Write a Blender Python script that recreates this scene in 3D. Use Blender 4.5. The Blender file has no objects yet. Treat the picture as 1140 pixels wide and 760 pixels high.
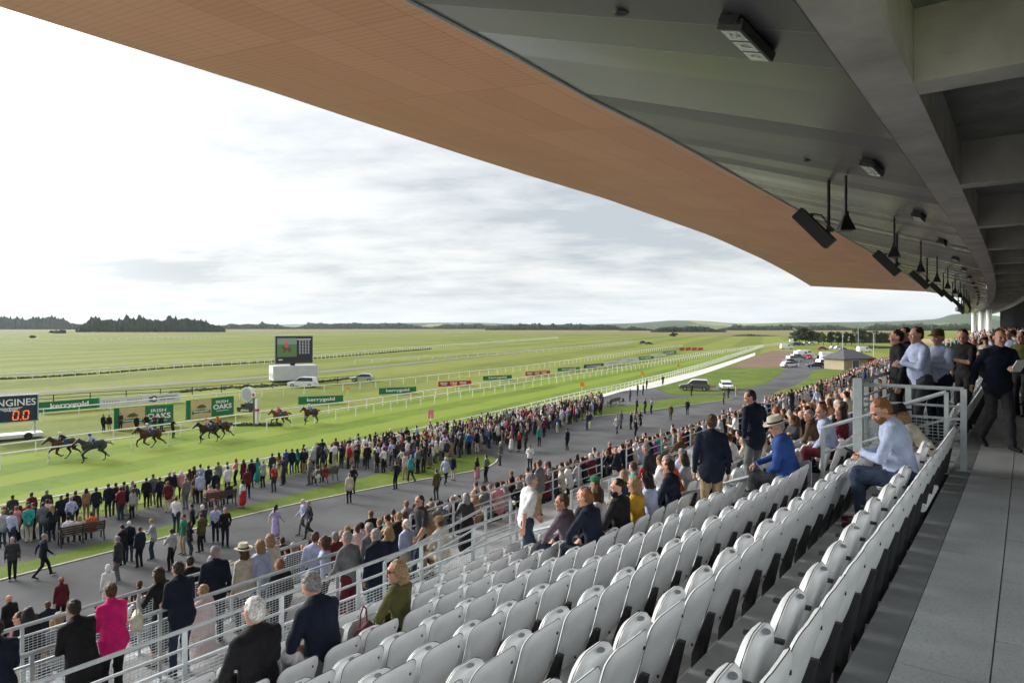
import bpy, bmesh, math, random
import numpy as np
from mathutils import Vector, Matrix
from mathutils.geometry import tessellate_polygon
rnd = random.Random(7)
SC = bpy.context.scene
COL = SC.collection
# ------------------------------------------------------------------ camera
CAM_H = 10.1
HZ = 363.0            # horizon row in the photograph
F = 760.0
cam = bpy.data.cameras.new('camera'); cam.sensor_width = 36; cam.lens = 24
cam.shift_y = -(380 - HZ) / 1140.0
cam.clip_start = 0.05; cam.clip_end = 12000
camo = bpy.data.objects.new('camera', cam); COL.objects.link(camo)
camo.location = (0, 0, CAM_H); camo.rotation_euler = (math.radians(90), 0, 0)
SC.camera = camo
# ------------------------------------------------------------------ world and sun
SUN_EL, SUN_AZ = math.radians(25), math.radians(-64)      # azimuth from +Y towards +X
w = bpy.data.worlds.new("World"); SC.world = w; w.use_nodes = True
nt = w.node_tree; N = nt.nodes; L = nt.links
bg = N['Background']; bg.inputs['Strength'].default_value = 0.1
def nd(t, **k):
    n = N.new(t)
    for a, b in k.items(): setattr(n, a, b)
    return n
def mth(op, a, b=None, clamp=False):
    n = nd('ShaderNodeMath', operation=op, use_clamp=clamp)
    for i, x in enumerate((a, b)):
        if x is None: continue
        if isinstance(x, (int, float)): n.inputs[i].default_value = x
        else: L.new(x, n.inputs[i])
    return n.outputs[0]
sky = nd('ShaderNodeTexSky', sky_type='NISHITA', sun_disc=False, sun_elevation=SUN_EL, sun_rotation=SUN_AZ, air_density=1.2, dust_density=2.0)
tc = nd('ShaderNodeTexCoord'); sx = nd('ShaderNodeSeparateXYZ'); L.new(tc.outputs['Generated'], sx.inputs[0])
zc = mth('MAXIMUM', sx.outputs[2], 0.0)
den = mth('ADD', zc, 0.17)
cx_, cy_ = mth('DIVIDE', sx.outputs[0], den), mth('DIVIDE', sx.outputs[1], den)
cb = nd('ShaderNodeCombineXYZ'); L.new(cx_, cb.inputs[0]); L.new(cy_, cb.inputs[1])
def noise(scale, detail, rough, vec, dist=0.0):
    n = nd('ShaderNodeTexNoise'); n.inputs['Scale'].default_value = scale; n.inputs['Detail'].default_value = detail
    n.inputs['Roughness'].default_value = rough; n.inputs['Distortion'].default_value = dist
    L.new(vec, n.inputs['Vector']); return n.outputs['Fac']
mp = nd('ShaderNodeMapping'); mp.inputs['Rotation'].default_value = (0, 0, 0.25); mp.inputs['Scale'].default_value = (0.62, 1.0, 1); mp.inputs['Location'].default_value = (3.1, 1.2, 0)
L.new(cb.outputs[0], mp.inputs[0])
n1 = noise(0.85, 10, 0.58, mp.outputs[0], 0.15)
n2 = noise(3.2, 9, 0.62, mp.outputs[0], 0.1)
nm = mth('ADD', mth('MULTIPLY', n1, 0.62), mth('MULTIPLY', n2, 0.38))
rp = nd('ShaderNodeValToRGB'); L.new(nm, rp.inputs[0])
e = rp.color_ramp.elements
e[0].position = 0.42; e[0].color = (0.52, 0.57, 0.62, 1)
e[1].position = 0.64; e[1].color = (1.0, 1.0, 1.0, 1)
x = e.new(0.49); x.color = (0.72, 0.755, 0.79, 1)
x = e.new(0.555); x.color = (0.88, 0.895, 0.91, 1)
# bright veil around the hidden sun, and the pale band above the horizon
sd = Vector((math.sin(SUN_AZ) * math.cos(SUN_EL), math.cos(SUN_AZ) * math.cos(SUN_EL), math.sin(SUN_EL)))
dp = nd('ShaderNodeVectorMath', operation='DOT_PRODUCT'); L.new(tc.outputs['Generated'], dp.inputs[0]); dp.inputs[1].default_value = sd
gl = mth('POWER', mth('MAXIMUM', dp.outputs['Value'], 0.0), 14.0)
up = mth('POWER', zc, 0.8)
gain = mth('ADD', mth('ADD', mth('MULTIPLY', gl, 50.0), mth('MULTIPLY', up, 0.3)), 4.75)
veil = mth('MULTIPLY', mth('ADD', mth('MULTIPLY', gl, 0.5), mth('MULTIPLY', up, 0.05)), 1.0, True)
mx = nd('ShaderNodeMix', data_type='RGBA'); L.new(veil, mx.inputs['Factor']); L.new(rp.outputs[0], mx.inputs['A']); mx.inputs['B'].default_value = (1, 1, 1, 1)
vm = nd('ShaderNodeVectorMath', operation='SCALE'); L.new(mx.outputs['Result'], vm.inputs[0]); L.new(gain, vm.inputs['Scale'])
hzf = mth('SUBTRACT', 1.0, mth('MULTIPLY', zc, 14.0), True)
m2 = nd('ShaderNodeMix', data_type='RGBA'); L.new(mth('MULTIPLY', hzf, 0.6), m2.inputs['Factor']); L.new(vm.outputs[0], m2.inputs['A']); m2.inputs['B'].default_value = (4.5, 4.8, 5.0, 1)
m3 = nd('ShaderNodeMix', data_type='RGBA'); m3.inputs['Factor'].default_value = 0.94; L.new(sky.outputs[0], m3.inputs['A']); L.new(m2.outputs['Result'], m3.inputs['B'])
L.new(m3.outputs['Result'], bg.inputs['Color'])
sl = bpy.data.lights.new('sun', 'SUN'); sl.energy = 1.7; sl.angle = math.radians(26); sl.color = (1, 0.96, 0.9)
so = bpy.data.objects.new('sun', sl); COL.objects.link(so); so.rotation_euler = sd.to_track_quat('Z', 'Y').to_euler()
SC.view_settings.view_transform = 'Standard'; SC.view_settings.look = 'None'; SC.view_settings.exposure = 1.12; SC.view_settings.gamma = 1
try: SC.view_settings.use_curve_mapping = False
except Exception: pass
SC.cycles.max_bounces = 8; SC.cycles.diffuse_bounces = 6; SC.cycles.volume_bounces = 1; SC.cycles.use_denoising = True
SC.cycles.sample_clamp_indirect = 8
# ------------------------------------------------------------------ coordinates
TH = math.atan(580 / 760.0); SS, CC = math.sin(TH), math.cos(TH); RAD = 1860.0
def W(s, d, h):
    """Stand coordinates: s along the rows, d towards the track, h metres below eye level."""
    if s > 0: d = d + s * s / (2 * RAD)
    return Vector((s * SS - d * CC, s * CC + d * SS, CAM_H - h))
def head(s):
    """rotation about z whose local +Y faces the track at s"""
    return math.pi / 2 - TH + (max(s, 0) / RAD)
def SD(x, y):
    s = x * SS + y * CC; d = -x * CC + y * SS
    if s > 0: d -= s * s / (2 * RAD)
    return s, d
def G(px, py, z=0.0):
    """the point of the plane z that lies on the sight line through photo pixel (px, py)"""
    Y = F * (CAM_H - z) / (py - HZ)
    return Vector(((px - 570) / F * Y, Y, z))
def AT(px, py, Y):
    return Vector(((px - 570) / F * Y, Y, CAM_H - (py - HZ) / F * Y))
ROW0, PITCH, RIS = 0.81, 0.88, 0.34
NUP, NLO = 8, 10
D8 = ROW0 + PITCH * NUP           # 7.85
D9, D10, H9, H10 = 10.55, 12.75, 5.35, 5.85
def upper_h(n): return 2.13 + RIS * n
def lower_h(m): return 6.2 + RIS * m
DEND = D10 + PITCH * NLO          # 22.2
SEND = 172.0
def floor_h(s, d):
    if s > SEND or s < -16: return CAM_H
    if d < ROW0: return 1.86
    if 10.5 < s < 15.6 and d < 2.0: return 1.86
    if d < D8: return upper_h(int((d - ROW0) / PITCH))
    if d < D9: return H9
    if d < D10: return H10
    if d < DEND: return lower_h(int((d - D10) / PITCH))
    return CAM_H
def place(px, py, H):
    """where someone whose head top reaches H above the floor shows it at photo pixel (px, py)"""
    Y = 3.0
    while Y < 400:
        X = (px - 570) / F * Y; h = (py - HZ) / F * Y
        s, d = SD(X, Y)
        if h > floor_h(s, d) - H: break
        Y *= 1.002
    return s, d, floor_h(s, d)
# ------------------------------------------------------------------ object helpers
def link(o, parent=None):
    COL.objects.link(o)
    if parent is not None: o.parent = parent
    return o
def tag(o, label=None, cat=None, group=None, kind=None):
    if label: o['label'] = label
    if cat: o['category'] = cat
    if group: o['group'] = group
    if kind: o['kind'] = kind
    return o
def empty(name, label, cat, loc=(0, 0, 0), rz=0.0, group=None):
    o = bpy.data.objects.new(name, None); o.location = loc; o.rotation_euler = (0, 0, rz); link(o)
    return tag(o, label, cat, group)
def copy_tree(o, parent=None):
    c = o.copy(); COL.objects.link(c); c.parent = parent
    for ch in list(o.children): copy_tree(ch, c)
    return c
class MB:
    """collects vertices and faces of one mesh"""
    def __init__(self): self.v, self.f, self.m, self.mi = [], [], [], 0
    def poly(self, pts, faces):
        b = len(self.v); self.v += [tuple(p) for p in pts]
        for f in faces: self.f.append(tuple(i + b for i in f)); self.m.append(self.mi)
    def box(self, c, size, rz=0.0, M=None):
        x, y, z = [k / 2 for k in size]
        pts = [Vector((a * x, b * y, cc * z)) for cc in (-1, 1) for b in (-1, 1) for a in (-1, 1)]
        R = M if M is not None else Matrix.Rotation(rz, 3, 'Z')
        self.poly([R @ p + Vector(c) for p in pts], [(0, 2, 3, 1), (4, 5, 7, 6), (0, 1, 5, 4), (2, 6, 7, 3), (0, 4, 6, 2), (1, 3, 7, 5)])
    def tube(self, pts, r, n=8, caps=True):
        pts = [Vector(p) for p in pts]; rr = r if isinstance(r, (list, tuple)) else [r] * len(pts)
        rings = []; up0 = None
        for i, p in enumerate(pts):
            t = (pts[min(i + 1, len(pts) - 1)] - pts[max(i - 1, 0)]).normalized()
            a = t.cross(Vector((0, 0, 1)))
            if a.length < 1e-3: a = t.cross(Vector((0, 1, 0)))
            if up0 is not None and a.dot(up0) < 0: a = -a
            a.normalize(); up0 = a; b = t.cross(a)
            rings.append([p + (a * math.cos(2 * math.pi * k / n) + b * math.sin(2 * math.pi * k / n)) * rr[i] for k in range(n)])
        self.loft(rings, caps)
    def loft(self, rings, caps=True, closed=True):
        n = len(rings[0]); vs = [p for r in rings for p in r]; fs = []
        for i in range(len(rings) - 1):
            for k in range(n if closed else n - 1):
                k2 = (k + 1) % n; fs.append((i * n + k, i * n + k2, (i + 1) * n + k2, (i + 1) * n + k))
        if caps: fs += [tuple(reversed(range(n))), tuple((len(rings) - 1) * n + k for k in range(n))]
        self.poly(vs, fs)
    def strip(self, A, B):
        self.poly(list(A) + list(B), [(i, i + 1, len(A) + i + 1, len(A) + i) for i in range(len(A) - 1)])
    def prism(self, outline, y0, y1):
        """outline in x,z extruded along y"""
        n = len(outline)
        vs = [(x, y0, z) for x, z in outline] + [(x, y1, z) for x, z in outline]
        self.poly(vs, [tuple(range(n)), tuple(reversed(range(n, 2 * n)))] + [((i + 1) % n, i, n + i, n + (i + 1) % n) for i in range(n)])
    def mesh(self, name, mats, smooth=False):
        me = bpy.data.meshes.new(name); me.from_pydata(self.v, [], self.f)
        for m in (mats if isinstance(mats, (list, tuple)) else [mats]): me.materials.append(m)
        if isinstance(mats, (list, tuple)) and len(mats) > 1: me.polygons.foreach_set('material_index', self.m)
        if smooth: me.polygons.foreach_set('use_smooth', [True] * len(me.polygons))
        me.update()
        return me
    def build(self, name, mats, parent=None, smooth=False, bevel=0.0, loc=None, rz=None, recalc=True):
        me = self.mesh(name, mats, smooth)
        if recalc:
            bm = bmesh.new(); bm.from_mesh(me); bmesh.ops.recalc_face_normals(bm, faces=bm.faces); bm.to_mesh(me); bm.free()
        o = bpy.data.objects.new(name, me); link(o, parent)
        if smooth:
            md = o.modifiers.new('es', 'EDGE_SPLIT'); md.split_angle = math.radians(40)
        if bevel:
            md = o.modifiers.new('bv', 'BEVEL'); md.width = bevel; md.segments = 2; md.limit_method = 'ANGLE'
        if loc is not None: o.location = loc
        if rz is not None: o.rotation_euler = (0, 0, rz)
        return o
# ------------------------------------------------------------------ materials
def newmat(name):
    m = bpy.data.materials.new(name); m.use_nodes = True
    return m, m.node_tree, m.node_tree.nodes['Principled BSDF']
def mat(name, col, rough=0.6, var=0.0, scale=5.0, bump=0.0, metal=0.0, spec=0.5, bscale=None, coord='Object', col2=None, detail=6):
    m, t, b = newmat(name)
    b.inputs['Base Color'].default_value = (*col, 1); b.inputs['Roughness'].default_value = rough
    b.inputs['Metallic'].default_value = metal; b.inputs['Specular IOR Level'].default_value = spec
    if var or bump:
        c = t.nodes.new('ShaderNodeTexCoord'); n = t.nodes.new('ShaderNodeTexNoise')
        n.inputs['Scale'].default_value = scale; n.inputs['Detail'].default_value = detail; n.inputs['Roughness'].default_value = 0.6
        t.links.new(c.outputs[coord], n.inputs['Vector'])
        if var:
            r = t.nodes.new('ShaderNodeValToRGB'); t.links.new(n.outputs['Fac'], r.inputs[0])
            r.color_ramp.elements[0].position = 0.3; r.color_ramp.elements[1].position = 0.7
            c2 = col2 or tuple(min(1, x * (1 + var)) for x in col)
            r.color_ramp.elements[0].color = (*[x * (1 - var) for x in col], 1); r.color_ramp.elements[1].color = (*c2, 1)
            t.links.new(r.outputs[0], b.inputs['Base Color'])
        if bump:
            n2 = t.nodes.new('ShaderNodeTexNoise'); n2.inputs['Scale'].default_value = bscale or scale * 4; n2.inputs['Detail'].default_value = 4
            t.links.new(c.outputs[coord], n2.inputs['Vector'])
            bp = t.nodes.new('ShaderNodeBump'); bp.inputs['Strength'].default_value = bump; bp.inputs['Distance'].default_value = 0.02
            t.links.new(n2.outputs['Fac'], bp.inputs['Height']); t.links.new(bp.outputs[0], b.inputs['Normal'])
    return m
def grass_mat(name, a, b_, c_, stripe=0.0, sw=8.0, ang=0.0, big=0.02):
    """two tones of turf, mottled, with mowing stripes sw metres wide running at angle ang from +Y"""
    m, t, b = newmat(name); nn, ll = t.nodes, t.links
    g = nn.new('ShaderNodeNewGeometry')
    def nz(sc, det=5):
        n = nn.new('ShaderNodeTexNoise'); n.inputs['Scale'].default_value = sc; n.inputs['Detail'].default_value = det; n.inputs['Roughness'].default_value = 0.65
        ll.new(g.outputs['Position'], n.inputs['Vector']); return n.outputs['Fac']
    def mm(op, x, y, cl=False):
        k = nn.new('ShaderNodeMath'); k.operation = op; k.use_clamp = cl
        for i, q in enumerate((x, y)):
            if isinstance(q, (int, float)): k.inputs[i].default_value = q
            else: ll.new(q, k.inputs[i])
        return k.outputs[0]
    f = mm('ADD', mm('ADD', mm('MULTIPLY', nz(big), 0.38), mm('MULTIPLY', nz(0.22, 7), 0.30)), mm('MULTIPLY', nz(1.7, 9), 0.32))
    f = mm('MULTIPLY', mm('SUBTRACT', f, 0.36), 3.6, True)
    mpn = nn.new('ShaderNodeMapping'); mpn.inputs['Rotation'].default_value = (0, 0, ang); ll.new(g.outputs['Position'], mpn.inputs[0])
    sp = nn.new('ShaderNodeSeparateXYZ'); ll.new(mpn.outputs[0], sp.inputs[0])
    sn = mm('SINE', mm('MULTIPLY', mm('ADD', sp.outputs[0], mm('MULTIPLY', nz(0.05), 3.0)), math.pi / sw), 0)
    sn = mm('MULTIPLY', mm('ADD', mm('MULTIPLY', sn, 3.0), 0.5, True), stripe)
    f = mm('ADD', f, sn, True)
    r = nn.new('ShaderNodeValToRGB'); ll.new(f, r.inputs[0])
    r.color_ramp.elements[0].color = (*a, 1); r.color_ramp.elements[1].color = (*c_, 1)
    r.color_ramp.elements.new(0.5).color = (*b_, 1)
    ll.new(r.outputs[0], b.inputs['Base Color']); b.inputs['Roughness'].default_value = 0.85; b.inputs['Specular IOR Level'].default_value = 0.15
    bp = nn.new('ShaderNodeBump'); bp.inputs['Strength'].default_value = 0.6; bp.inputs['Distance'].default_value = 0.05
    ll.new(nz(9, 3), bp.inputs['Height']); ll.new(bp.outputs[0], b.inputs['Normal'])
    return m
def attr_mat(name, attr, rough=0.8, bump=0.25, typ='OBJECT', scale=60, vs=9, vr=0.18):
    m, t, b = newmat(name)
    a = t.nodes.new('ShaderNodeAttribute'); a.attribute_type = typ; a.attribute_name = attr
    c = t.nodes.new('ShaderNodeTexCoord')
    n = t.nodes.new('ShaderNodeTexNoise'); n.inputs['Scale'].default_value = vs; n.inputs['Detail'].default_value = 5; t.links.new(c.outputs['Object'], n.inputs['Vector'])
    hsv = t.nodes.new('ShaderNodeHueSaturation'); t.links.new(a.outputs['Color'], hsv.inputs['Color'])
    mr = t.nodes.new('ShaderNodeMapRange'); mr.inputs[1].default_value = 0.3; mr.inputs[2].default_value = 0.7; mr.inputs[3].default_value = 1 - vr; mr.inputs[4].default_value = 1 + vr; t.links.new(n.outputs['Fac'], mr.inputs[0]); t.links.new(mr.outputs[0], hsv.inputs['Value'])
    t.links.new(hsv.outputs[0], b.inputs['Base Color']); b.inputs['Roughness'].default_value = rough; b.inputs['Specular IOR Level'].default_value = 0.25
    if bump:
        n2 = t.nodes.new('ShaderNodeTexNoise'); n2.inputs['Scale'].default_value = scale; n2.inputs['Detail'].default_value = 3; t.links.new(c.outputs['Object'], n2.inputs['Vector'])
        n3 = t.nodes.new('ShaderNodeTexNoise'); n3.inputs['Scale'].default_value = 7; n3.inputs['Distortion'].default_value = 1.2; t.links.new(c.outputs['Object'], n3.inputs['Vector'])
        ad = t.nodes.new('ShaderNodeMath'); ad.operation = 'MULTIPLY_ADD'; ad.inputs[1].default_value = 4.0; t.links.new(n3.outputs['Fac'], ad.inputs[0]); t.links.new(n2.outputs['Fac'], ad.inputs[2])
        bp = t.nodes.new('ShaderNodeBump'); bp.inputs['Strength'].default_value = bump; bp.inputs['Distance'].default_value = 0.01
        t.links.new(ad.outputs[0], bp.inputs['Height']); t.links.new(bp.outputs[0], b.inputs['Normal'])
    return m
M = {}
M['skin'] = attr_mat('skin', 'c_skin', 0.55, 0.05)
M['top'] = attr_mat('cloth_upper', 'c_top', 0.85, 0.5)
M['bottom'] = attr_mat('cloth_lower', 'c_bottom', 0.85, 0.5)
M['hair'] = attr_mat('hair', 'c_hair', 0.5, 0.8, scale=140, vs=55, vr=0.55)
M['shoe'] = attr_mat('shoe', 'c_shoe', 0.4, 0.05)
M['crowd'] = attr_mat('crowd_cloth', 'Col', 0.8, 0, 'GEOMETRY')
M['coat'] = attr_mat('animal_coat', 'c_coat', 0.45, 0.1)
M['concrete'] = mat('concrete', (0.49, 0.465, 0.47), 0.75, 0.26, 0.9, 0.25, bscale=30)
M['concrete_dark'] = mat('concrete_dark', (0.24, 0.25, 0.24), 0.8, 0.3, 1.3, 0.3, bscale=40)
M['step'] = mat('step_concrete', (0.33, 0.335, 0.33), 0.8, 0.28, 1.6, 0.3, bscale=40)
M['galv'] = mat('galvanised_steel', (0.46, 0.50, 0.52), 0.40, 0.12, 14, 0.0, metal=0.35)
M['white_paint'] = mat('white_paint', (0.80, 0.80, 0.78), 0.45, 0.06, 3)
M['black'] = mat('black_plastic', (0.012, 0.012, 0.014), 0.5, 0.3, 20, 0.1)
M['asphalt'] = mat('asphalt', (0.085, 0.085, 0.086), 0.9, 0.5, 0.16, 0.3, bscale=18, detail=10, spec=0.25)
M['path_white'] = mat('pale_path', (0.62, 0.60, 0.56), 0.9, 0.1, 0.4)
M['kerb'] = mat('kerb_concrete', (0.45, 0.41, 0.32), 0.85, 0.2, 2)
M['dirt'] = mat('bare_earth', (0.15, 0.088, 0.052), 0.95, 0.25, 0.12, 0.3, bscale=2)
M['wood'] = mat('weathered_wood', (0.055, 0.04, 0.03), 0.85, 0.4, 6)
M['chrome'] = mat('steel_tube', (0.45, 0.46, 0.47), 0.3, 0, metal=0.9)
# ================================================================== GROUND
TRK = math.radians(27.2)                                   # heading of the straight
def flat(name, pts, z, m, kind='structure', smooth_n=0):
    pts = [Vector((p.x, p.y, z)) for p in pts]
    tris = tessellate_polygon([pts])
    me = bpy.data.meshes.new(name); me.from_pydata([tuple(p) for p in pts], [], [tuple(t) for t in tris]); me.materials.append(m)
    bm = bmesh.new(); bm.from_mesh(me)
    for f in bm.faces:
        if f.normal.z < 0: f.normal_flip()
    bm.to_mesh(me); bm.free()
    return tag(link(bpy.data.objects.new(name, me)), kind=kind)
def crv(pts, n=6):
    """Catmull-Rom through points"""
    P = [Vector(p) for p in pts]; out = []
    for i in range(len(P) - 1):
        a, b, c, d = P[max(i - 1, 0)], P[i], P[i + 1], P[min(i + 2, len(P) - 1)]
        for k in range(n):
            t = k / n
            out.append(0.5 * ((2 * b) + (c - a) * t + (2 * a - 5 * b + 4 * c - d) * t * t + (3 * b - a - 3 * c + d) * t ** 3))
    out.append(P[-1]); return out
def gp(*px): return [G(x, y) for x, y in px]
g_base = grass_mat('pasture', (0.072, 0.098, 0.012), (0.135, 0.162, 0.020), (0.200, 0.215, 0.040), 0.36, 14.0, TRK - 0.12, 0.012)
g_track = grass_mat('race_track_turf', (0.070, 0.118, 0.009), (0.122, 0.182, 0.013), (0.180, 0.235, 0.024), 0.62, 3.6, TRK, 0.05)
g_lawn = grass_mat('lawn', (0.055, 0.095, 0.010), (0.10, 0.145, 0.016), (0.165, 0.185, 0.035), 0.0, 5, 0, 0.12)
g_dry = grass_mat('dry_grass', (0.12, 0.11, 0.04), (0.19, 0.165, 0.065), (0.26, 0.22, 0.10), 0.0, 5, 0, 0.01)
g_lane = grass_mat('infield_lane_turf', (0.068, 0.095, 0.012), (0.118, 0.148, 0.019), (0.18, 0.205, 0.036), 0.42, 9.0, TRK - 0.1, 0.02)
gm = MB(); gm.poly([(-7000, -400, 0), (7000, -400, 0), (7000, 9000, 0), (-7000, 9000, 0)], [(0, 1, 2, 3)])
tag(gm.build('ground', g_base), kind='structure')
# infield lanes (paler and darker bands across the plain)
flat('gallop_lane', gp((-400, 398), (0, 391), (200, 388), (430, 381), (700, 372.4), (640, 371), (430, 376), (200, 381), (0, 383.5), (-400, 388)), 0.05, g_lane)
flat('far_field', gp((-300, 371.5), (0, 371), (300, 370.5), (520, 369), (700, 368), (700, 366.3), (300, 367), (0, 368), (-300, 368)), 0.05, g_dry)
flat('far_meadow', gp((560, 371), (700, 372), (860, 373.5), (1000, 374), (1000, 367.5), (860, 367.3), (700, 366.8), (560, 368)), 0.06, g_dry)
flat('stubble_field', gp((940, 380), (1000, 382), (1100, 383), (1100, 377), (1000, 376.5), (930, 377)), 0.05, mat('stubble', (0.33, 0.22, 0.12), 0.95, 0.15, 0.02))
# the track between its rails
inner = [(-260, 535), (0, 506), (210, 478), (410, 452), (600, 424), (760, 400.5), (830, 389), (885, 380), (905, 376)]
outer = [(-260, 640), (0, 583), (151, 562), (298, 527), (420, 500), (560, 466), (640, 445.5), (710, 430), (780, 411), (850, 385.5), (880, 379.5), (905, 376.5)]
flat('race_track', crv([G(*p) for p in inner]) + list(reversed(crv([G(*p) for p in outer]))), 0.03, g_track)
# asphalt apron, its two grass islands, and the road to the car park
ap_up = gp((-300, 660), (0, 592), (151, 569), (223, 553), (298, 536), (420, 506), (560, 471), (640, 449), (695, 435.5), (728, 432), (760, 440), (798, 439), (824, 434), (850, 428), (862, 421), (874, 411), (870, 409), (874, 402), (886, 396), (897, 394), (930, 394))
ap_lo = gp((931, 410.5), (906, 411.5), (899, 421), (886, 429), (862, 437), (850, 452))
front = [W(s, 20.5, CAM_H) for s in range(150, -41, -10)]
flat('asphalt_apron', ap_up + ap_lo + [p for p in front if SD(p.x, p.y)[0] < 105] + [W(-40, 62, CAM_H)], 0.02, M['asphalt'])
def island(name, lo, up_, z=0.045):
    L_ = crv([G(*p) for p in lo]); U_ = crv([G(*p) for p in up_])
    ring = L_ + list(reversed(U_)); flat(name, ring, z, g_lawn)
    k = MB(); A = []; B = []
    for i, p in enumerate(L_):
        t = (L_[min(i + 1, len(L_) - 1)] - L_[max(i - 1, 0)]).normalized(); q = Vector((t.y, -t.x, 0)) * 0.12
        A.append(Vector((p.x, p.y, 0.0)) + q); B.append(Vector((p.x, p.y, 0.0)))
    up2 = [Vector((p.x, p.y, 0.06)) for p in A]; up3 = [Vector((p.x, p.y, 0.06)) for p in B]
    k.strip(A, up2); k.strip(up2, up3)
    tag(k.build('kerb', M['kerb'], recalc=False), kind='structure')
island('grass_strip', [(-200, 700), (18, 641), (120, 615), (184, 598), (254, 578.5), (350, 556.5), (449, 537.5), (530, 523.5), (549, 516), (553, 511)],
       [(-200, 676), (22, 627), (114, 605), (210, 579), (254, 569), (350, 545), (420, 528), (470, 514), (510, 507), (537, 506.5), (553, 511)])
island('grass_strip', [(622, 470.5), (640, 468), (666, 463), (714, 458), (760, 451.5), (802, 446), (815, 443.5)], [(622, 470.5), (640, 464), (666, 455), (710, 450), (732, 446), (770, 442), (806, 440.5), (815, 443.5)])
flat('lawn', gp((728, 431.6), (744, 437.5), (758, 439.6), (798, 438.6), (824, 433.5), (850, 427.5), (862, 420.5), (873, 411.5), (868, 409), (811, 409.5), (790, 416)), 0.03, g_lawn)
flat('lawn', gp((931, 411), (906, 412), (899.5, 421.5), (887, 429.5), (863, 438), (852, 452), (935, 446), (990, 412)), 0.03, g_lawn)
flat('bare_earth', gp((809, 410), (868, 408.8), (870, 404), (874, 400), (888, 396.0), (896, 393.5), (884, 391.0), (860, 390.0), (846, 394.5), (836, 399)), 0.035, M['dirt'])
flat('concrete_path', crv([G(*p) for p in [(560, 473), (640, 452), (695, 435.3), (728, 431.6), (790, 414), (840.7, 395.7)]]) + list(reversed(crv([G(*p) for p in [(560, 468), (640, 447), (700, 431.3), (736, 423), (790, 408.5), (840.7, 392.5)]]))), 0.04, M['path_white'])
flat('service_track', crv([G(*p) for p in [(-200, 448), (42, 438), (210, 426.8), (355, 415.2), (520, 398.5), (700, 380)]]) + list(reversed(crv([G(*p) for p in [(-200, 445.5), (42, 435.5), (210, 424.6), (355, 413.3), (520, 397.2), (700, 379)]]))), 0.03, mat('gravel', (0.17, 0.155, 0.13), 0.95, 0.15, 0.2))
# hills beyond the plain
def hill_mat():
    m, t, b = newmat('hill_fields')
    g = t.nodes.new('ShaderNodeNewGeometry'); v = t.nodes.new('ShaderNodeTexVoronoi'); v.inputs['Scale'].default_value = 0.006
    mp_ = t.nodes.new('ShaderNodeMapping'); mp_.inputs['Scale'].default_value = (1, 0.35, 3); t.links.new(g.outputs['Position'], mp_.inputs[0]); t.links.new(mp_.outputs[0], v.inputs['Vector'])
    r = t.nodes.new('ShaderNodeValToRGB'); r.color_ramp.interpolation = 'CONSTANT'; t.links.new(v.outputs['Color'], r.inputs[0])
    el = r.color_ramp.elements; el[0].position = 0; el[0].color = (0.03, 0.05, 0.02, 1); el[1].position = 0.45; el[1].color = (0.09, 0.13, 0.035, 1)
    q = el.new(0.62); q.color = (0.22, 0.21, 0.08, 1); q = el.new(0.7); q.color = (0.045, 0.07, 0.025, 1)
    t.links.new(r.outputs[0], b.inputs['Base Color']); b.inputs['Roughness'].default_value = 0.95
    return m
def hills(pts, Y, depth, name='hills'):
    """ridge line given as (px, py) tops at distance Y"""
    m = MB(); R_ = crv([(x, y, 0) for x, y in pts], 8)
    rows = []
    for k, (fy, fz) in enumerate([(0.0, 0.0), (0.25, 0.42), (0.6, 0.85), (1.0, 1.0), (1.6, 0.3)]):
        row = []
        for p in R_:
            top = CAM_H + (HZ - p.y) / F * Y
            jit = 1 + 0.06 * math.sin(p.x * 0.21 + k)
            row.append(((p.x - 570) / F * Y * (1 + (fy - 1) * depth / Y), Y + (fy - 1) * depth, -2 + max(top + 2, 1) * fz * (jit if 0 < k < 3 else 1)))
        rows.append(row)
    m.loft([[Vector(p) for p in r] for r in rows], caps=False, closed=False)
    return tag(m.build(name, HM, smooth=True), kind='structure')
HM = hill_mat()
hills([(300, 362.5), (420, 360.5), (520, 360), (560, 361), (640, 361), (700, 359.8), (728, 358), (748, 356.6), (775, 356.8), (800, 358.5), (830, 360.3), (880, 359), (930, 358.5), (990, 357.5), (1040, 355), (1060, 350), (1085, 349), (1120, 352), (1200, 352)], 3600, 900)
hills([(-300, 361.5), (0, 360.8), (100, 361.8), (250, 362), (330, 361), (440, 359.5), (520, 359), (600, 361), (700, 361.5)], 5600, 700)
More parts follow.
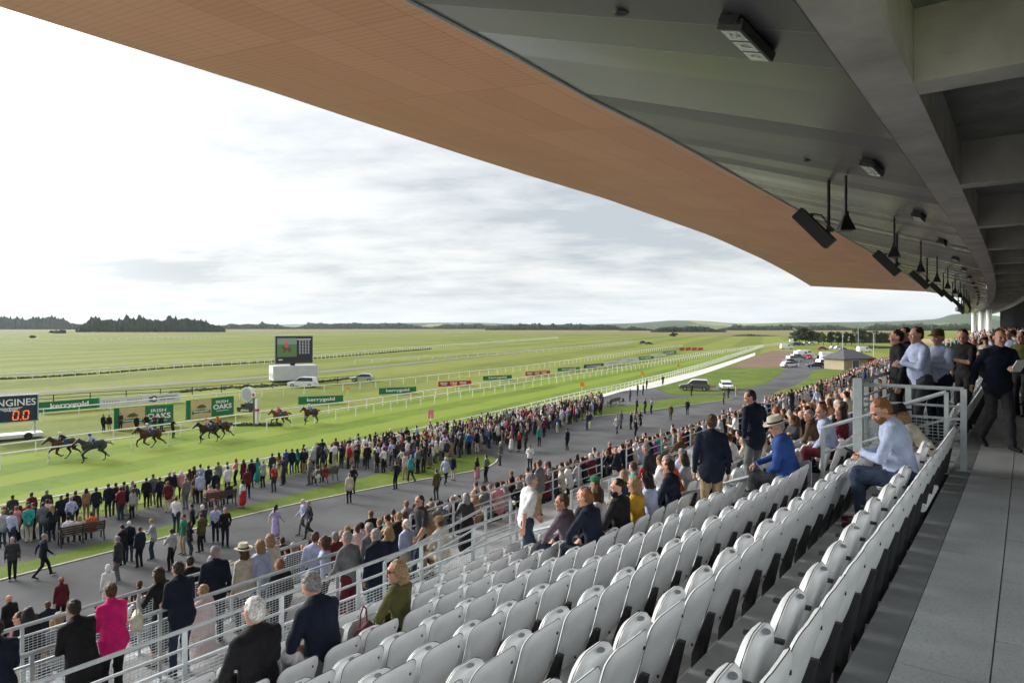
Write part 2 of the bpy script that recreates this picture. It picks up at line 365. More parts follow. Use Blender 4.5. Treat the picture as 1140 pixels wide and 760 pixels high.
# woods that read as one mass
def wood(name, spans, seed=1, col='fir'):
    """spans: (px0, px1, base_y, top_y, depth)"""
    r = random.Random(seed); m = MB()
    for x0, x1, by, ty, dep, jag in spans:
        Y0 = F * CAM_H / (by - HZ)
        wpx = x1 - x0; n = int(wpx * 2.4) + 3
        for lay in range(3):
            Y = Y0 + dep * lay / 3
            for i in range(n):
                px = x0 + wpx * (i + r.random()) / n
                edge = min(1, (px - x0) / 26 + 0.35, (x1 - px) / 40 + 0.3)
                H = ((HZ - ty) / F * Y + CAM_H) * edge * (1 - jag * r.random()) * (0.90 + 0.07 * math.sin(px * 0.13 + 1) + 0.06 * math.sin(px * 0.37))
                if r.random() < 0.05: H *= r.uniform(1.08, 1.28)
                X = (px - 570) / F * Y; yy = Y + r.uniform(-6, 6)
                R_ = H * r.uniform(0.16, 0.26)
                k = 6; a0 = r.random() * 6
                if col == 'fir':
                    prof = [(0.0, 0.8), (0.3, 1.0), (0.6, 0.75), (0.85, 0.4), (1.0, 0.05)]
                else:
                    prof = [(0.0, 0.7), (0.3, 1.3), (0.6, 1.4), (0.85, 0.95), (1.0, 0.2)]
                rings = [[Vector((X + math.cos(a0 + 2 * math.pi * j / k) * R_ * q * r.uniform(0.75, 1.25), yy + math.sin(a0 + 2 * math.pi * j / k) * R_ * q, H * z * r.uniform(0.96, 1.04))) for j in range(k)] for z, q in prof]
                m.loft(rings, caps=True)
    o = m.build(name, M[col], recalc=False); return tag(o, kind='stuff')
M['fir'] = mat('conifer_foliage', (0.022, 0.040, 0.018), 0.9, 0.5, 0.15, 0.5, bscale=1.5)
M['leaf'] = mat('broadleaf_foliage', (0.035, 0.055, 0.018), 0.9, 0.5, 0.2, 0.6, bscale=1.5)
wood('conifer_wood', [(-200, 95, 365.0 + 1.6, 352.6, 60, 0.25), (86, 249, 369.6, 353.4, 60, 0.25)])
wood('far_treeline', [(240, 330, 366.3, 359.5, 60, 0.5), (330, 480, 366.2, 358.8, 60, 0.55), (480, 560, 366.2, 359.8, 40, 0.5), (540, 700, 367.4, 360.3, 60, 0.35), (690, 728, 368.0, 361.5, 40, 0.5), (800, 960, 367.6, 361.5, 80, 0.5), (960, 1110, 368.0, 360, 60, 0.5)], 5, 'leaf')
wood('plantation', [(725, 808, 369.7, 362.6, 60, 0.12)], 9, 'fir')
wood('hedgerow', [(930, 1012, 381.5, 377.5, 10, 0.3), (955, 1012, 387.5, 384.5, 8, 0.3), (815, 865, 374, 371.5, 8, 0.5)], 11, 'leaf')

# the air over the plain: far woods and hills turn pale and blue
hb = MB(); hb.box((0, 3200, 109), (13000, 7400, 220))
hm, ht, hbs = newmat('air'); ht.nodes.remove(hbs); pv = ht.nodes.new('ShaderNodeVolumePrincipled')
pv.inputs['Color'].default_value = (0.80, 0.88, 1.0, 1); pv.inputs['Density'].default_value = 0.000045; pv.inputs['Anisotropy'].default_value = 0.2
ht.links.new(pv.outputs[0], ht.nodes['Material Output'].inputs['Volume'])
tag(hb.build('haze', hm), kind='stuff')
# ================================================================== GRANDSTAND
def srange(a, b, step):
    n = max(1, int(round((b - a) / step))); return [a + (b - a) * i / n for i in range(n + 1)]
stand = empty('grandstand', 'concrete racecourse grandstand with sweeping copper canopy over tiers of pale seats', 'grandstand')
def sweep(name, prof, m, s0, s1, step=3.0, parent=stand, closed=False, kind=None, caps=False):
    mb = MB(); secs = [[W(s, d, h) for d, h in prof] for s in srange(s0, s1, step)]
    mb.loft(secs, caps=caps, closed=closed)
    o = mb.build(name, m, parent); return o
prof = [(ROW0, 1.86)]
for n in range(NUP):
    prof += [(ROW0 + PITCH * n, upper_h(n)), (ROW0 + PITCH * (n + 1), upper_h(n))]
prof += [(D8, H9), (D9, H9), (D9, H10), (D10, H10)]
for m_ in range(NLO):
    prof += [(D10 + PITCH * m_, lower_h(m_)), (D10 + PITCH * (m_ + 1), lower_h(m_))]
prof += [(DEND, CAM_H + 0.2)]
sweep('seating_terrace', prof, M['step'], -14, SEND)
# end wall of the terrace, and the concourse behind and under the walkway
mb = MB(); e_ = [W(SEND, d, h) for d, h in prof] + [W(SEND, ROW0, CAM_H)]; mb.poly(e_, [tuple(range(len(e_)))]); mb.build('end_wall', M['concrete'], stand)
sweep('walkway_deck', [(ROW0, 1.885), (-1.6, 1.885), (-1.6, 2.3), (ROW0, 2.3)], M['concrete'], -14, 190, closed=True, caps=True)
M['strip'] = mat('dark_edge_strip', (0.16, 0.165, 0.165), 0.8, 0.25, 1.6, 0.3, bscale=40)
# edge strip and paving slabs with open joints
sweep('edge_strip', [(ROW0, 1.86), (0.605, 1.86), (0.605, 1.9), (ROW0, 1.9)], M['strip'], -6, 190, closed=True, caps=True)
def slab_mat():
    m, t, b = newmat('terrazzo_slab')
    c = t.nodes.new('ShaderNodeTexCoord'); n = t.nodes.new('ShaderNodeTexNoise'); n.inputs['Scale'].default_value = 85; n.inputs['Detail'].default_value = 3
    t.links.new(c.outputs['Object'], n.inputs['Vector'])
    n2 = t.nodes.new('ShaderNodeTexNoise'); n2.inputs['Scale'].default_value = 1.1; n2.inputs['Detail'].default_value = 6; t.links.new(c.outputs['Object'], n2.inputs['Vector'])
    r = t.nodes.new('ShaderNodeValToRGB'); t.links.new(n.outputs['Fac'], r.inputs[0]); e = r.color_ramp.elements
    e[0].position = 0.36; e[0].color = (0.36, 0.37, 0.375, 1); e[1].position = 0.46; e[1].color = (0.50, 0.515, 0.515, 1)
    x = t.nodes.new('ShaderNodeMix'); x.data_type = 'RGBA'; x.blend_type = 'MULTIPLY'; x.inputs['Factor'].default_value = 0.7
    r2 = t.nodes.new('ShaderNodeValToRGB'); r2.color_ramp.elements[0].position = 0.35; r2.color_ramp.elements[0].color = (0.6, 0.6, 0.6, 1); r2.color_ramp.elements[1].position = 0.65
    t.links.new(n2.outputs['Fac'], r2.inputs[0]); t.links.new(r.outputs[0], x.inputs['A']); t.links.new(r2.outputs[0], x.inputs['B'])
    t.links.new(x.outputs['Result'], b.inputs['Base Color']); b.inputs['Roughness'].default_value = 0.5
    return m
mb = MB(); rr_ = random.Random(3)
for ci, (d0, d1, L_, off) in enumerate([(0.6, 0.178, 1.2, 0.1), (0.17, -0.72, 1.2, 0.75), (-0.728, -1.28, 1.2, 0.4)]):
    s = -3.0 + off
    while s < 60:
        a, b = s + 0.003, s + L_ - 0.003; t = 1.86 + rr_.uniform(-0.0015, 0.0015)
        c8 = [W(a, d0, t), W(b, d0, t), W(b, d1, t), W(a, d1, t)]
        mb.poly(c8 + [p - Vector((0, 0, 0.02)) for p in c8], [(0, 1, 2, 3), (0, 4, 5, 1), (1, 5, 6, 2), (2, 6, 7, 3), (3, 7, 4, 0)]); s += L_
mb.build('paving_slabs', slab_mat(), stand, recalc=False)
sweep('far_paving', [(0.6, 1.862), (-1.3, 1.862)], slab_mat(), 60, 190)
# landing at the head of the stairs
mb = MB(); mb.loft([[W(s, d, h) for d, h in ((ROW0, 1.862), (2.0, 1.862), (2.0, 2.9), (ROW0, 2.9))] for s in (10.5, 12.8, 15.6)]); mb.build('stair_landing', M['step'], stand)
# half steps in the aisles
AISLES = [10.65, 22.6, 34.5, 46.4, 58.3, 70.2, 82.1]; AW = 1.25
mb = MB()
for a in AISLES:
    for n in range(NUP + NLO):
        if n < NUP: d, h = ROW0 + PITCH * n, upper_h(n)
        else: d, h = D10 + PITCH * (n - NUP), lower_h(n - NUP)
        if a < 12 and n < 2: continue
        mb.loft([[W(s, x, y) for x, y in ((d + 0.002, h - RIS / 2), (d + PITCH / 2, h - RIS / 2), (d + PITCH / 2, h + 0.01), (d + 0.002, h + 0.01))] for s in (a, a + AW)])
    for k in range(4):
        mb.loft([[W(s, x, y) for x, y in ((D8 + 0.002, H9 - 0.15 * (4 - k)), (D8 + 0.3 * (k + 1), H9 - 0.15 * (4 - k)), (D8 + 0.3 * (k + 1), H9 + 0.01), (D8 + 0.002, H9 + 0.01))] for s in (a, a + AW)])
mb.build('aisle_steps', M['step'], stand)
# ---- roof: curves taken off as (px, py) at their height above the eye
def curve_sd(pts, up):
    out = []
    for x, y in pts:
        Y = F * up / (HZ - y); s, d = SD((x - 570) / F * Y, Y); out.append((s, d))
    return out
Fr = curve_sd([(0, 8), (75, 32), (250, 85), (400, 135), (570, 190), (670, 220), (790, 262), (850, 289), (902.5, 318.5)], 6.0)
Br = curve_sd([(455, 0), (570, 60), (670, 117), (735, 148), (880, 229), (980, 287), (1016, 311)], 5.0)
def interp(T, s):
    if s <= T[0][0]: return T[0][1]
    for (a, x), (b, y) in zip(T, T[1:]):
        if s <= b: return x + (y - x) * (s - a) / (b - a)
    return T[-1][1]
print('FRONT', [(round(a, 1), round(b, 1)) for a, b in Fr]); print('BOUND', [(round(a, 1), round(b, 1)) for a, b in Br])
TIP = Fr[-1][0]; BEND = 99.0
def ribs_mat(name, cols, rough, rib, seam_s, seam_d, metal=0.0, spec=0.4):
    m, t, b = newmat(name); nn, ll = t.nodes, t.links
    u = nn.new('ShaderNodeUVMap'); sp = nn.new('ShaderNodeSeparateXYZ'); ll.new(u.outputs[0], sp.inputs[0])
    def mm(op, x, y=0, cl=False):
        k = nn.new('ShaderNodeMath'); k.operation = op; k.use_clamp = cl
        for i, q in enumerate((x, y)):
            if isinstance(q, (int, float)): k.inputs[i].default_value = q
            else: ll.new(q, k.inputs[i])
        return k.outputs[0]
    def line(c, pitch, wd):
        f = mm('FRACT', mm('DIVIDE', c, pitch)); return mm('LESS_THAN', f, wd / pitch)
    n = nn.new('ShaderNodeTexNoise'); n.inputs['Scale'].default_value = 0.5; n.inputs['Detail'].default_value = 6; ll.new(u.outputs[0], n.inputs['Vector'])
    # each panel has a slightly different tone
    wn = nn.new('ShaderNodeTexWhiteNoise'); wn.noise_dimensions = '2D'; cb = nn.new('ShaderNodeCombineXYZ')
    ll.new(mm('FLOOR', mm('DIVIDE', sp.outputs[0], seam_s)), cb.inputs[0]); ll.new(mm('FLOOR', mm('DIVIDE', sp.outputs[1], seam_d)), cb.inputs[1]); ll.new(cb.outputs[0], wn.inputs['Vector'])
    fac = mm('ADD', mm('MULTIPLY', n.outputs['Fac'], 0.5), mm('MULTIPLY', wn.outputs['Value'], 0.5))
    r = nn.new('ShaderNodeValToRGB'); ll.new(fac, r.inputs[0]); r.color_ramp.elements[0].position = 0.2; r.color_ramp.elements[1].position = 0.8
    r.color_ramp.elements[0].color = (*cols[0], 1); r.color_ramp.elements[1].color = (*cols[1], 1)
    dark = mm('MAXIMUM', line(sp.outputs[0], seam_s, 0.03 if not rib else 0.022), line(sp.outputs[1], seam_d, 0.02))
    x = nn.new('ShaderNodeMix'); x.data_type = 'RGBA'; ll.new(mm('MULTIPLY', dark, 0.75 if not rib else 0.35), x.inputs['Factor']); ll.new(r.outputs[0], x.inputs['A']); x.inputs['B'].default_value = (0.02, 0.02, 0.02, 1) if rib else (0.11, 0.105, 0.12, 1)
    last = x.outputs['Result']
    b.inputs['Roughness'].default_value = rough; b.inputs['Metallic'].default_value = metal; b.inputs['Specular IOR Level'].default_value = spec
    if rib:
        rb = line(sp.outputs[0], rib, rib * 0.3); x2 = nn.new('ShaderNodeMix'); x2.data_type = 'RGBA'
        ll.new(mm('MULTIPLY', rb, 0.13), x2.inputs['Factor']); ll.new(last, x2.inputs['A']); x2.inputs['B'].default_value = (*[c * 0.35 for c in cols[0]], 1); last = x2.outputs['Result']
    bp = nn.new('ShaderNodeBump'); bp.inputs['Strength'].default_value = 0.35; bp.inputs['Distance'].default_value = 0.03
    ll.new(mm('ADD', mm('MULTIPLY', n.outputs['Fac'], 0.3), mm('MULTIPLY', mm('ADD', mm('FRACT', mm('DIVIDE', sp.outputs[0], seam_s)), mm('MULTIPLY', wn.outputs['Value'], mm('FRACT', mm('DIVIDE', sp.outputs[0], seam_s)))), 0.5 if not rib else 0.25)), bp.inputs['Height']); ll.new(bp.outputs[0], b.inputs['Normal'])
    if not rib:
        ll.new(mm('ADD', mm('MULTIPLY', wn.outputs['Value'], 0.20), 0.20), b.inputs['Roughness']); b.inputs['Specular Tint'].default_value = (0.80, 0.72, 0.86, 1)
    ll.new(last, b.inputs['Base Color']); return m
M['copper'] = ribs_mat('copper_soffit', ((0.67, 0.335, 0.20), (0.77, 0.41, 0.255)), 0.5, 0.16, 3.9, 1.15, spec=0.3)
M['soffit'] = ribs_mat('dark_soffit', ((0.016, 0.015, 0.021), (0.056, 0.053, 0.066)), 0.30, 0, 1.25, 60.0, metal=0.0, spec=0.36)
def ruled(name, fa, fb, m, ss, parent=stand, n=6):
    """surface between curve fa(s) -> (d, h) and fb(s), UV in metres (s, d)"""
    vs, fs, uv = [], [], []
    for s in ss:
        a, b = fa(s), fb(s)
        for k in range(n + 1):
            t = k / n; d = a[0] + (b[0] - a[0]) * t; h = a[1] + (b[1] - a[1]) * t
            vs.append(tuple(W(s, d, -h))); uv.append((s, d))
    for i in range(len(ss) - 1):
        for k in range(n): fs.append((i * (n + 1) + k, i * (n + 1) + k + 1, (i + 1) * (n + 1) + k + 1, (i + 1) * (n + 1) + k))
    me = bpy.data.meshes.new(name); me.from_pydata(vs, [], fs); me.materials.append(m)
    ul = me.uv_layers.new(name='UVMap')
    for lp in me.loops: ul.data[lp.index].uv = uv[lp.vertex_index]
    me.polygons.foreach_set('use_smooth', [True] * len(me.polygons))
    return link(bpy.data.objects.new(name, me), parent)
RING = 1.73
fB = lambda s: (interp(Br, s), 5.0 if s < BEND else max(3.7, 5.0 - (s - BEND) * 0.03))
fBo = lambda s: (fB(s)[0] if s < TIP - 1 else 4.3, fB(s)[1] if s < TIP - 1 else 3.8)
fF = lambda s: (max(interp(Fr, s), 0), 6.0)
S1 = srange(-8, TIP, 3.0)
ruled('copper_soffit', fB, fF, M['copper'], S1, n=10)
ruled('dark_soffit', lambda s: (RING + 0.02, 3.02), fBo, M['soffit'], srange(-8, TIP - 1.01, 3.0) + srange(TIP - 0.99, 205, 4.0))
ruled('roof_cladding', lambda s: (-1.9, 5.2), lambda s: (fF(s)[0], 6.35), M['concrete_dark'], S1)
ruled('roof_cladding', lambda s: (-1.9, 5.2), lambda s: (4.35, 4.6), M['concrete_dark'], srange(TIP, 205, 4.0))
ruled('fascia', lambda s: (fF(s)[0], 6.0), lambda s: (fF(s)[0] + 0.03, 6.36), M['copper'], S1, n=1)
ruled('fascia', lambda s: (4.3, 3.8), lambda s: (4.35, 4.6), M['soffit'], srange(TIP, 205, 4.0), n=1)
mb = MB(); a0, a1 = fF(TIP)[0], 4.3
mb.poly([W(TIP, a0, -6.0), W(TIP, fB(TIP)[0], -fB(TIP)[1]), W(TIP, a1, -3.8), W(TIP, a1, -4.8), W(TIP, a0, -6.35)], [(0, 1, 2, 3, 4)]); mb.build('end_fascia', M['copper'], stand)
mb = MB(); mb.tube([W(s, fB(s)[0], -fB(s)[1] + 0.02) for s in srange(-8, TIP, 3)], 0.035, 5); mb.build('edge_trim', M['galv'], stand)
# ring beam in precast lengths, transverse beams, slab
BEAMS = [10.0 + 7.6 * k for k in range(-2, 25)]
for k, s in enumerate(BEAMS[:-1]):
    mb = MB(); t = BEAMS[k + 1]
    j = 0.02 if s > 9 else 0.012
    mb.loft([[W(q, d, -h) for d, h in ((RING, 3.0), (RING - 0.58, 3.0), (RING - 0.58, 3.92), (RING, 3.92))] for q in (s - 0.27, s + 1.8, s + 3.8, s + 5.8, t - 0.27 - j)])
    mb.build('ring_beam', M['concrete'], stand)
for s in BEAMS:
    mb = MB(); b0 = 0.27
    mb.loft([[W(s + q, RING - 0.583, -3.003), W(s + q, -1.7, -3.003), W(s + q, -1.7, -3.92), W(s + q, RING - 0.583, -3.92)] for q in (-b0, b0)])
    mb.build('cross_beam', M['concrete'], stand)
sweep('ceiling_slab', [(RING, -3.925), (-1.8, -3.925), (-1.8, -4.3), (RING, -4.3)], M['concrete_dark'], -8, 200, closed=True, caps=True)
# back wall: glazing between dark mullions under a pale head beam
WD = -1.3
sweep('wall_head', [(WD, -2.6), (WD - 0.35, -2.6), (WD - 0.35, -3.9), (WD, -3.9)], M['concrete'], 9, 186, closed=True, caps=True)  # no wall nearer the camera: bay left open, invented to let sky light in
gl_m, gt, gb = newmat('dark_glazing'); gb.inputs['Base Color'].default_value = (0.02, 0.024, 0.026, 1); gb.inputs['Roughness'].default_value = 0.06; gb.inputs['Specular IOR Level'].default_value = 0.8
sweep('glazing', [(WD - 0.12, 1.86), (WD - 0.12, -2.6)], gl_m, 9, 148)
M['dark_metal'] = mat('dark_metal', (0.03, 0.032, 0.034), 0.4, 0.2, 10)
mb = MB(); s = 9.1
while s < 148:
    p = W(s, WD - 0.02, 0); mb.box((p.x, p.y, CAM_H + 0.37), (0.07, 0.16, 4.44), head(s)); s += 1.52
mb.box(W(20, WD, -0.35), (0.01, 0.01, 0.01)); mb.build('glazing_mullions', M['dark_metal'], stand)['kind'] = 'stuff'
for s, d in ((150, 0.26), (165, 0.87), (180, 1.6)):
    mb = MB(); p = W(s, d, 0); mb.tube([(p.x, p.y, CAM_H - 1.86), (p.x, p.y, CAM_H + 3.0)], 0.45, 16); mb.build('column', M['white_paint'], stand, smooth=True)
mb = MB(); mb.loft([[W(q, 0.6, 1.8), W(q, -1.6, 1.8), W(q, -1.6, -2.8), W(q, 0.6, -2.8)] for q in (186, 186.3)]); mb.build('end_screen_wall', M['white_paint'], stand)
# ---- luminaires
lens = newmat('lamp_lens'); lens[2].inputs['Base Color'].default_value = (0.55, 0.56, 0.6, 1); lens[2].inputs['Roughness'].default_value = 0.15; lens[2].inputs['Metallic'].default_value = 0.8; lens = lens[0]
def soff_h(s, d):
    a, b = (RING, 3.0), fBo(s); return a[1] + (b[1] - a[1]) * (d - a[0]) / (b[0] - a[0])
def frame_at(s, d, up):
    """matrix with local x along the row, y towards the track"""
    p = W(s, d, -up); return p, head(s)
ords = ['nearest', 'second', 'third', 'fourth', 'fifth', 'sixth', 'seventh', 'eighth', 'ninth', 'tenth', 'eleventh', 'twelfth', 'thirteenth', 'fourteenth', 'fifteenth', 'sixteenth', 'seventeenth', 'eighteenth', 'nineteenth', 'twentieth']
def lamp():
    t = empty('floodlight', 'x', 'ceiling light', group='rectangular lights in a line under the dark soffit')
    hb = MB(); hb.loft([[Vector((x, y, z)) for x, y in ((-sx, -0.14), (sx, -0.14), (sx, 0.14), (-sx, 0.14))] for z, sx in ((0.0, 0.58), (-0.11, 0.55))]); hb.build('housing', M['dark_metal'], t, bevel=0.008)
    br = MB()
    for x in (-0.61, 0.61): br.box((x, 0, -0.02), (0.03, 0.2, 0.10))
    br.box((0, 0, 0.02), (1.25, 0.05, 0.02)); br.build('bracket', M['dark_metal'], t)
    for x in (-0.36, 0, 0.36):
        l = MB(); l.box((x, 0, -0.112), (0.31, 0.22, 0.008)); lo = l.build('lamp_lens', lens, t)
        q = MB(); q.tube([(x, 0, -0.116), (x, 0, -0.13)], [0.08, 0.04], 10); q.build('lamp_optic', lens, lo)
    return t
lamp0 = lamp(); slope = math.atan2(2.0, 5.9)
for k in range(16):
    s = 7.7 + 7.75 * k; o = lamp0 if k == 0 else copy_tree(lamp0)
    p = W(s, 2.52, -(soff_h(s, 2.52) - 0.02)); o.location = p; o.rotation_euler = (slope * 0.9, 0, head(s))
    o['label'] = '%s rectangular floodlight from the camera in the line under the dark soffit' % ords[k]
# ---- loudspeakers
def array_speaker():
    t = empty('line_speaker', 'x', 'loudspeaker', group='long black loudspeakers hung from the soffit')
    b = MB(); b.box((0, 0, 0), (0.36, 0.34, 1.22)); b.build('cabinet', M['black'], t, bevel=0.02)
    g = MB(); g.box((0, 0.175, 0), (0.32, 0.015, 1.16)); g.build('grille', M['black_mesh'], t)
    y = MB()
    for z in (-0.28, 0.3): y.box((0, -0.20, z), (0.16, 0.08, 0.06))
    y.tube([(0, -0.24, 0.30), (0, -0.36, 0.12), (0, -0.30, -0.2)], 0.02, 6); y.box((0, -0.27, -0.3), (0.12, 0.1, 0.2)); y.build('yoke', M['black'], t)
    return t
M['black_mesh'] = mat('speaker_grille', (0.018, 0.018, 0.02), 0.65, 0.4, 90, 0.6, bscale=160)
sp0 = array_speaker()
SPK = [19.4 + 12.6 * k for k in range(11)]
for k, s in enumerate(SPK):
    o = sp0 if k == 0 else copy_tree(sp0)
    p = W(s, 4.55, -2.62); o.location = p; o.rotation_euler = (math.radians(-42), 0, head(s))
    o['label'] = 'long black loudspeaker on a drop pole, %s from the camera in its line' % ords[k]
for o in [x for x in COL.objects if x.name.startswith('line_speaker')]:
    R_ = Matrix.Rotation(math.radians(42), 3, 'X'); pl = MB(); pl.tube([R_ @ Vector((0, -0.36, 1.25)), R_ @ Vector((0, -0.36, -0.35))], 0.045, 8)
    pl.build('drop_pole', M['black'], o)
def horn():
    t = empty('horn_speaker', 'x', 'loudspeaker', group='small black horn loudspeakers hung from the soffit')
    b = MB(); b.loft([[Vector((x * w_, y * w_, z)) for x, y in ((-1, -1), (1, -1), (1, 1), (-1, 1))] for z, w_ in ((0.0, 0.06), (-0.10, 0.09), (-0.32, 0.17), (-0.36, 0.17))]); b.build('cabinet', M['black'], t, bevel=0.01)
    y = MB(); y.tube([(0, 0, 0.95), (0, 0, 0.0)], 0.035, 8); y.build('drop_pole', M['black'], t)
    z = MB(); z.box((0, 0, 0.02), (0.16, 0.09, 0.16)); z.build('yoke', M['black'], t)
    return t
h0 = horn()
for k in range(16):
    s = 17.7 + 7.75 * k; o = h0 if k == 0 else copy_tree(h0)
    o.location = W(s, 3.45, -2.62); o.rotation_euler = (0, math.radians(0), head(s) + (0.5 if k == 0 else 0))
    o['label'] = 'small black horn loudspeaker on a pole, %s from the camera in its line' % ords[k]
dm = MB(); p = W(4.3, 3.3, -(soff_h(4.3, 3.3)))
for i, (px, py, Y) in enumerate([(692, 7, 8.1), (898, 171, 15.5)]):
    s, d = SD((px - 570) / F * Y, Y); u = soff_h(s, d); p = W(s, d, -u)
    dm = MB(); dm.tube([p + Vector((0, 0, 0.02)), p - Vector((0, 0, 0.03)), p - Vector((0, 0, 0.05))], [0.09, 0.085, 0.03], 14)
    tag(dm.build('sprinkler', M['dark_metal'], smooth=True), 'round flush sprinkler in the dark soffit %s' % ('near the copper edge' if i == 0 else 'between the first two rectangular lights'), 'sprinkler')
# ---- railings
def railing(name, label, path, ht=1.08, spacing=1.7, mids=(), mesh=None, post=(0.05, 0.04), top_r=0.026, m='galv', group='steel railings on the stand'):
    """path: list of (s, d, h floor). mesh=(z0, z1)"""
    t = empty(name, label, 'railing', group=group); P = [W(*p) for p in path]
    b = MB(); b.tube([p + Vector((0, 0, ht)) for p in P], top_r, 8); b.build('top_rail', M[m], t, smooth=True)
    for z in mids:
        b = MB(); b.tube([p + Vector((0, 0, z)) for p in P], 0.018, 6); b.build('mid_rail', M[m], t)
    for a, c in zip(P, P[1:]):
        L_ = (c - a).length; n = max(1, int(round(L_ / spacing))); ang = math.atan2((c - a).y, (c - a).x)
        for k in range(n + 1):
            if k == 0 and a is not P[0]: continue
            q = a.lerp(c, k / n); b = MB(); b.box(q + Vector((0, 0, ht / 2)), (post[0], post[1], ht), ang)
            b.box(q + Vector((0, 0, 0.006)), (0.16, 0.12, 0.012), ang); b.build('post', M[m], t)
        if mesh:
            z0, z1 = mesh; b = MB(); nv = int(L_ / 0.062)
            for k in range(nv):
                q = a.lerp(c, (k + 0.5) / nv); b.box(q + Vector((0, 0, (z0 + z1) / 2)), (0.005, 0.005, z1 - z0), ang)
            z = z0; sl = math.atan2(c.z - a.z, math.hypot(c.x - a.x, c.y - a.y))
            while z < z1 + 0.001:
                R_ = Matrix.Rotation(ang, 3, 'Z') @ Matrix.Rotation(-sl, 3, 'Y')
                b.box(a.lerp(c, 0.5) + Vector((0, 0, z)), (L_, 0.007, 0.007), M=R_); z += 0.042
            b.build('mesh_infill', M[m], t)
            b = MB()
            for z in (z0, z1): b.box(a.lerp(c, 0.5) + Vector((0, 0, z)), (L_, 0.03, 0.03), M=Matrix.Rotation(ang, 3, 'Z') @ Matrix.Rotation(-sl, 3, 'Y'))
            b.build('panel_frame', M[m], t)
    return t
hU = upper_h(NUP - 1)
railing('balustrade', 'steel mesh balustrade right in front of the lowest row of the near seat block', [(-5, D8 - 0.06, hU), (10.4, D8 - 0.06, hU)], 1.0, 1.25, mids=(0.78,), mesh=(0.08, 0.6))
railing('balustrade', 'white topped mesh balustrade the navy and pink coated spectators lean on', [(-5, D9 - 0.07, H9), (8.3, D9 - 0.07, H9)], 1.05, 1.6, mesh=(0.1, 0.9), top_r=0.034)
railing('balustrade', 'white topped mesh balustrade closest to the apron behind the straw hats', [(-5, D10 - 0.08, H10), (9.2, D10 - 0.08, H10)], 1.12, 1.7, mesh=(0.1, 0.95), top_r=0.034)
railing('stair_handrail', 'sloping steel handrail rising to the post where the near seat block ends', [(7.6, 8.4, 4.95), (10.2, 8.4, 4.6), (11.0, 8.4, 4.6)], 1.1, 1.3, mids=(0.8, 0.5))
railing('stair_handrail', 'sloping handrail at the stairs beside the seated man in a light shirt', [(10.42, 0.86, 1.9), (10.42, 2.35, 2.5)], 1.05, 0.75, mids=(0.7, 0.4))
railing('guard_rail', 'mesh guard rail across the head of the stairs, ahead of the blue shirts', [(10.52, 0.68, 1.86), (10.52, 1.92, 1.86)], 1.05, 0.62, mids=(0.82,), mesh=(0.1, 0.66), post=(0.07, 0.06))
railing('guard_rail', 'long side guard rail of the stair landing, running away from the camera', [(10.56, 1.95, 1.86), (15.5, 1.95, 1.86)], 1.05, 0.85, mids=(0.82,), mesh=(0.1, 0.66), post=(0.07, 0.06))
b = MB(); p = W(10.46, 1.9, 1.3); b.box(p, (0.12, 0.12, 1.16), head(10)); b.box(p - Vector((0, 0, 0.66)), (0.34, 0.12, 0.2), head(10)); tag(b.build('newel_post', M['galv'], bevel=0.008), 'thick galvanised newel post with a broad base plate at the stair landing corner', 'post')
for i, a in enumerate(AISLES):
    oo = ords[i] if i else 'nearest'
    for j, (r0, r1) in enumerate([((ROW0 + PITCH * 2 if i == 0 else ROW0 + 0.2), D8 - 0.3), (D10 + 0.3, DEND - 0.3)]):
        h0_ = 2.3 + (r0 - ROW0) * RIS / PITCH if j == 0 else 6.15 + (r0 - D10) * RIS / PITCH
        h1_ = h0_ + (r1 - r0) * RIS / PITCH
        railing('stair_handrail', '%s sloping aisle handrail from the camera in the %s tier' % (oo, 'upper' if j == 0 else 'lower'), [(a - 0.06, r0, h0_), (a - 0.06, r1, h1_)], 1.0, 1.3, mids=(0.55,))
    s1 = AISLES[i + 1] - 0.3 if i + 1 < len(AISLES) else SEND
    for j, (dd, hh, nm) in enumerate([(D8 - 0.06, hU, 'foot of the upper tier'), (D10 - 0.08, H10, 'head of the lower tier')]):
        railing('balustrade', '%s steel balustrade beyond the stairs along the %s' % (oo, nm), [(a + 1.7, dd, hh), ((a + s1 + 1.7) / 2, dd, hh), (s1, dd, hh)], 1.0, 1.9, mids=(0.7, 0.4), top_r=0.03)
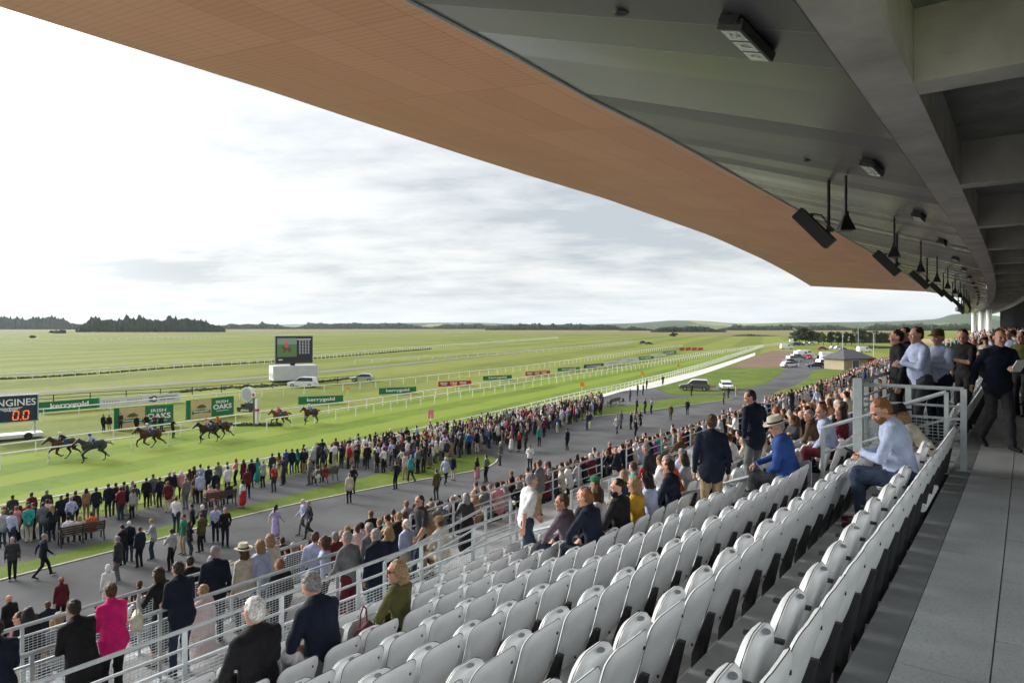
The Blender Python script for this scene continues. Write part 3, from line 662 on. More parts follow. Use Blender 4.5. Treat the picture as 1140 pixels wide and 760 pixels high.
# ================================================================== SEATS
M['seat'] = mat('seat_shell', (0.70, 0.72, 0.735), 0.36, 0.12, 3.5, 0.05, bscale=25, col2=(0.78, 0.80, 0.81))
M['plate'] = mat('number_plate', (0.22, 0.24, 0.26), 0.6, 0.2, 60)
def rrect(w_, h_, rt_, rb_, wb=None, nc=6):
    """rounded rectangle outline: half width w_ at the top, wb at the bottom"""
    wb = wb or w_; pts = []
    for cx_, cz_, r_, a0 in ((w_ - rt_, h_ - rt_, rt_, 0), (-(w_ - rt_), h_ - rt_, rt_, 90), (-(wb - rb_), -(h_ - rb_), rb_, 180), (wb - rb_, -(h_ - rb_), rb_, 270)):
        for k in range(nc + 1): a = math.radians(a0 + 90 * k / nc); pts.append((cx_ + r_ * math.cos(a), cz_ + r_ * math.sin(a)))
    return pts
def panel(out, th, bow=0.0, crown=0.0, rings=(0.0, 0.5, 0.82, 0.94, 1.0), kick=0.0):
    """thick shell on an outline; bow > 0 bulges it rearwards across its width, crown puffs the front"""
    W0 = max(abs(x) for x, z in out); H0 = max(abs(z) for x, z in out)
    def pt(x, z, r, side):
        x, z = x * r, z * r; t = th / 2 * math.sqrt(max(0.0, 1 - r ** 7)); y = -bow * (1 - (x / W0) ** 2) + kick * (min(z, 0) / H0) ** 2
        return Vector((x, y + side * t + (crown * (1 - r * r) if side > 0 else 0), z))
    return [[pt(x, z, r, -1) for x, z in out] for r in rings] + [[pt(x, z, r, 1) for x, z in out] for r in reversed(rings[:-1])]
def seam(out, bow, kick, r_=0.0022, off=0.0):
    W0 = max(abs(x) for x, z in out); H0 = max(abs(z) for x, z in out)
    return [Vector((x * 1.004, off - bow * (1 - (x / W0) ** 2) + kick * (min(z, 0) / H0) ** 2, z * 1.004)) for x, z in out]
BACK = rrect(0.214, 0.275, 0.105, 0.13, 0.190); PAN = rrect(0.188, 0.205, 0.13, 0.09, 0.180)
def tilted(rings, ang, c):
    R_ = Matrix.Rotation(ang, 3, 'X'); return [[R_ @ p + Vector(c) for p in r] for r in rings]
SEAT_W = 0.5
def make_seat(folded=True):
    t = empty('stadium_seat', 'x', 'seat', group='pale grey tip-up seats of the stand')
    BT = math.radians(17); bc = (0, 0.045, 0.60)
    b = MB(); b.loft(tilted(panel(BACK, 0.060, bow=0.022, kick=0.03), BT, bc), caps=False)
    bk = b.build('backrest', M['seat'], t, smooth=True)
    b = MB(); q = tilted([seam(BACK, 0.022, 0.03)], BT, bc)[0]; b.tube(q + [q[0]], 0.0028, 4); b.build('seam', M['black'], bk)
    b = MB()
    for x, z in ((0.0, -0.16), (0.12, 0.19)):
        p = Matrix.Rotation(BT, 3, 'X') @ Vector((x, -0.051 + 0.022 * (x / 0.214) ** 2, z)) + Vector(bc); b.box(p, (0.013, 0.010, 0.016))
    b.build('screw', M['black'], bk)
    ang, c = (math.radians(17), (0, 0.215, 0.555)) if folded else (math.radians(-86), (0, 0.30, 0.44))
    b = MB(); b.loft(tilted(panel(PAN, 0.095, bow=-0.01, crown=0.006), ang, c), caps=False); pn = b.build('seat_pan', M['seat'], t, smooth=True)
    b = MB(); q = tilted([seam(PAN, -0.01, 0.0, off=0.012)], ang, c)[0]; b.tube(q + [q[0]], 0.003, 4); b.build('seam', M['black'], pn)
    if folded:
        RP = Matrix.Rotation(ang, 3, 'X'); b = MB(); b.loft([[RP @ Vector((0.030 * math.cos(a), 0.018 * math.sin(a) - 0.018, 0.2035 + y)) + Vector(c) for a in [2 * math.pi * i / 14 for i in range(14)]] for y in (0.0, 0.0035)]); b.build('number_plate', M['plate'], pn)
    b = MB(); b.prism([(x, z) for x, z in ((-0.020, 0.56), (0.020, 0.56), (0.05, 0.42), (0.07, 0.28), (0.085, 0.03), (-0.085, 0.03), (-0.07, 0.28), (-0.05, 0.42))], 0.0, 0.05)
    b.v = [(x + 0.25, y + (z - 0.6) * -0.33 - 0.03 if z > 0.28 else y + 0.075, z) for x, y, z in b.v]
    b.build('side_frame', M['black'], t, bevel=0.006)
    b = MB(); b.box((0.25, 0.24, 0.60), (0.032, 0.20, 0.022)); b.build('armrest', M['black'], t, bevel=0.005)
    return t
seat0 = make_seat(True); seat1 = make_seat(False)
seat_slots = []
S_ = 10.28
for blk, (sa, sb) in enumerate([(-1.0, 10.45), (12.15, 22.4), (24.1, 34.3), (36.0, 46.2)]):
    for n in range(NUP):
        k = 0; s = sb - 0.27
        while s > sa + 0.25:
            d = ROW0 + PITCH * n - 0.0
            if not (blk == 1 and n < 1 and s < 13.6):
                p = W(s, d + 0.05, upper_h(n)); dy = (CAM_H - 0.8 - p.z) if False else None
                Y = p.y
                if Y > 1.6:
                    px = 570 + F * p.x / Y; py = HZ + F * (CAM_H - (p.z + 0.82)) / Y
                    if -60 < px < 1190 and py < 815: seat_slots.append((Y, blk, n, k, s))
            k += 1; s -= SEAT_W
ROWN = ['back row', 'second row down', 'third row down', 'fourth row down', 'fifth row down', 'sixth row down', 'seventh row down', 'lowest row']
def ordn(n): return '%d%s' % (n, {1: 'st', 2: 'nd', 3: 'rd'}.get(n if n < 20 else n % 10, 'th'))
taken = set()      # (blk, n, k) occupied by a hand placed sitter: filled in by the people section
rj = random.Random(11)
def put_seats():
    sl = sorted(seat_slots); first = {True: True, False: True}; rest = []
    for i, (Y, blk, n, k, s) in enumerate(sl):
        folded = (blk, n, k) not in taken
        if i < 300 and blk < 2:
            src = seat0 if folded else seat1
            if first[folded]: o = src; first[folded] = False
            else: o = copy_tree(src)
            o.location = W(s, ROW0 + PITCH * n, upper_h(n)); o.rotation_euler = (0, 0, head(s) + (0.012 * math.sin(k * 7.3 + n * 3)))
            for ch_ in o.children:
                if ch_.name.startswith('seat_pan') and folded: ch_.rotation_euler.x = rj.choice([0, 0, -0.02, -0.04, 0.015, -0.09]); ch_.location.y = -ch_.rotation_euler.x * -0.37; ch_.location.z = -ch_.rotation_euler.x * 0.0
            o['label'] = 'pale grey %sseat, %s from %s end of %s%s' % ('' if folded else 'occupied ', ordn(k + 1), 'stair' if blk == 0 else 'far', ROWN[n], '' if blk == 0 else ' beyond the stairs')
        else: rest.append((s, n))
    mb = MB()
    for s, n in rest:
        R_ = Matrix.Rotation(head(s), 3, 'Z'); c = W(s, ROW0 + PITCH * n, upper_h(n))
        for rg in (tilted(panel(rrect(0.214, 0.275, 0.105, 0.13, 0.19, 2), 0.05, bow=0.022, rings=(0, 0.85, 1.0)), math.radians(17), (0, 0.045, 0.60)),
                   tilted(panel(rrect(0.188, 0.205, 0.13, 0.09, 0.18, 2), 0.095, rings=(0, 0.85, 1.0)), math.radians(17), (0, 0.215, 0.555))):
            mb.loft([[R_ @ p + c for p in r] for r in rg], caps=False)
        mb.box(c + R_ @ Vector((0.25, 0.1, 0.3)), (0.05, 0.08, 0.6), head(s))
    if rest: tag(mb.build('distant_seating', M['seat'], recalc=False), 'rows of pale grey seats far along the stand', 'seating', kind='stuff')
# the tube that carries each row
for n in range(NUP):
    t = MB(); s0 = -1.0 if n < 6 else 1.5
    t.tube([W(s, ROW0 + PITCH * n + 0.14, upper_h(n) - 0.13) for s in srange(s0, 10.4, 2.0)], 0.032, 10)
    tag(t.build('mounting_tube', M['chrome'], smooth=True), 'steel tube carrying the seats of the %s' % ROWN[n], 'seat rail', group='steel tubes under the seat rows')
# cylindrical box fixed behind the back row
b = MB(); p0, p1 = W(7.85, 0.86, 1.80), W(8.95, 0.86, 1.80); b.tube([p0, p1], 0.042, 14); tag(b.build('tube_light', M['white_paint'], smooth=True), 'white tube light fixed low behind the back row of seats', 'light')
# ================================================================== FIGURES: smooth solids from tapered limbs, meshed by surface nets
def smin(a, b, k):
    h = np.clip(0.5 + 0.5 * (b - a) / k, 0, 1); return b * (1 - h) + a * h - k * h * (1 - h)
class Solid:
    def __init__(self): self.p = []
    def cone(self, a, b, r1, r2, m, k=0.025, fw=None, sq=1.0, bias=0.0): self.p.append(('c', np.array(a, float), np.array(b, float), r1, r2, m, k, None if fw is None else np.array(fw, float), sq, bias)); return self
    def ell(self, c, r, m, k=0.02, R=None, bias=0.0, sub=False): self.p.append(('e', np.array(c, float), np.array(r, float), None if R is None else np.array(R, float), m, k, bias, sub)); return self
    def bounds(self, pad):
        lo = np.full(3, 1e9); hi = -lo
        for q in self.p:
            if q[0] == 'c':
                r = max(q[3], q[4]); lo = np.minimum(lo, np.minimum(q[1], q[2]) - r); hi = np.maximum(hi, np.maximum(q[1], q[2]) + r)
            elif not q[7]: lo = np.minimum(lo, q[1] - q[2].max()); hi = np.maximum(hi, q[1] + q[2].max())
        return lo - pad, hi + pad
    def mesh(self, h, fold=0.0, seed=0):
        lo, hi = self.bounds(h * 2.5); n = np.ceil((hi - lo) / h).astype(int) + 1
        X = [lo[i] + h * np.arange(n[i]) for i in range(3)]
        Fd = np.full(n, 0.3, np.float32); D = np.full(n, 9.0, np.float32); Mt = np.zeros(n, np.int8)
        for q in self.p:
            if q[0] == 'c':
                _, a, b, r1, r2, m, k, fw, sq, bias = q; r = max(r1, r2) + 0.07 + h * 1.5
                l, u = np.minimum(a, b) - r, np.maximum(a, b) + r
            else:
                _, c, rr, R, m, k, bias, sub = q; r = rr.max() + 0.07 + h * 1.5; l, u = c - r, c + r
            i0 = np.maximum(((l - lo) / h).astype(int), 0); i1 = np.minimum(((u - lo) / h).astype(int) + 2, n)
            if (i1 <= i0).any(): continue
            sl = tuple(slice(i0[i], i1[i]) for i in range(3))
            px = X[0][sl[0]][:, None, None]; py = X[1][sl[1]][None, :, None]; pz = X[2][sl[2]][None, None, :]
            if q[0] == 'c':
                x, y, z = px - a[0], py - a[1], pz - a[2]
                ba = b - a
                if fw is not None:
                    f = (1 / sq - 1); t = x * fw[0] + y * fw[1] + z * fw[2]
                    x, y, z = x + f * t * fw[0], y + f * t * fw[1], z + f * t * fw[2]
                    tb = ba @ fw; ba = ba + f * tb * fw
                L2 = max(ba @ ba, 1e-9); t = np.clip((x * ba[0] + y * ba[1] + z * ba[2]) / L2, 0, 1)
                d = np.sqrt((x - t * ba[0]) ** 2 + (y - t * ba[1]) ** 2 + (z - t * ba[2]) ** 2) - (r1 + (r2 - r1) * t)
                if fw is not None: d = d * (0.5 + 0.5 * sq)
            else:
                x, y, z = px - c[0] + 0 * py + 0 * pz, py - c[1] + 0 * px + 0 * pz, pz - c[2] + 0 * px + 0 * py
                if R is not None: x, y, z = (R[0, 0] * x + R[1, 0] * y + R[2, 0] * z), (R[0, 1] * x + R[1, 1] * y + R[2, 1] * z), (R[0, 2] * x + R[1, 2] * y + R[2, 2] * z)
                k0 = np.sqrt((x / rr[0]) ** 2 + (y / rr[1]) ** 2 + (z / rr[2]) ** 2); k1 = np.sqrt((x / rr[0] ** 2) ** 2 + (y / rr[1] ** 2) ** 2 + (z / rr[2] ** 2) ** 2) + 1e-6
                d = k0 * (k0 - 1) / k1
                if sub:
                    Fd[sl] = -smin(-Fd[sl], d, k); continue
            d = d.astype(np.float32)
            Fs = Fd[sl]; Ds = D[sl]; Ms = Mt[sl]
            Fd[sl] = smin(Fs, d, k); w_ = d - bias < Ds; Ms[w_] = m; D[sl] = np.where(w_, d - bias, Ds); Mt[sl] = Ms
        if fold:
            gx, gy, gz = X[0][:, None, None], X[1][None, :, None], X[2][None, None, :]
            w = np.sin(gx * 31 + gz * 17 + 2.1 * np.sin(gz * 11 + seed) + seed) * np.sin(gy * 27 - gz * 21 + 1.7 * np.sin(gx * 13)) + 0.6 * np.sin(gz * 46 + 5 * np.sin(gx * 9 + seed) + 4 * np.sin(gy * 8))
            cl = (Mt == 1) | (Mt == 2); Fd = Fd + np.where(cl, fold * w, 0).astype(np.float32)
            w3 = np.sin(gx * 95 + 3 * np.sin(gz * 22 + seed)) * np.sin(gy * 83 + 2 * np.sin(gz * 19)) + 0.7 * np.sin(gx * 41 + gy * 37 + gz * 30 + seed) + 0.5 * np.sin(gz * 120 + gx * 60)
            Fd = Fd + np.where(Mt == 3, fold * 1.1 * w3, 0).astype(np.float32)
        return snet(Fd, lo, h, Mt)
def snet(Fd, lo, h, Mt):
    S = Fd < 0; nx, ny, nz = Fd.shape
    cnt = np.zeros((nx - 1, ny - 1, nz - 1), np.int8)
    cor = [(i, j, k) for i in (0, 1) for j in (0, 1) for k in (0, 1)]
    sub = lambda A, c: A[c[0]:c[0] + nx - 1, c[1]:c[1] + ny - 1, c[2]:c[2] + nz - 1]
    for c in cor: cnt += sub(S, c)
    act = np.argwhere((cnt > 0) & (cnt < 8))
    idx = np.full(cnt.shape, -1, np.int32); idx[tuple(act.T)] = np.arange(len(act))
    acc = np.zeros((len(act), 3)); wt = np.zeros(len(act))
    for a in cor:
        for ax in range(3):
            if a[ax]: continue
            b = list(a); b[ax] = 1
            fa = Fd[act[:, 0] + a[0], act[:, 1] + a[1], act[:, 2] + a[2]]; fb = Fd[act[:, 0] + b[0], act[:, 1] + b[1], act[:, 2] + b[2]]
            c = (fa < 0) != (fb < 0); t = fa / np.where(fa == fb, 1, fa - fb)
            p = np.tile(np.array(a, float), (len(act), 1)); p[:, ax] += t
            acc[c] += p[c]; wt[c] += 1
    V = (act + acc / np.maximum(wt, 1)[:, None]) * h + lo
    Fq, Fm = [], []
    for ax in range(3):
        o1, o2 = [(1, 2), (2, 0), (0, 1)][ax]
        sA = [slice(None)] * 3; sB = [slice(None)] * 3; sA[ax] = slice(0, -1); sB[ax] = slice(1, None)
        ch = S[tuple(sA)] != S[tuple(sB)]; e = np.argwhere(ch)
        e = e[(e[:, o1] > 0) & (e[:, o2] > 0) & (e[:, o1] < Fd.shape[o1] - 1) & (e[:, o2] < Fd.shape[o2] - 1)]
        def at(u, v):
            q = e.copy(); q[:, o1] -= u; q[:, o2] -= v; return idx[tuple(q.T)]
        quad = np.stack([at(1, 1), at(0, 1), at(0, 0), at(1, 0)], 1)
        ins = S[tuple(e.T)]; quad[~ins] = quad[~ins][:, ::-1]
        e2 = e.copy(); e2[:, ax] += 1
        m = np.where(ins, Mt[tuple(e.T)], Mt[tuple(e2.T)])
        Fq.append(quad); Fm.append(m)
    Fq = np.concatenate(Fq); Fm = np.concatenate(Fm); ok = (Fq >= 0).all(1)
    return V, Fq[ok], Fm[ok]
def np_mesh(name, parts, mats):
    """one mesh from several (V, quads, face material) sets"""
    Vs, Qs, Ms, off = [], [], [], 0
    for V, Q, m in parts: Vs.append(V); Qs.append(Q + off); Ms.append(m); off += len(V)
    V = np.concatenate(Vs); Q = np.concatenate(Qs); m = np.concatenate(Ms)
    me = bpy.data.meshes.new(name); me.vertices.add(len(V)); me.vertices.foreach_set('co', V.astype(np.float32).ravel())
    me.loops.add(len(Q) * 4); me.loops.foreach_set('vertex_index', Q.astype(np.int32).ravel())
    me.polygons.add(len(Q)); me.polygons.foreach_set('loop_start', np.arange(len(Q), dtype=np.int32) * 4)
    for x in mats: me.materials.append(x)
    me.polygons.foreach_set('material_index', m.astype(np.int32)); me.polygons.foreach_set('use_smooth', np.ones(len(Q), bool))
    me.update(calc_edges=True); me.validate(); return me
def v3(*a): return np.array(a, float)
def unit(v): return v / (np.linalg.norm(v) + 1e-9)
def ik(a, b, l1, l2, pole):
    d = b - a; L_ = np.linalg.norm(d); mx = (l1 + l2) * 0.995
    if L_ > mx: b = a + d / L_ * mx; d = b - a; L_ = mx
    x = (l1 * l1 - l2 * l2 + L_ * L_) / (2 * L_); hh = math.sqrt(max(l1 * l1 - x * x, 0)); u = d / L_
    p = pole - u * (pole @ u); p = unit(p); return a + u * x + p * hh, b
SKIN, TOP, BOT, HAIR, SHOE, EYE, LIP, SHIRT = range(8)
def rot(axis, a):
    return np.array(Matrix.Rotation(a, 3, axis))
def figure(P):
    """body solid, head solid, hand solids and hair solid for a pose dictionary"""
    g = P.get; H = g('H', 1.75); k = H / 1.75; fem = g('fem', False); kind = g('pose', 'stand'); fat = g('fat', 1.0); det = g('det', 1)
    sw = (0.165 if fem else 0.19) * k; lean = math.radians(g('lean', 3)); side = math.radians(g('side', 0)); tw = math.radians(g('twist', 0))
    if kind == 'sit': pel = v3(0, 0.02, 0.53 * k)
    elif kind == 'crouch': pel = v3(0, -0.12, 0.78 * k)
    elif kind == 'walk': pel = v3(0, 0, 0.92 * k)
    else: pel = v3(0, -0.03 - 0.35 * math.sin(max(lean - 0.1, 0)), 0.93 * k)
    R = rot('Z', tw) @ rot('Y', side) @ rot('X', -lean)
    up, fw, rt = R @ v3(0, 0, 1), R @ v3(0, 1, 0), R @ v3(1, 0, 0)
    R0 = rot('Z', tw * 0.3); hr = R0 @ v3(1, 0, 0)
    waist = pel + unit(up + v3(0, 0, 1)) * 0.16 * k; chest = waist + up * 0.25 * k; nb = chest + up * 0.135 * k
    hp, hy = math.radians(g('hpitch', 0)), math.radians(g('hyaw', 0)); HR = rot('Z', tw + hy) @ rot('X', -(lean * 0.4 + hp))
    hup, hfw, hrt = HR @ v3(0, 0, 1), HR @ v3(0, 1, 0), HR @ v3(1, 0, 0)
    hc = nb + unit(up * 0.5 + hup) * 0.155 * k + hfw * 0.02
    sh = [chest + up * 0.075 * k + rt * sw * q for q in (-1, 1)]
    hip = [pel + hr * 0.088 * k * q for q in (-1, 1)]
    # legs
    if kind == 'sit':
        kx = g('knee', 0.12); ks = [pel + v3(-kx, 0.42 * k, 0.0), pel + v3(kx, 0.42 * k, 0.0)]
        fy = g('feet', 0.36)
        an = [v3(-kx, fy + 0.05, 0.08), v3(kx, fy + 0.08, 0.08)]
        if g('seat_drop'): ks = [p + v3(0, 0, -0.02) for p in ks]
        kn = ks
        if g('cross'): kn[0] = pel + v3(0.02, 0.42, 0.12); an[0] = kn[0] + v3(0.12, 0.12, -0.34)
    elif kind == 'walk':
        st = g('stride', 0.33); an = [v3(-0.07, st * 0.9, 0.09), v3(0.07, -st, 0.16)]
        kn = []
        for i in (0, 1): q, a = ik(hip[i], an[i], 0.44 * k, 0.43 * k, v3(0, 1, 0)); kn.append(q); an[i] = a
    elif kind == 'crouch':
        an = [v3(-0.16, -0.05, 0.30), v3(0.16, -0.05, 0.30)]; kn = []
        for i in (0, 1): q, a = ik(hip[i], an[i], 0.40 * k, 0.40 * k, v3(0.3 * (i * 2 - 1), 1, 0)); kn.append(q); an[i] = a
    else:
        sp = g('spread', 0.09); f0 = g('step', 0.0); an = [v3(-sp, 0.03 + f0, 0.085), v3(sp, 0.0 - f0, 0.085)]; kn = []
        for i in (0, 1): q, a = ik(hip[i], an[i], 0.43 * k, 0.43 * k, v3(0, 1, 0)); kn.append(q); an[i] = a
    # arms
    arms = g('arms', ('down', 'down')); wr, el = [], []
    for i, am in enumerate(arms):
        q = i * 2 - 1; S0 = sh[i]
        if isinstance(am, (tuple, list)): T = S0 + rt * am[0] * q + fw * am[1] + v3(0, 0, am[2]); pole = v3(q * 0.6, -0.6, -0.6)
        elif am == 'down': T = S0 + rt * q * 0.055 + v3(0, 0.04, -0.53 * k); pole = -fw + rt * q * 0.4
        elif am == 'swingf': T = S0 + rt * q * 0.05 + v3(0, 0.24, -0.46 * k); pole = -fw
        elif am == 'swingb': T = S0 + rt * q * 0.07 + v3(0, -0.22, -0.47 * k); pole = -fw
        elif am == 'pocket': T = pel + hr * q * 0.19 + v3(0, 0.07, 0.0); pole = -fw + rt * q * 1.0
        elif am == 'behind': T = pel + hr * q * 0.04 + v3(0, -0.18, 0.04); pole = rt * q - fw * 0.4
        elif am == 'phone': T = chest + rt * q * 0.07 + fw * 0.30 + v3(0, 0, -0.10); pole = rt * q * 0.7 + v3(0, 0, -1)
        elif am == 'rail': T = S0 + rt * q * -0.07 + v3(0, 0, -0.34) + unit(fw * v3(1, 1, 0)) * 0.27; pole = rt * q * 0.25 - fw * 0.5 + v3(0, 0, -1)
        elif am == 'cross': T = chest - rt * q * 0.08 + fw * 0.19 + v3(0, 0, -0.06 + 0.03 * q); pole = rt * q + v3(0, 0, -0.6)
        elif am == 'lap': T = pel + hr * q * 0.05 + v3(0, 0.27, 0.10); pole = rt * q * 0.9 - fw * 0.4
        elif am == 'knee': T = kn[i] + v3(0, -0.06, 0.09); pole = rt * q * 0.9 - fw * 0.2
        elif am == 'face': T = hc + hrt * q * 0.07 + hfw * 0.10 + v3(0, 0, -0.10); pole = rt * q * 0.4 + v3(0, 0.3, -1)
        elif am == 'reins': T = S0 + fw * 0.42 + rt * q * -0.1 + v3(0, 0, -0.22); pole = rt * q * 0.7 + v3(0, 0, -1)
        else: T = S0 + v3(0, 0, -0.5); pole = -fw
        e_, T = ik(S0, T, 0.285 * k, 0.255 * k, pole); el.append(e_); wr.append(T)
    B = Solid(); f_ = fat; jacket = g('jacket', True); skirt = g('skirt', 0); lg = (0.92 if fem else 1.0)
    tr = 1.0 if fem else 1.06
    B.cone(hip[0] + v3(0, 0, 0.02), hip[1] + v3(0, 0, 0.02), 0.115 * k * f_ ** 0.5, 0.115 * k * f_ ** 0.5, BOT, 0.03, fw, 0.9)
    B.cone(pel + v3(0, 0, 0.05), waist, 0.150 * k * f_, 0.140 * k * f_ * (0.9 if fem else 1), TOP, 0.04, fw, 0.74)
    B.cone(waist, chest, 0.142 * k * f_ * (0.9 if fem else 1), 0.172 * k * tr * f_ ** 0.4 * (0.9 if fem else 1), TOP, 0.04, fw, 0.70)
    B.cone(sh[0] * 0.72 + sh[1] * 0.28 - up * 0.01, sh[1] * 0.72 + sh[0] * 0.28 - up * 0.01, 0.082 * k, 0.082 * k, TOP, 0.045)
    B.cone(nb - up * 0.03, nb + up * 0.005, 0.088 * k, 0.062 * k, TOP, 0.05)
    if fem and g('bust', True): B.ell(chest + fw * 0.10 - rt * 0.07 - up * 0.02, (0.065, 0.06, 0.06), TOP, 0.04).ell(chest + fw * 0.10 + rt * 0.07 - up * 0.02, (0.065, 0.06, 0.06), TOP, 0.04)
    if f_ > 1.08: B.ell(waist + fw * 0.06, (0.15 * f_, 0.12 * f_, 0.15), TOP, 0.05)
    if jacket:
        low = pel + v3(0, -0.01, -0.015 if kind != 'sit' else 0.02)
        B.cone(waist, low, 0.158 * k * f_, 0.170 * k * f_, TOP, 0.03, fw, 0.80, 0.03)
    if g('coat'): B.cone(waist, pel + v3(0, -0.02, -0.28), 0.16 * f_, 0.19 * f_, TOP, 0.03, fw, 0.8, 0.006)
    for i in (0, 1):
        q = i * 2 - 1; lm = SKIN if (skirt or g('shorts')) else BOT; lr = 0.75 if lm == SKIN else 1.0
        B.cone(hip[i], kn[i], 0.092 * k * f_ ** 0.5, 0.066 * k, BOT if not skirt else SKIN, 0.03)
        if g('shorts'): B.cone(hip[i] * 0.3 + kn[i] * 0.7, kn[i] * 1.0, 0.085, 0.083, BOT, 0.01)
        B.cone(kn[i], an[i], (0.063 if lm == BOT else 0.054) * k, (0.052 if lm == BOT else 0.034) * k * lr ** 0.3, lm, 0.02)
        if lm == SKIN: B.cone(kn[i] * 0.75 + an[i] * 0.25 - v3(0, 0.015, 0), kn[i] * 0.4 + an[i] * 0.6, 0.054 * k, 0.038 * k, SKIN, 0.03)
        tdir = unit(v3(0.12 * q, 1, 0)) if kind != 'walk' or i == 0 else unit(v3(0.05, 0.8, -0.5))
        B.cone(an[i] + v3(0, -0.045, -0.035), an[i] + tdir * 0.165 + v3(0, 0, -0.048), 0.042, 0.034, SHOE, 0.02, v3(0, 0, 1), 0.85)
        if kind != 'crouch': pass
        slv = g('sleeve', 'long')
        B.cone(sh[i] - rt * q * 0.02, el[i], 0.062 * k * (1.05 if jacket else 0.95), 0.049 * k, TOP if slv != 'none' else SKIN, 0.035)
        if slv == 'short': B.cone(sh[i] * 0.35 + el[i] * 0.65, el[i] * 0.85 + sh[i] * 0.15, 0.060 * k, 0.060 * k, TOP, 0.01)
        fm = TOP if slv == 'long' else SKIN
        B.cone(el[i], wr[i], (0.047 if fm == TOP else 0.041) * k, (0.037 if fm == TOP else 0.028) * k, fm, 0.02)
    if skirt:
        if kind == 'sit':
            for i in (0, 1): B.cone(hip[i], kn[i], 0.10, 0.085, BOT, 0.05, None, 1, 0.01)
        else:
            ft = unit(fw * v3(1, 1, 0)); B.cone(pel + v3(0, 0, 0.05), pel * v3(1, 1, 0) + v3(0, 0.02, 0.93 * k - skirt), 0.15, 0.15 + 0.14 * skirt, BOT, 0.03, ft, 0.85, 0.012)
    # head
    hd = Solid() if det > 1 else B; hs = k * 0.98
    hd.cone(nb - up * 0.02, hc - hup * 0.04, 0.056 * k, 0.054 * k, SKIN, 0.02)
    hd.ell(hc + hup * 0.025 * hs - hfw * 0.008, (0.076 * hs, 0.096 * hs, 0.098 * hs), SKIN, 0.02, HR)
    hd.ell(hc - hup * 0.055 * hs + hfw * 0.028, (0.056 * hs, 0.066 * hs, 0.068 * hs), SKIN, 0.03, HR)
    hfa = g('hair', 'short'); hair = Solid() if det > 1 else B
    if det > 1:
        E = hc + hfw * 0.082 * hs
        hd.ell(E + hup * 0.03, (0.052, 0.02, 0.012), SKIN, 0.02, HR)
        for q in (-1, 1):
            hd.ell(E + hrt * 0.031 * q + hup * 0.008 + hfw * 0.012, (0.017, 0.016, 0.012), SKIN, 0.012, HR, 0, True)
            hd.ell(E + hrt * 0.031 * q + hup * 0.006 - hfw * 0.006, (0.014, 0.012, 0.010), EYE, 0.002, HR, 0.001)
            hd.ell(hc + hrt * 0.077 * q * hs - hfw * 0.012, (0.012, 0.022, 0.034), SKIN, 0.006, HR)
            hd.ell(E + hrt * 0.038 * q - hup * 0.03 - hfw * 0.006, (0.024, 0.02, 0.022), SKIN, 0.02, HR)
        hd.cone(E + hup * 0.014, E - hup * 0.028 + hfw * 0.024, 0.010, 0.016, SKIN, 0.012)
        hd.ell(E - hup * 0.057 + hfw * 0.006, (0.024, 0.010, 0.008), LIP, 0.008, HR, 0.001)
        hd.ell(hc - hup * 0.112 * hs + hfw * 0.066, (0.028, 0.024, 0.022), SKIN, 0.02, HR)
        if g('beard'): hd.ell(hc - hup * 0.075 + hfw * 0.05, (0.062, 0.055, 0.058), HAIR, 0.01, HR, 0.004)
        if jacket or g('collar'): hd.cone(nb - up * 0.015, nb + up * 0.022 + v3(0, 0, 0), 0.074, 0.066, SHIRT if g('shirt') else TOP, 0.006, None, 1, 0.004)
    if hfa != 'bald':
        sc = hs * (1.0 if hfa in ('short', 'crop') else 1.03)
        hair.ell(hc + hup * 0.042 * hs - hfw * 0.022, (0.081 * sc, 0.091 * sc, 0.089 * sc), HAIR, 0.01, HR, 0.006)
        hair.ell(hc + hup * 0.0 - hfw * 0.045, (0.073 * sc, 0.066 * sc, 0.085 * sc), HAIR, 0.02, HR, 0.006)
        if hfa in ('bob', 'long'):
            ln = 0.10 if hfa == 'bob' else 0.30
            for q in (-1, 1): hair.cone(hc + hrt * 0.06 * q - hfw * 0.01, hc + hrt * 0.07 * q - hfw * 0.05 - v3(0, 0, ln), 0.035, 0.035 if hfa == 'bob' else 0.028, HAIR, 0.03, None, 1, 0.004)
            hair.cone(hc - hfw * 0.05, hc - hfw * 0.085 - v3(0, 0, ln), 0.068, 0.06, HAIR, 0.03, None, 1, 0.004)
        if hfa == 'bun': hair.ell(hc - hfw * 0.11 + hup * 0.05, (0.045, 0.045, 0.045), HAIR, 0.015, HR, 0.004)
    hands = []
    for i in (0, 1):
        q = i * 2 - 1; d = unit(wr[i] - el[i]); 
        if g('arms', ('down', 'down'))[i] == 'pocket' and det > 1: 
            B.ell(wr[i], (0.05, 0.045, 0.05), BOT, 0.03); continue
        if g('hang') or arms[i] in ('down', 'swingf', 'swingb'): hd_ = d
        else: hd_ = unit(d + v3(0, 0.0, -0.25))
        side_ = unit(np.cross(hd_, v3(0, 0, 1)) if abs(hd_[2]) < 0.9 else v3(0, 1, 0)); nrm = unit(np.cross(side_, hd_))
        if nrm[2] > 0: nrm = -nrm
        if arms[i] in ('down', 'swingf', 'swingb'): nrm = -rt * q; side_ = unit(np.cross(nrm, hd_))
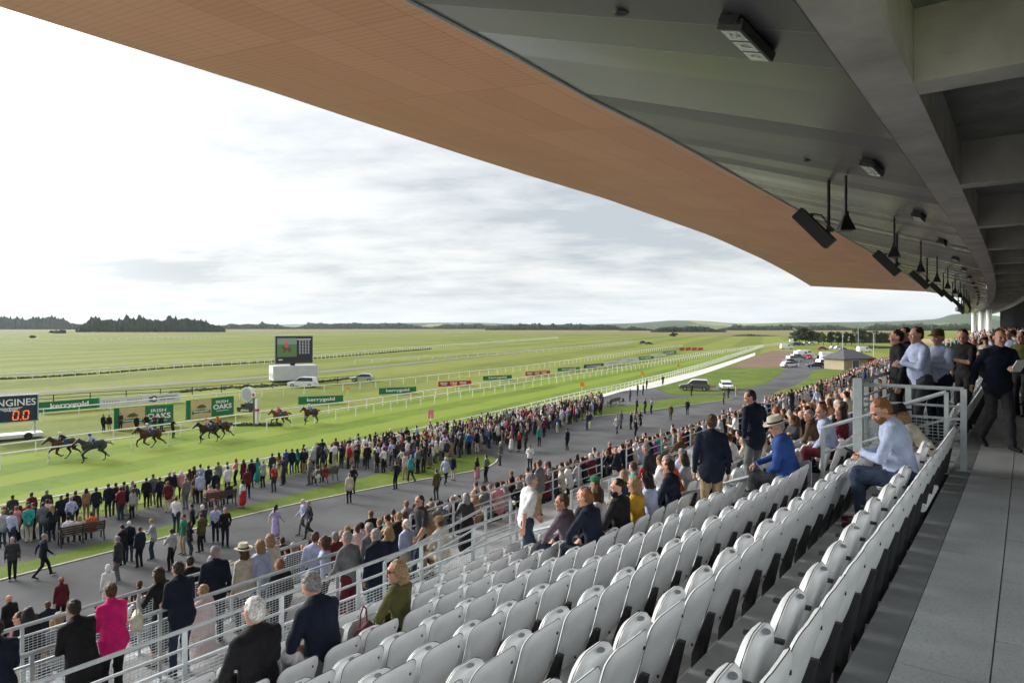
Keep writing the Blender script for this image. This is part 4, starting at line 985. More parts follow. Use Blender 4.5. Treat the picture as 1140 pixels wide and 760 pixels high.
        if det == 1:
            B.cone(wr[i], wr[i] + hd_ * 0.10 * k, 0.033, 0.036, SKIN, 0.01, None, 1, 0.002)
        else:
            Hn = Solid(); c0 = wr[i] + hd_ * 0.01
            Hn.cone(wr[i] - d * 0.03, c0 + hd_ * 0.02, 0.026, 0.028, SKIN, 0.01)
            for j, (off, ln) in enumerate(((-0.030, 0.066), (-0.010, 0.076), (0.011, 0.071), (0.030, 0.056))):
                b0 = c0 + side_ * off * 0.6 + hd_ * 0.01; b1 = c0 + side_ * off + hd_ * 0.082; Hn.cone(b0, b1, 0.017, 0.0115, SKIN, 0.012)
                b2 = b1 + unit(hd_ + nrm * 0.55) * ln * 0.5; b3 = b2 + unit(hd_ * 0.5 + nrm) * ln * 0.55
                Hn.cone(b1, b2, 0.0105, 0.0095, SKIN, 0.004); Hn.cone(b2, b3, 0.0095, 0.008, SKIN, 0.004)
            s0 = -1 if (side_ @ (rt * q)) > 0 else 1
            t0 = c0 + side_ * 0.022 * s0 + hd_ * 0.015; t1 = t0 + unit(side_ * s0 * 0.8 + hd_ * 0.7 + nrm * 0.4) * 0.045; t2 = t1 + unit(hd_ + nrm * 0.5 + side_ * s0 * 0.1) * 0.038
            Hn.cone(t0, t1, 0.017, 0.012, SKIN, 0.01); Hn.cone(t1, t2, 0.012, 0.009, SKIN, 0.004); hands.append(Hn)
    J = dict(pel=pel, chest=chest, hc=hc, wr=wr, el=el, sh=sh, kn=kn, an=an, hup=hup, hfw=hfw, hrt=hrt, HR=HR, fw=fw, rt=rt, up=up, nb=nb)
    return B, (hd if det > 1 else None), hands, (hair if det > 1 else None), J
# ================================================================== PEOPLE
PAL = {'navy': (0.008, 0.012, 0.027), 'black': (0.010, 0.010, 0.012), 'charcoal': (0.035, 0.036, 0.040), 'grey': (0.13, 0.135, 0.14), 'light grey': (0.32, 0.33, 0.34), 'white': (0.66, 0.66, 0.66),
       'cream': (0.52, 0.48, 0.38), 'pale blue': (0.38, 0.435, 0.60), 'blue': (0.022, 0.065, 0.24), 'denim': (0.028, 0.042, 0.075), 'green': (0.02, 0.16, 0.08), 'olive': (0.075, 0.075, 0.022), 'khaki': (0.36, 0.26, 0.15),
       'brown': (0.09, 0.05, 0.028), 'tan': (0.30, 0.18, 0.09), 'red': (0.42, 0.02, 0.02), 'pink': (0.55, 0.24, 0.26), 'magenta': (0.60, 0.015, 0.16), 'purple': (0.17, 0.06, 0.25), 'lilac': (0.40, 0.34, 0.58),
       'orange': (0.48, 0.10, 0.02), 'mustard': (0.45, 0.25, 0.02), 'teal': (0.03, 0.30, 0.27), 'burgundy': (0.10, 0.012, 0.02), 'mauve grey': (0.10, 0.075, 0.10), 'pale pink': (0.55, 0.40, 0.40)}
HAIRC = {'black': (0.012, 0.010, 0.009), 'dark brown': (0.03, 0.018, 0.011), 'brown': (0.075, 0.04, 0.02), 'blond': (0.27, 0.175, 0.085), 'grey': (0.22, 0.215, 0.21), 'white': (0.62, 0.61, 0.58), 'ginger': (0.20, 0.080, 0.030)}
SKINS = [(0.50, 0.27, 0.19), (0.56, 0.33, 0.24), (0.46, 0.23, 0.15), (0.60, 0.36, 0.28), (0.40, 0.21, 0.13)]
eyem = newmat('eye'); eyem[2].inputs['Base Color'].default_value = (0.05, 0.035, 0.03, 1); eyem[2].inputs['Roughness'].default_value = 0.2
lipm = newmat('lip'); lipm[2].inputs['Base Color'].default_value = (0.36, 0.12, 0.10, 1)
M['shirt'] = attr_mat('shirt_collar', 'c_shirt', 0.8, 0.1)
PM = [M['skin'], M['top'], M['bottom'], M['hair'], M['shoe'], eyem[0], lipm[0], M['shirt']]
M['hat'] = attr_mat('hat', 'c_hat', 0.85, 0.3)
def colours(o, top, bottom, hair='brown', skin=0, shoe='black', hat=None, shirt='white'):
    o['c_top'] = PAL[top]; o['c_bottom'] = PAL[bottom]; o['c_hair'] = HAIRC[hair] if hair in HAIRC else HAIRC['grey']; o['c_skin'] = SKINS[skin % 5]; o['c_shoe'] = PAL[shoe]; o['c_shirt'] = PAL[shirt]
    if hat: o['c_hat'] = PAL[hat]
mcache = {}
def body_mesh(P, h, key=None):
    if key is not None and key in mcache: return mcache[key]
    B, hd, hands, hair, J = figure(P)
    parts = [B.mesh(h, fold=P.get('fold', 0.0), seed=P.get('seed', 0))]
    hm = None
    if hd is not None:
        parts.append(hd.mesh(max(h * 0.45, 0.0055)))
        for q in hands: parts.append(q.mesh(0.0055 if h < 0.018 else 0.0075))
        if hair.p: hm = np_mesh('hair', [hair.mesh(max(h * 0.55, 0.0075), fold=0.0035, seed=P.get('seed', 0))], PM)
    r = (np_mesh('person', parts, PM), hm, J)
    if key is not None: mcache[key] = r
    return r
def jparts(J): return J['hc'], J['HR']
def add_hat(o, J, kind, col):
    hc, HR = jparts(J); mb = MB()
    T = lambda x, y, z: Vector(hc + HR @ v3(x, y, z))
    n = 24
    def ring(rx, ry, z, dy=0.0, flop=0.0): return [T(rx * math.cos(a), ry * math.sin(a) + dy, z + flop * math.cos(a) ** 2) for a in [2 * math.pi * i / n for i in range(n)]]
    if kind == 'straw':
        mb.loft([ring(0.165, 0.18, 0.045, flop=0.025), ring(0.166, 0.181, 0.052, flop=0.025), ring(0.098, 0.115, 0.062), ring(0.090, 0.108, 0.13), ring(0.075, 0.09, 0.165), ring(0.02, 0.03, 0.155)])
    elif kind == 'cap':
        mb.loft([ring(0.088, 0.108, 0.03), ring(0.09, 0.11, 0.06), ring(0.08, 0.10, 0.115), ring(0.045, 0.06, 0.14), ring(0.005, 0.005, 0.145)])
        mb.poly([T(-0.07, 0.08, 0.045), T(0.07, 0.08, 0.045), T(0.055, 0.18, 0.03), T(-0.055, 0.18, 0.03), T(-0.07, 0.08, 0.055), T(0.07, 0.08, 0.055), T(0.055, 0.18, 0.037), T(-0.055, 0.18, 0.037)], [(0, 1, 2, 3), (7, 6, 5, 4), (0, 4, 5, 1), (1, 5, 6, 2), (2, 6, 7, 3), (3, 7, 4, 0)])
    elif kind == 'helmet':
        mb.loft([ring(0.10, 0.12, -0.01), ring(0.108, 0.128, 0.05), ring(0.095, 0.11, 0.12), ring(0.05, 0.06, 0.155), ring(0.005, 0.005, 0.165)])
    elif kind == 'flowers':
        r = random.Random(4)
        for i in range(16):
            a = math.pi * (i / 15) ; c = T(0.095 * math.cos(a), 0.05, 0.05 + 0.085 * math.sin(a)); q = r.uniform(0.018, 0.03)
            mb.tube([c - Vector((0, 0, q)), c - Vector((0, 0, q * .5)), c + Vector((0, 0, q * .5)), c + Vector((0, 0, q))], [0.004, q, q, 0.004], 7)
    h = mb.build('hat', M['hat'], o, smooth=True); h['c_hat'] = PAL[col]
    if kind == 'straw':
        b = MB(); b.loft([ring(0.0985, 0.1165, 0.064), ring(0.096, 0.114, 0.09)], caps=False); bb = b.build('hat_band', M['hat'], h, smooth=True); bb['c_hat'] = PAL['black']
    return h
ppl = []      # (object or None, Y, world pos, dict) for every figure, nearest first decides who is a thing
def hero(px, py, P, top, bottom, hair, label, turn=0.0, sitting=False, skin=0, shoe='black', hat=None, group=None, shirt='white', h=None, d_fix=None, name='person', cat='person', row=None, dd=None, YY=None, dz=0.0, lim=0.14):
    P = dict(P); P['det'] = 2
    if hair == 'none': P['hair'] = 'bald'
    rng = random.Random(int(px * 7 + py)); P.setdefault('seed', rng.random() * 6)
    _, _, _, _, J = figure(dict(P, det=1)); topz = J['hc'][2] + 0.118 * P.get('H', 1.75) / 1.75
    rz0 = 0.0
    if row is not None: d = ROW0 + PITCH * row + 0.35
    elif dd is not None: d = dd
    if row is not None or dd is not None:
        Y = 0.8
        while SD((px - 570) / F * Y, Y)[1] < d and Y < 150: Y += 0.01
    elif YY is not None: Y = YY
    else: s, d, fh = place(px, py, topz); Y = W(s, d, fh).y
    X = (px - 570) / F * Y; s, d = SD(X, Y)
    rz = head(s) + math.radians(turn); off = Vector((J['hc'][0], J['hc'][1], 0)); off.rotate(Matrix.Rotation(rz, 3, 'Z'))
    root = Vector((X, Y, 0)) - off; s, d = SD(root.x, root.y)
    if sitting and row is not None:
        n = row; best = None
        for q in seat_slots:
            if q[2] == n and (best is None or abs(q[4] - s) < abs(best[4] - s)) and (q[1], q[2], q[3]) not in taken: best = q
        if best and abs(best[4] - s) < 1.2:
            taken.add((best[1], best[2], best[3])); print('SNAP', label[:30], n, round(s - best[4], 2)); s = best[4] + max(-lim, min(lim, s - best[4]))
        d = ROW0 + PITCH * n + 0.20; root = W(s, d, upper_h(n))
    else:
        fh = floor_h(s, d); root = W(s, d, fh - dz)
    e_ = HZ + F * (CAM_H - root.z - topz) / root.y - py
    if abs(e_) > 9: print('HERO', label[:40], 'd%.1f s%.1f err %.0f' % (d, s, e_))
    Y = root.y
    h = h or min(0.022, max(0.0125, Y * 0.0015)); P['fold'] = 0.0035 if h < 0.02 else 0.002
    me, hm, J = body_mesh(P, h)
    o = bpy.data.objects.new(name, me); link(o); o.location = root; o.rotation_euler = (0, 0, rz); tag(o, label, cat, group)
    colours(o, top, bottom, hair, skin, shoe, None, shirt)
    if hm is not None:
        ho = bpy.data.objects.new('hair', hm); link(ho, o); ho['c_hair'] = o['c_hair']
    if hat: add_hat(o, J, hat[0], hat[1])
    ppl.append((o, Y)); return o, J
def at_joint(o, p): return o.matrix_basis @ Vector(p) if False else (Matrix.Translation(o.location) @ Matrix.Rotation(o.rotation_euler.z, 4, 'Z')) @ Vector(p)
def paper(o, p, size, label, col='white_paint', cat='paper', rot_=(0.9, 0, 0.2), name='race_card'):
    b = MB(); b.box((0, 0, 0), size); x = b.build(name, M[col]); x.location = at_joint(o, p); x.rotation_euler = (rot_[0], rot_[1], o.rotation_euler.z + rot_[2]); tag(x, label, cat); return x
SIT = dict(pose='sit', lean=12, arms=('lap', 'lap'))
# --- the near seat block
hero(279, 668, dict(SIT, lean=6, fat=1.08, H=1.85), 'black', 'charcoal', 'white', 'white haired man in a black jacket sitting low on the left of the near seats', sitting=True, lim=0.3, shirt='white', row=5)
o, J = hero(353, 639, dict(SIT, lean=17, hpitch=22, H=1.88, fat=1.12, jacket=False, sleeve='short', arms=('lap', (0.02, 0.34, -0.36))), 'navy', 'grey', 'grey', 'grey haired man in a navy polo shirt leaning forward over his race card', sitting=True, lim=0.3, row=5)
paper(o, J['wr'][1] + v3(-0.05, 0.10, 0.0), (0.16, 0.22, 0.004), 'folded race card held by the man in the navy polo shirt')
o, J = hero(436, 620, dict(SIT, fem=True, hair='bob', hyaw=38, lean=5, H=1.68, jacket=False), 'olive', 'black', 'blond', 'woman with a blond bob and sunglasses in an olive jumper, sitting alone', sitting=True, turn=10, row=5)
b = MB(); hc, HR = J['hc'], J['HR']
for q in (-1, 1): b.box(Vector(hc + HR @ v3(0.034 * q, 0.098, 0.008)), (0.05, 0.008, 0.034), M=Matrix(HR.tolist()))
for q in (-1, 1): b.box(Vector(hc + HR @ v3(0.079 * q, 0.05, 0.012)), (0.006, 0.10, 0.008), M=Matrix(HR.tolist()))
b.build('sunglasses', M['black'], o)
def handbag(loc, rz, col, label, w_=0.34, hh=0.24):
    t = empty('handbag', label, 'handbag', loc, rz); m = mat('bag_' + label.split()[0], PAL[col], 0.45, 0.25, 12, 0.3, bscale=40)
    b = MB(); b.loft([[Vector((x * w_ / 2 * q, y * 0.07 * q2, z * hh)) for x, y in ((-1, -1), (0, -1.25), (1, -1), (1, 1), (0, 1.25), (-1, 1))] for z, q, q2 in ((-1, 0.85, 0.9), (-0.85, 1, 1), (-0.3, 0.95, 0.9), (0, 0.75, 0.25))]); b.build('bag_body', m, t, smooth=True, bevel=0.01)
    b = MB(); b.tube([(-w_ * 0.3, 0, -0.02), (-w_ * 0.22, 0, 0.14), (0, 0, 0.2), (w_ * 0.22, 0, 0.14), (w_ * 0.3, 0, -0.02)], 0.009, 6); b.build('strap', m, t); return t
handbag(at_joint(o, (-0.30, 0.30, 0.66)), o.rotation_euler.z + 0.3, 'burgundy', 'burgundy leather handbag on the lap of the woman in the olive jumper')
hero(622, 553, dict(SIT, lean=10, hyaw=25, arms=('knee', 'lap')), 'mauve grey', 'navy', 'brown', 'balding man in a mauve grey suit sitting at the aisle end', sitting=True, turn=8, skin=2, row=5)
hero(655, 551, dict(SIT, lean=16, hyaw=5, arms=('knee', 'lap')), 'navy', 'navy', 'ginger', 'man with cropped ginger hair in a navy suit, seen from behind', sitting=True, row=4)
hero(679, 540, dict(SIT, lean=6, hyaw=48, beard=True), 'black', 'charcoal', 'black', 'dark haired bearded man in a black suit looking left', sitting=True, skin=1, row=4)
hero(640, 551, dict(SIT, lean=4, hyaw=30), 'charcoal', 'navy', 'black', 'dark haired man half hidden beside the balding man in the mauve suit', sitting=True, row=5)
hero(653, 540, dict(SIT, fem=True, hair='long', H=1.66, jacket=False), 'white', 'denim', 'brown', 'brown haired woman in a white top two rows below the ginger man', sitting=True, row=5)
hero(693, 529, dict(SIT, fem=True, hair='long', H=1.68, lean=6, jacket=False), 'mustard', 'denim', 'blond', 'woman with long wavy blond hair in a mustard top', sitting=True, row=4)
hero(709, 520, dict(SIT, fem=True, hair='bob', H=1.66, jacket=False), 'pale blue', 'denim', 'black', 'black haired woman wearing a bright flower headband', sitting=True, hat=('flowers', 'red'), row=4)
hero(737, 509, dict(SIT, lean=22, hyaw=15, fat=1.1, jacket=False), 'orange', 'denim', 'grey', 'grey haired man in an orange jumper leaning forward', sitting=True, row=5)
hero(758, 512, dict(SIT, fem=True, hair='bob', lean=10, H=1.66), 'light grey', 'black', 'dark brown', 'dark haired woman in light grey with black skirt beside the orange jumper', sitting=True, row=5)
hero(751, 502, dict(SIT, lean=10), 'navy', 'navy', 'dark brown', 'dark haired man in navy just behind the orange jumper', sitting=True, row=4)
hero(660, 519, dict(SIT, lean=8), 'navy', 'denim', 'brown', 'person in a bright green cap and navy jacket', sitting=True, hat=('cap', 'green'), row=7)
hero(719, 492, dict(pose='stand', lean=22, hpitch=10, arms=('rail', 'rail'), fat=1.1), 'charcoal', 'black', 'grey', 'big man in a charcoal coat standing bent over the rail of the lower stand', sitting=False, dd=7.3)
hero(792, 455, dict(pose='stand', lean=2, arms=('down', 'down'), H=1.80), 'navy', 'khaki', 'brown', 'standing man in a navy blazer and khaki chinos, seen from behind', turn=-62, shirt='white', shoe='brown', dd=3.9)
hero(835, 436, dict(pose='stand', lean=6, hyaw=55, hpitch=16, arms=('pocket', 'pocket'), H=1.84), 'navy', 'grey', 'dark brown', 'tall dark haired man standing in a navy quilted coat, looking down left', turn=-28, shirt='charcoal', dd=4.0, dz=0.17)
o, J = hero(876, 473, dict(SIT, lean=12, hyaw=30, hpitch=12, fat=1.2, H=1.95, arms=('lap', (0.0, 0.40, -0.30))), 'blue', 'charcoal', 'grey', 'man in a bright blue blazer and white straw hat with a black band', sitting=True, turn=8, hat=('straw', 'cream'), row=2)
paper(o, J['wr'][0] + v3(0.05, 0.12, 0.02), (0.15, 0.20, 0.004), 'race card in the hands of the man in the blue blazer')
b = MB(); b.tube([(0, 0, 0), (0, 0, 0.004)], 0.035, 12); x = b.build('entry_badge', mat('badge_yellow', (0.55, 0.75, 0.05), 0.5)); x.location = at_joint(o, (0.20, 0.12, 0.50)); x.rotation_euler = (1.4, 0, o.rotation_euler.z + 1.3); tag(x, 'round lime yellow badge hanging at the hip of the blue blazer', 'badge')
hero(917, 459, dict(SIT, lean=16, hyaw=42, fat=1.15, H=1.85, jacket=False, arms=('lap', 'lap')), 'pale blue', 'burgundy', 'ginger', 'man in a fine checked pale blue shirt with sleeves down, looking left', sitting=True, turn=10, row=2)
hero(931, 457, dict(SIT, fem=True, hair='long', lean=4, H=1.68, hyaw=20, jacket=False), 'burgundy', 'black', 'dark brown', 'woman with very long dark hair in burgundy beside the checked shirt', sitting=True, row=2)
hero(902, 456, dict(SIT, lean=14, hyaw=25, fat=1.08), 'brown', 'grey', 'grey', 'grey haired man in a brown coat in front of the checked shirt', sitting=True, row=3)
hero(826, 474, dict(SIT, fem=True, hair='bob', H=1.5, lean=10), 'cream', 'cream', 'blond', 'small figure in a cream coat behind the quilted coat', sitting=True, row=5)
hero(936, 455, dict(SIT, lean=10), 'lilac', 'grey', 'brown', 'brown haired person in lilac beyond the long dark hair', sitting=True, row=2)
o, J = hero(991, 453, dict(SIT, lean=16, hpitch=26, hyaw=26, beard=True, jacket=False, collar=True, arms=('phone', 'phone'), H=1.84, fat=1.12), 'pale blue', 'denim', 'ginger', 'red bearded man in a pale blue shirt looking at his phone in the back row', sitting=True, turn=6, shoe='burgundy', shirt='pale blue', h=0.0115, row=0)
x = paper(o, (J['wr'][0] + J['wr'][1]) / 2 + v3(0, 0.12, 0.0), (0.075, 0.15, 0.009), 'black smartphone in the hands of the red bearded man', 'black', 'phone', (0.5, 0, 0), 'phone')
hero(1022, 462, dict(SIT, fem=True, hair='bob', lean=42, H=1.5, jacket=False), 'cream', 'cream', 'blond', 'blond curly haired woman in a black hat and cream dress beyond the bearded man', sitting=True, hat=('straw', 'black'), row=0)
# --- stairs and landing
hero(592, 531, dict(pose='walk', lean=10, jacket=False, sleeve='short', shorts=True, arms=('swingf', 'swingb'), stride=0.28, fat=1.06), 'white', 'denim', 'grey', 'man in a white T-shirt and dark blue shorts climbing the stairs', turn=-120, shoe='white', dd=6.6)
hero(467, 555, dict(pose='walk', lean=4, jacket=False, sleeve='short', arms=('swingf', 'swingb')), 'charcoal', 'denim', 'dark brown', 'man in a dark T-shirt and jeans walking along the cross aisle', turn=80, dd=10.4)
hero(1020, 364, dict(pose='stand', lean=6, hyaw=10, arms=('phone', 'phone'), H=1.85, jacket=False, collar=True, fat=1.12), 'pale blue', 'charcoal', 'dark brown', 'broad man in a sky blue shirt with charcoal trousers at the guard rail', turn=35, shirt='pale blue', YY=10.8)
hero(1044, 367, dict(pose='stand', lean=4, arms=('phone', 'pocket'), jacket=False, collar=True, H=1.8), 'pale blue', 'navy', 'brown', 'man in a cap and light blue checked shirt with dark trousers behind the guard rail', turn=60, hat=('cap', 'brown'), shirt='pale blue', YY=11.2)
hero(1072, 366, dict(pose='stand', lean=6, hpitch=20, hyaw=30, arms=('phone', 'down'), jacket=False, sleeve='short', H=1.82, fat=1.05), 'black', 'black', 'dark brown', 'man dressed all in black with a T-shirt, standing on the walkway', turn=50, YY=12.3)
o, J = hero(1113, 368, dict(pose='walk', lean=4, arms=('phone', 'swingb'), H=1.82, stride=0.30), 'navy', 'charcoal', 'dark brown', 'man in a dark jacket walking along the walkway towards the camera', turn=118, YY=10.3)
paper(o, J['wr'][0] + v3(0, 0.10, 0.02), (0.16, 0.22, 0.01), 'folded newspaper carried by the man walking on the walkway')
hero(1007, 361, dict(pose='stand', H=1.84), 'navy', 'charcoal', 'black', 'dark haired man in navy behind the broad man in sky blue', turn=60, YY=11.6)
hero(998, 364, dict(pose='stand', H=1.80), 'black', 'black', 'black', 'man in black at the left edge of the landing group', turn=20, YY=11.3)
hero(1084, 367, dict(pose='stand', arms=('down', 'down'), jacket=False), 'pink', 'grey', 'brown', 'man in a pink shirt far along the walkway', turn=100, YY=45)
hero(1123, 368.5, dict(pose='stand', jacket=False), 'pale blue', 'navy', 'ginger', 'man in a blue shirt behind the walking man', turn=60, YY=18)
hero(1137, 370, dict(pose='stand', jacket=False), 'olive', 'black', 'dark brown', 'man in olive at the right edge of the photo', turn=60, YY=14)
hero(1097, 369, dict(pose='stand', fem=True, hair='long', H=1.7), 'cream', 'black', 'brown', 'woman in cream far along the walkway wearing a black hat', turn=90, hat=('straw', 'black'), YY=25)
# --- the cross aisle below the near block
hero(82, 660, dict(pose='stand', lean=20, hpitch=12, arms=('rail', 'rail'), fat=1.1, coat=True), 'black', 'black', 'dark brown', 'person in a long black coat leaning on the white rail', turn=5, dd=10.15)
o, J = hero(123, 647, dict(pose='stand', lean=12, arms=('rail', 'rail'), fem=True, hair='short', H=1.70, fat=1.08), 'magenta', 'black', 'brown', 'woman in a bright pink jacket leaning on the white rail', turn=-4, dd=10.45)
handbag(at_joint(o, (0.32, -0.02, 1.20)), o.rotation_euler.z + 1.2, 'cream', 'cream handbag on the arm of the woman in the pink jacket')
hero(-5, 683, dict(pose='stand', lean=8, arms=('rail', 'rail')), 'navy', 'navy', 'black', 'person in navy cut off by the left edge of the photo', dd=10.15)
hero(198, 620, dict(pose='stand', lean=12, arms=('rail', 'rail'), fat=1.1), 'navy', 'denim', 'dark brown', 'man in a navy padded jacket and jeans leaning on the white rail', dd=10.45)
hero(176, 624, dict(pose='stand', lean=8, fem=True, skirt=0.45, hair='bob', arms=('phone', 'phone'), H=1.7), 'black', 'charcoal', 'dark brown', 'woman in a black coat over a dark patterned skirt', turn=20, dd=12.0)
hero(226, 650, dict(pose='stand', fem=True, skirt=0.5, hair='short', H=1.55, jacket=False), 'pale pink', 'pale pink', 'blond', 'elderly woman in a pale pink dress', turn=10, dd=11.0)
hero(240, 604, dict(pose='stand', hyaw=-35, coat=True, H=1.8), 'navy', 'navy', 'grey', 'grey haired man in a long navy coat looking right', turn=-20, dd=12.0)
hero(271, 609, dict(pose='stand', fem=True, fat=1.1, hair='bob', H=1.66), 'cream', 'black', 'brown', 'person in a white straw hat and cream shawl', hat=('straw', 'cream'), dd=12.0)
hero(289, 598, dict(pose='stand', fem=True, hair='bob', H=1.68), 'pale blue', 'denim', 'blond', 'blond woman in a pale denim jacket and jeans', turn=10, dd=12.0)
hero(300, 595, dict(pose='stand', fem=True, hair='bob', H=1.68, coat=True), 'cream', 'cream', 'blond', 'blond woman in a long cream coat', dd=12.2)
hero(311, 616, dict(pose='stand', H=1.66), 'black', 'navy', 'ginger', 'ginger haired person in a black jacket at the end of the white rail', dd=10.8)
hero(351, 584, dict(pose='stand', jacket=False), 'pale blue', 'navy', 'brown', 'person in a light blue shirt on the left of the pair in blue shirts', turn=-40, dd=11.4)
hero(360, 588, dict(pose='stand', jacket=False, fem=True, hair='bob'), 'pale blue', 'navy', 'brown', 'person in a light blue shirt on the right of the pair in blue shirts', turn=40, dd=11.0)
hero(386, 588, dict(pose='stand', lean=10, arms=('swingf', 'down'), jacket=False, fat=1.1), 'grey', 'burgundy', 'grey', 'man in a grey jumper and burgundy trousers', dd=9.6)
hero(418, 585, dict(pose='stand', fat=1.06), 'navy', 'denim', 'grey', 'balding man in a navy blazer and jeans in the cross aisle', dd=9.3)
hero(432, 585, dict(pose='stand', fem=True, hair='bob', H=1.64), 'navy', 'navy', 'blond', 'blond woman in navy beside the navy blazer', dd=9.5)
hero(411, 574, dict(pose='stand', lean=6, fat=1.05, jacket=False), 'grey', 'denim', 'grey', 'man in a grey jumper with a green band across the back', dd=11.0)
hero(489, 573, dict(SIT, lean=8, fat=1.1), 'cream', 'khaki', 'brown', 'person in a beige jacket and tan cap', hat=('cap', 'tan'), dd=9.9)
hero(477, 575, dict(SIT, lean=8), 'khaki', 'grey', 'grey', 'grey haired man in khaki beside the tan cap', dd=10.3)
hero(452, 575, dict(pose='stand', H=1.66, jacket=False), 'pale blue', 'cream', 'white', 'white haired person in pale blue in the cross aisle', dd=10.8)
# --- low left corner, on the lower steps
hero(21, 676, dict(pose='stand', jacket=False, hyaw=30, collar=True), 'pink', 'navy', 'dark brown', 'man in a pink shirt on the lower steps', turn=30, shirt='pink', dd=16.4)
hero(10, 662, dict(pose='stand'), 'black', 'black', 'none', 'bald man in black on the lower steps', turn=20, dd=25.3)
hero(33, 677, dict(pose='stand'), 'charcoal', 'black', 'grey', 'grey haired man in charcoal at the bottom left', skin=2, dd=23.8)
hero(53, 672, dict(pose='stand'), 'navy', 'navy', 'brown', 'person in a navy shirt below the ginger woman', dd=23.8)
hero(68, 655, dict(pose='stand', fem=True, hair='bun', H=1.66), 'burgundy', 'black', 'ginger', 'ginger haired woman in burgundy with her hair up', dd=26)
hero(155, 646, dict(pose='stand', lean=5), 'black', 'black', 'brown', 'person in a black jacket standing below the rail', dd=21)
hero(120, 628, dict(pose='stand', fem=True, hair='bob'), 'white', 'white', 'white', 'white haired woman in white below the pink jacket', dd=25.8)
# ------------------------------------------------------------------ templates for the crowd
TPL = {
 'stand': dict(pose='stand'), 'cross': dict(pose='stand', arms=('cross', 'cross'), lean=2), 'hip': dict(pose='stand', arms=('pocket', 'down'), step=0.05, twist=8), 'behind': dict(pose='stand', arms=('behind', 'behind'), lean=0),
 'rail': dict(pose='stand', arms=('rail', 'rail'), lean=12), 'card': dict(pose='stand', arms=('phone', 'phone'), hpitch=18), 'drink': dict(pose='stand', arms=('face', 'down')),
 'walk': dict(pose='walk', arms=('swingb', 'swingf')), 'walk2': dict(pose='walk', arms=('pocket', 'swingf'), stride=0.26),
 'wstand': dict(pose='stand', fem=True, hair='bob', H=1.66), 'wlong': dict(pose='stand', fem=True, hair='long', H=1.68, arms=('cross', 'down'), jacket=False), 'wskirt': dict(pose='stand', fem=True, hair='long', skirt=0.48, H=1.67, jacket=False), 'wdress': dict(pose='stand', fem=True, hair='bob', skirt=0.55, H=1.65, arms=('phone', 'down'), jacket=False, sleeve='short'),
 'wwalk': dict(pose='walk', fem=True, hair='long', skirt=0.5, H=1.67, arms=('swingb', 'swingf'), jacket=False, sleeve='short', stride=0.24), 'shirt': dict(pose='stand', jacket=False, arms=('pocket', 'pocket')), 'shirt2': dict(pose='stand', jacket=False, arms=('phone', 'down')),
 'cap': dict(pose='stand', arms=('down', 'pocket'), fat=1.1), 'sit': dict(pose='sit', lean=10, arms=('lap', 'lap')), 'sit2': dict(pose='sit', lean=20, arms=('knee', 'knee'), hyaw=20), 'sit3': dict(pose='sit', lean=4, arms=('cross', 'cross'), hyaw=-20), 'sitw': dict(pose='sit', fem=True, hair='long', lean=8, arms=('lap', 'lap'), H=1.66), 'sitw2': dict(pose='sit', fem=True, hair='bob', lean=14, arms=('lap', 'lap'), H=1.64, hyaw=15), 'sitb': dict(pose='sit', hair='bald', lean=10, arms=('lap', 'lap'), fat=1.1)}
for k_ in TPL: TPL[k_].setdefault('det', 1)
POSEW = {'stand': 'standing', 'cross': 'standing with folded arms', 'hip': 'standing', 'behind': 'standing with hands behind the back', 'rail': 'leaning forward', 'card': 'reading a race card', 'drink': 'holding a drink up', 'walk': 'walking', 'walk2': 'walking', 'wstand': 'standing', 'wlong': 'long haired and standing', 'wskirt': 'standing in a skirt', 'wdress': 'standing in a dress', 'wwalk': 'walking in a dress', 'shirt': 'standing in shirtsleeves', 'shirt2': 'standing in shirtsleeves', 'cap': 'standing', 'sit': 'seated', 'sit2': 'seated', 'sit3': 'seated', 'sitw': 'seated', 'sitw2': 'seated', 'sitb': 'seated'}
crowd = []     # dicts: pos, rz, tpl, cols, where
def folk(p, rz, tpl, top, bottom, hair='brown', where='', scale=1.0, skin=None, shoe='black'):
    crowd.append(dict(p=Vector(p), rz=rz, t=tpl, top=top, bot=bottom, hair=hair, where=where, sc=scale, skin=rnd.randrange(5) if skin is None else skin, shoe=shoe))
def fp(px, py, turn, tpl, top, bottom, hair='brown', where='on the asphalt apron', shoe='black'):
    p = G(px, py); p.z = 0.022; s, d = SD(p.x, p.y); folk(p, head(s) + math.radians(turn), tpl, top, bottom, hair, where, rnd.uniform(0.97, 1.04), None, shoe)
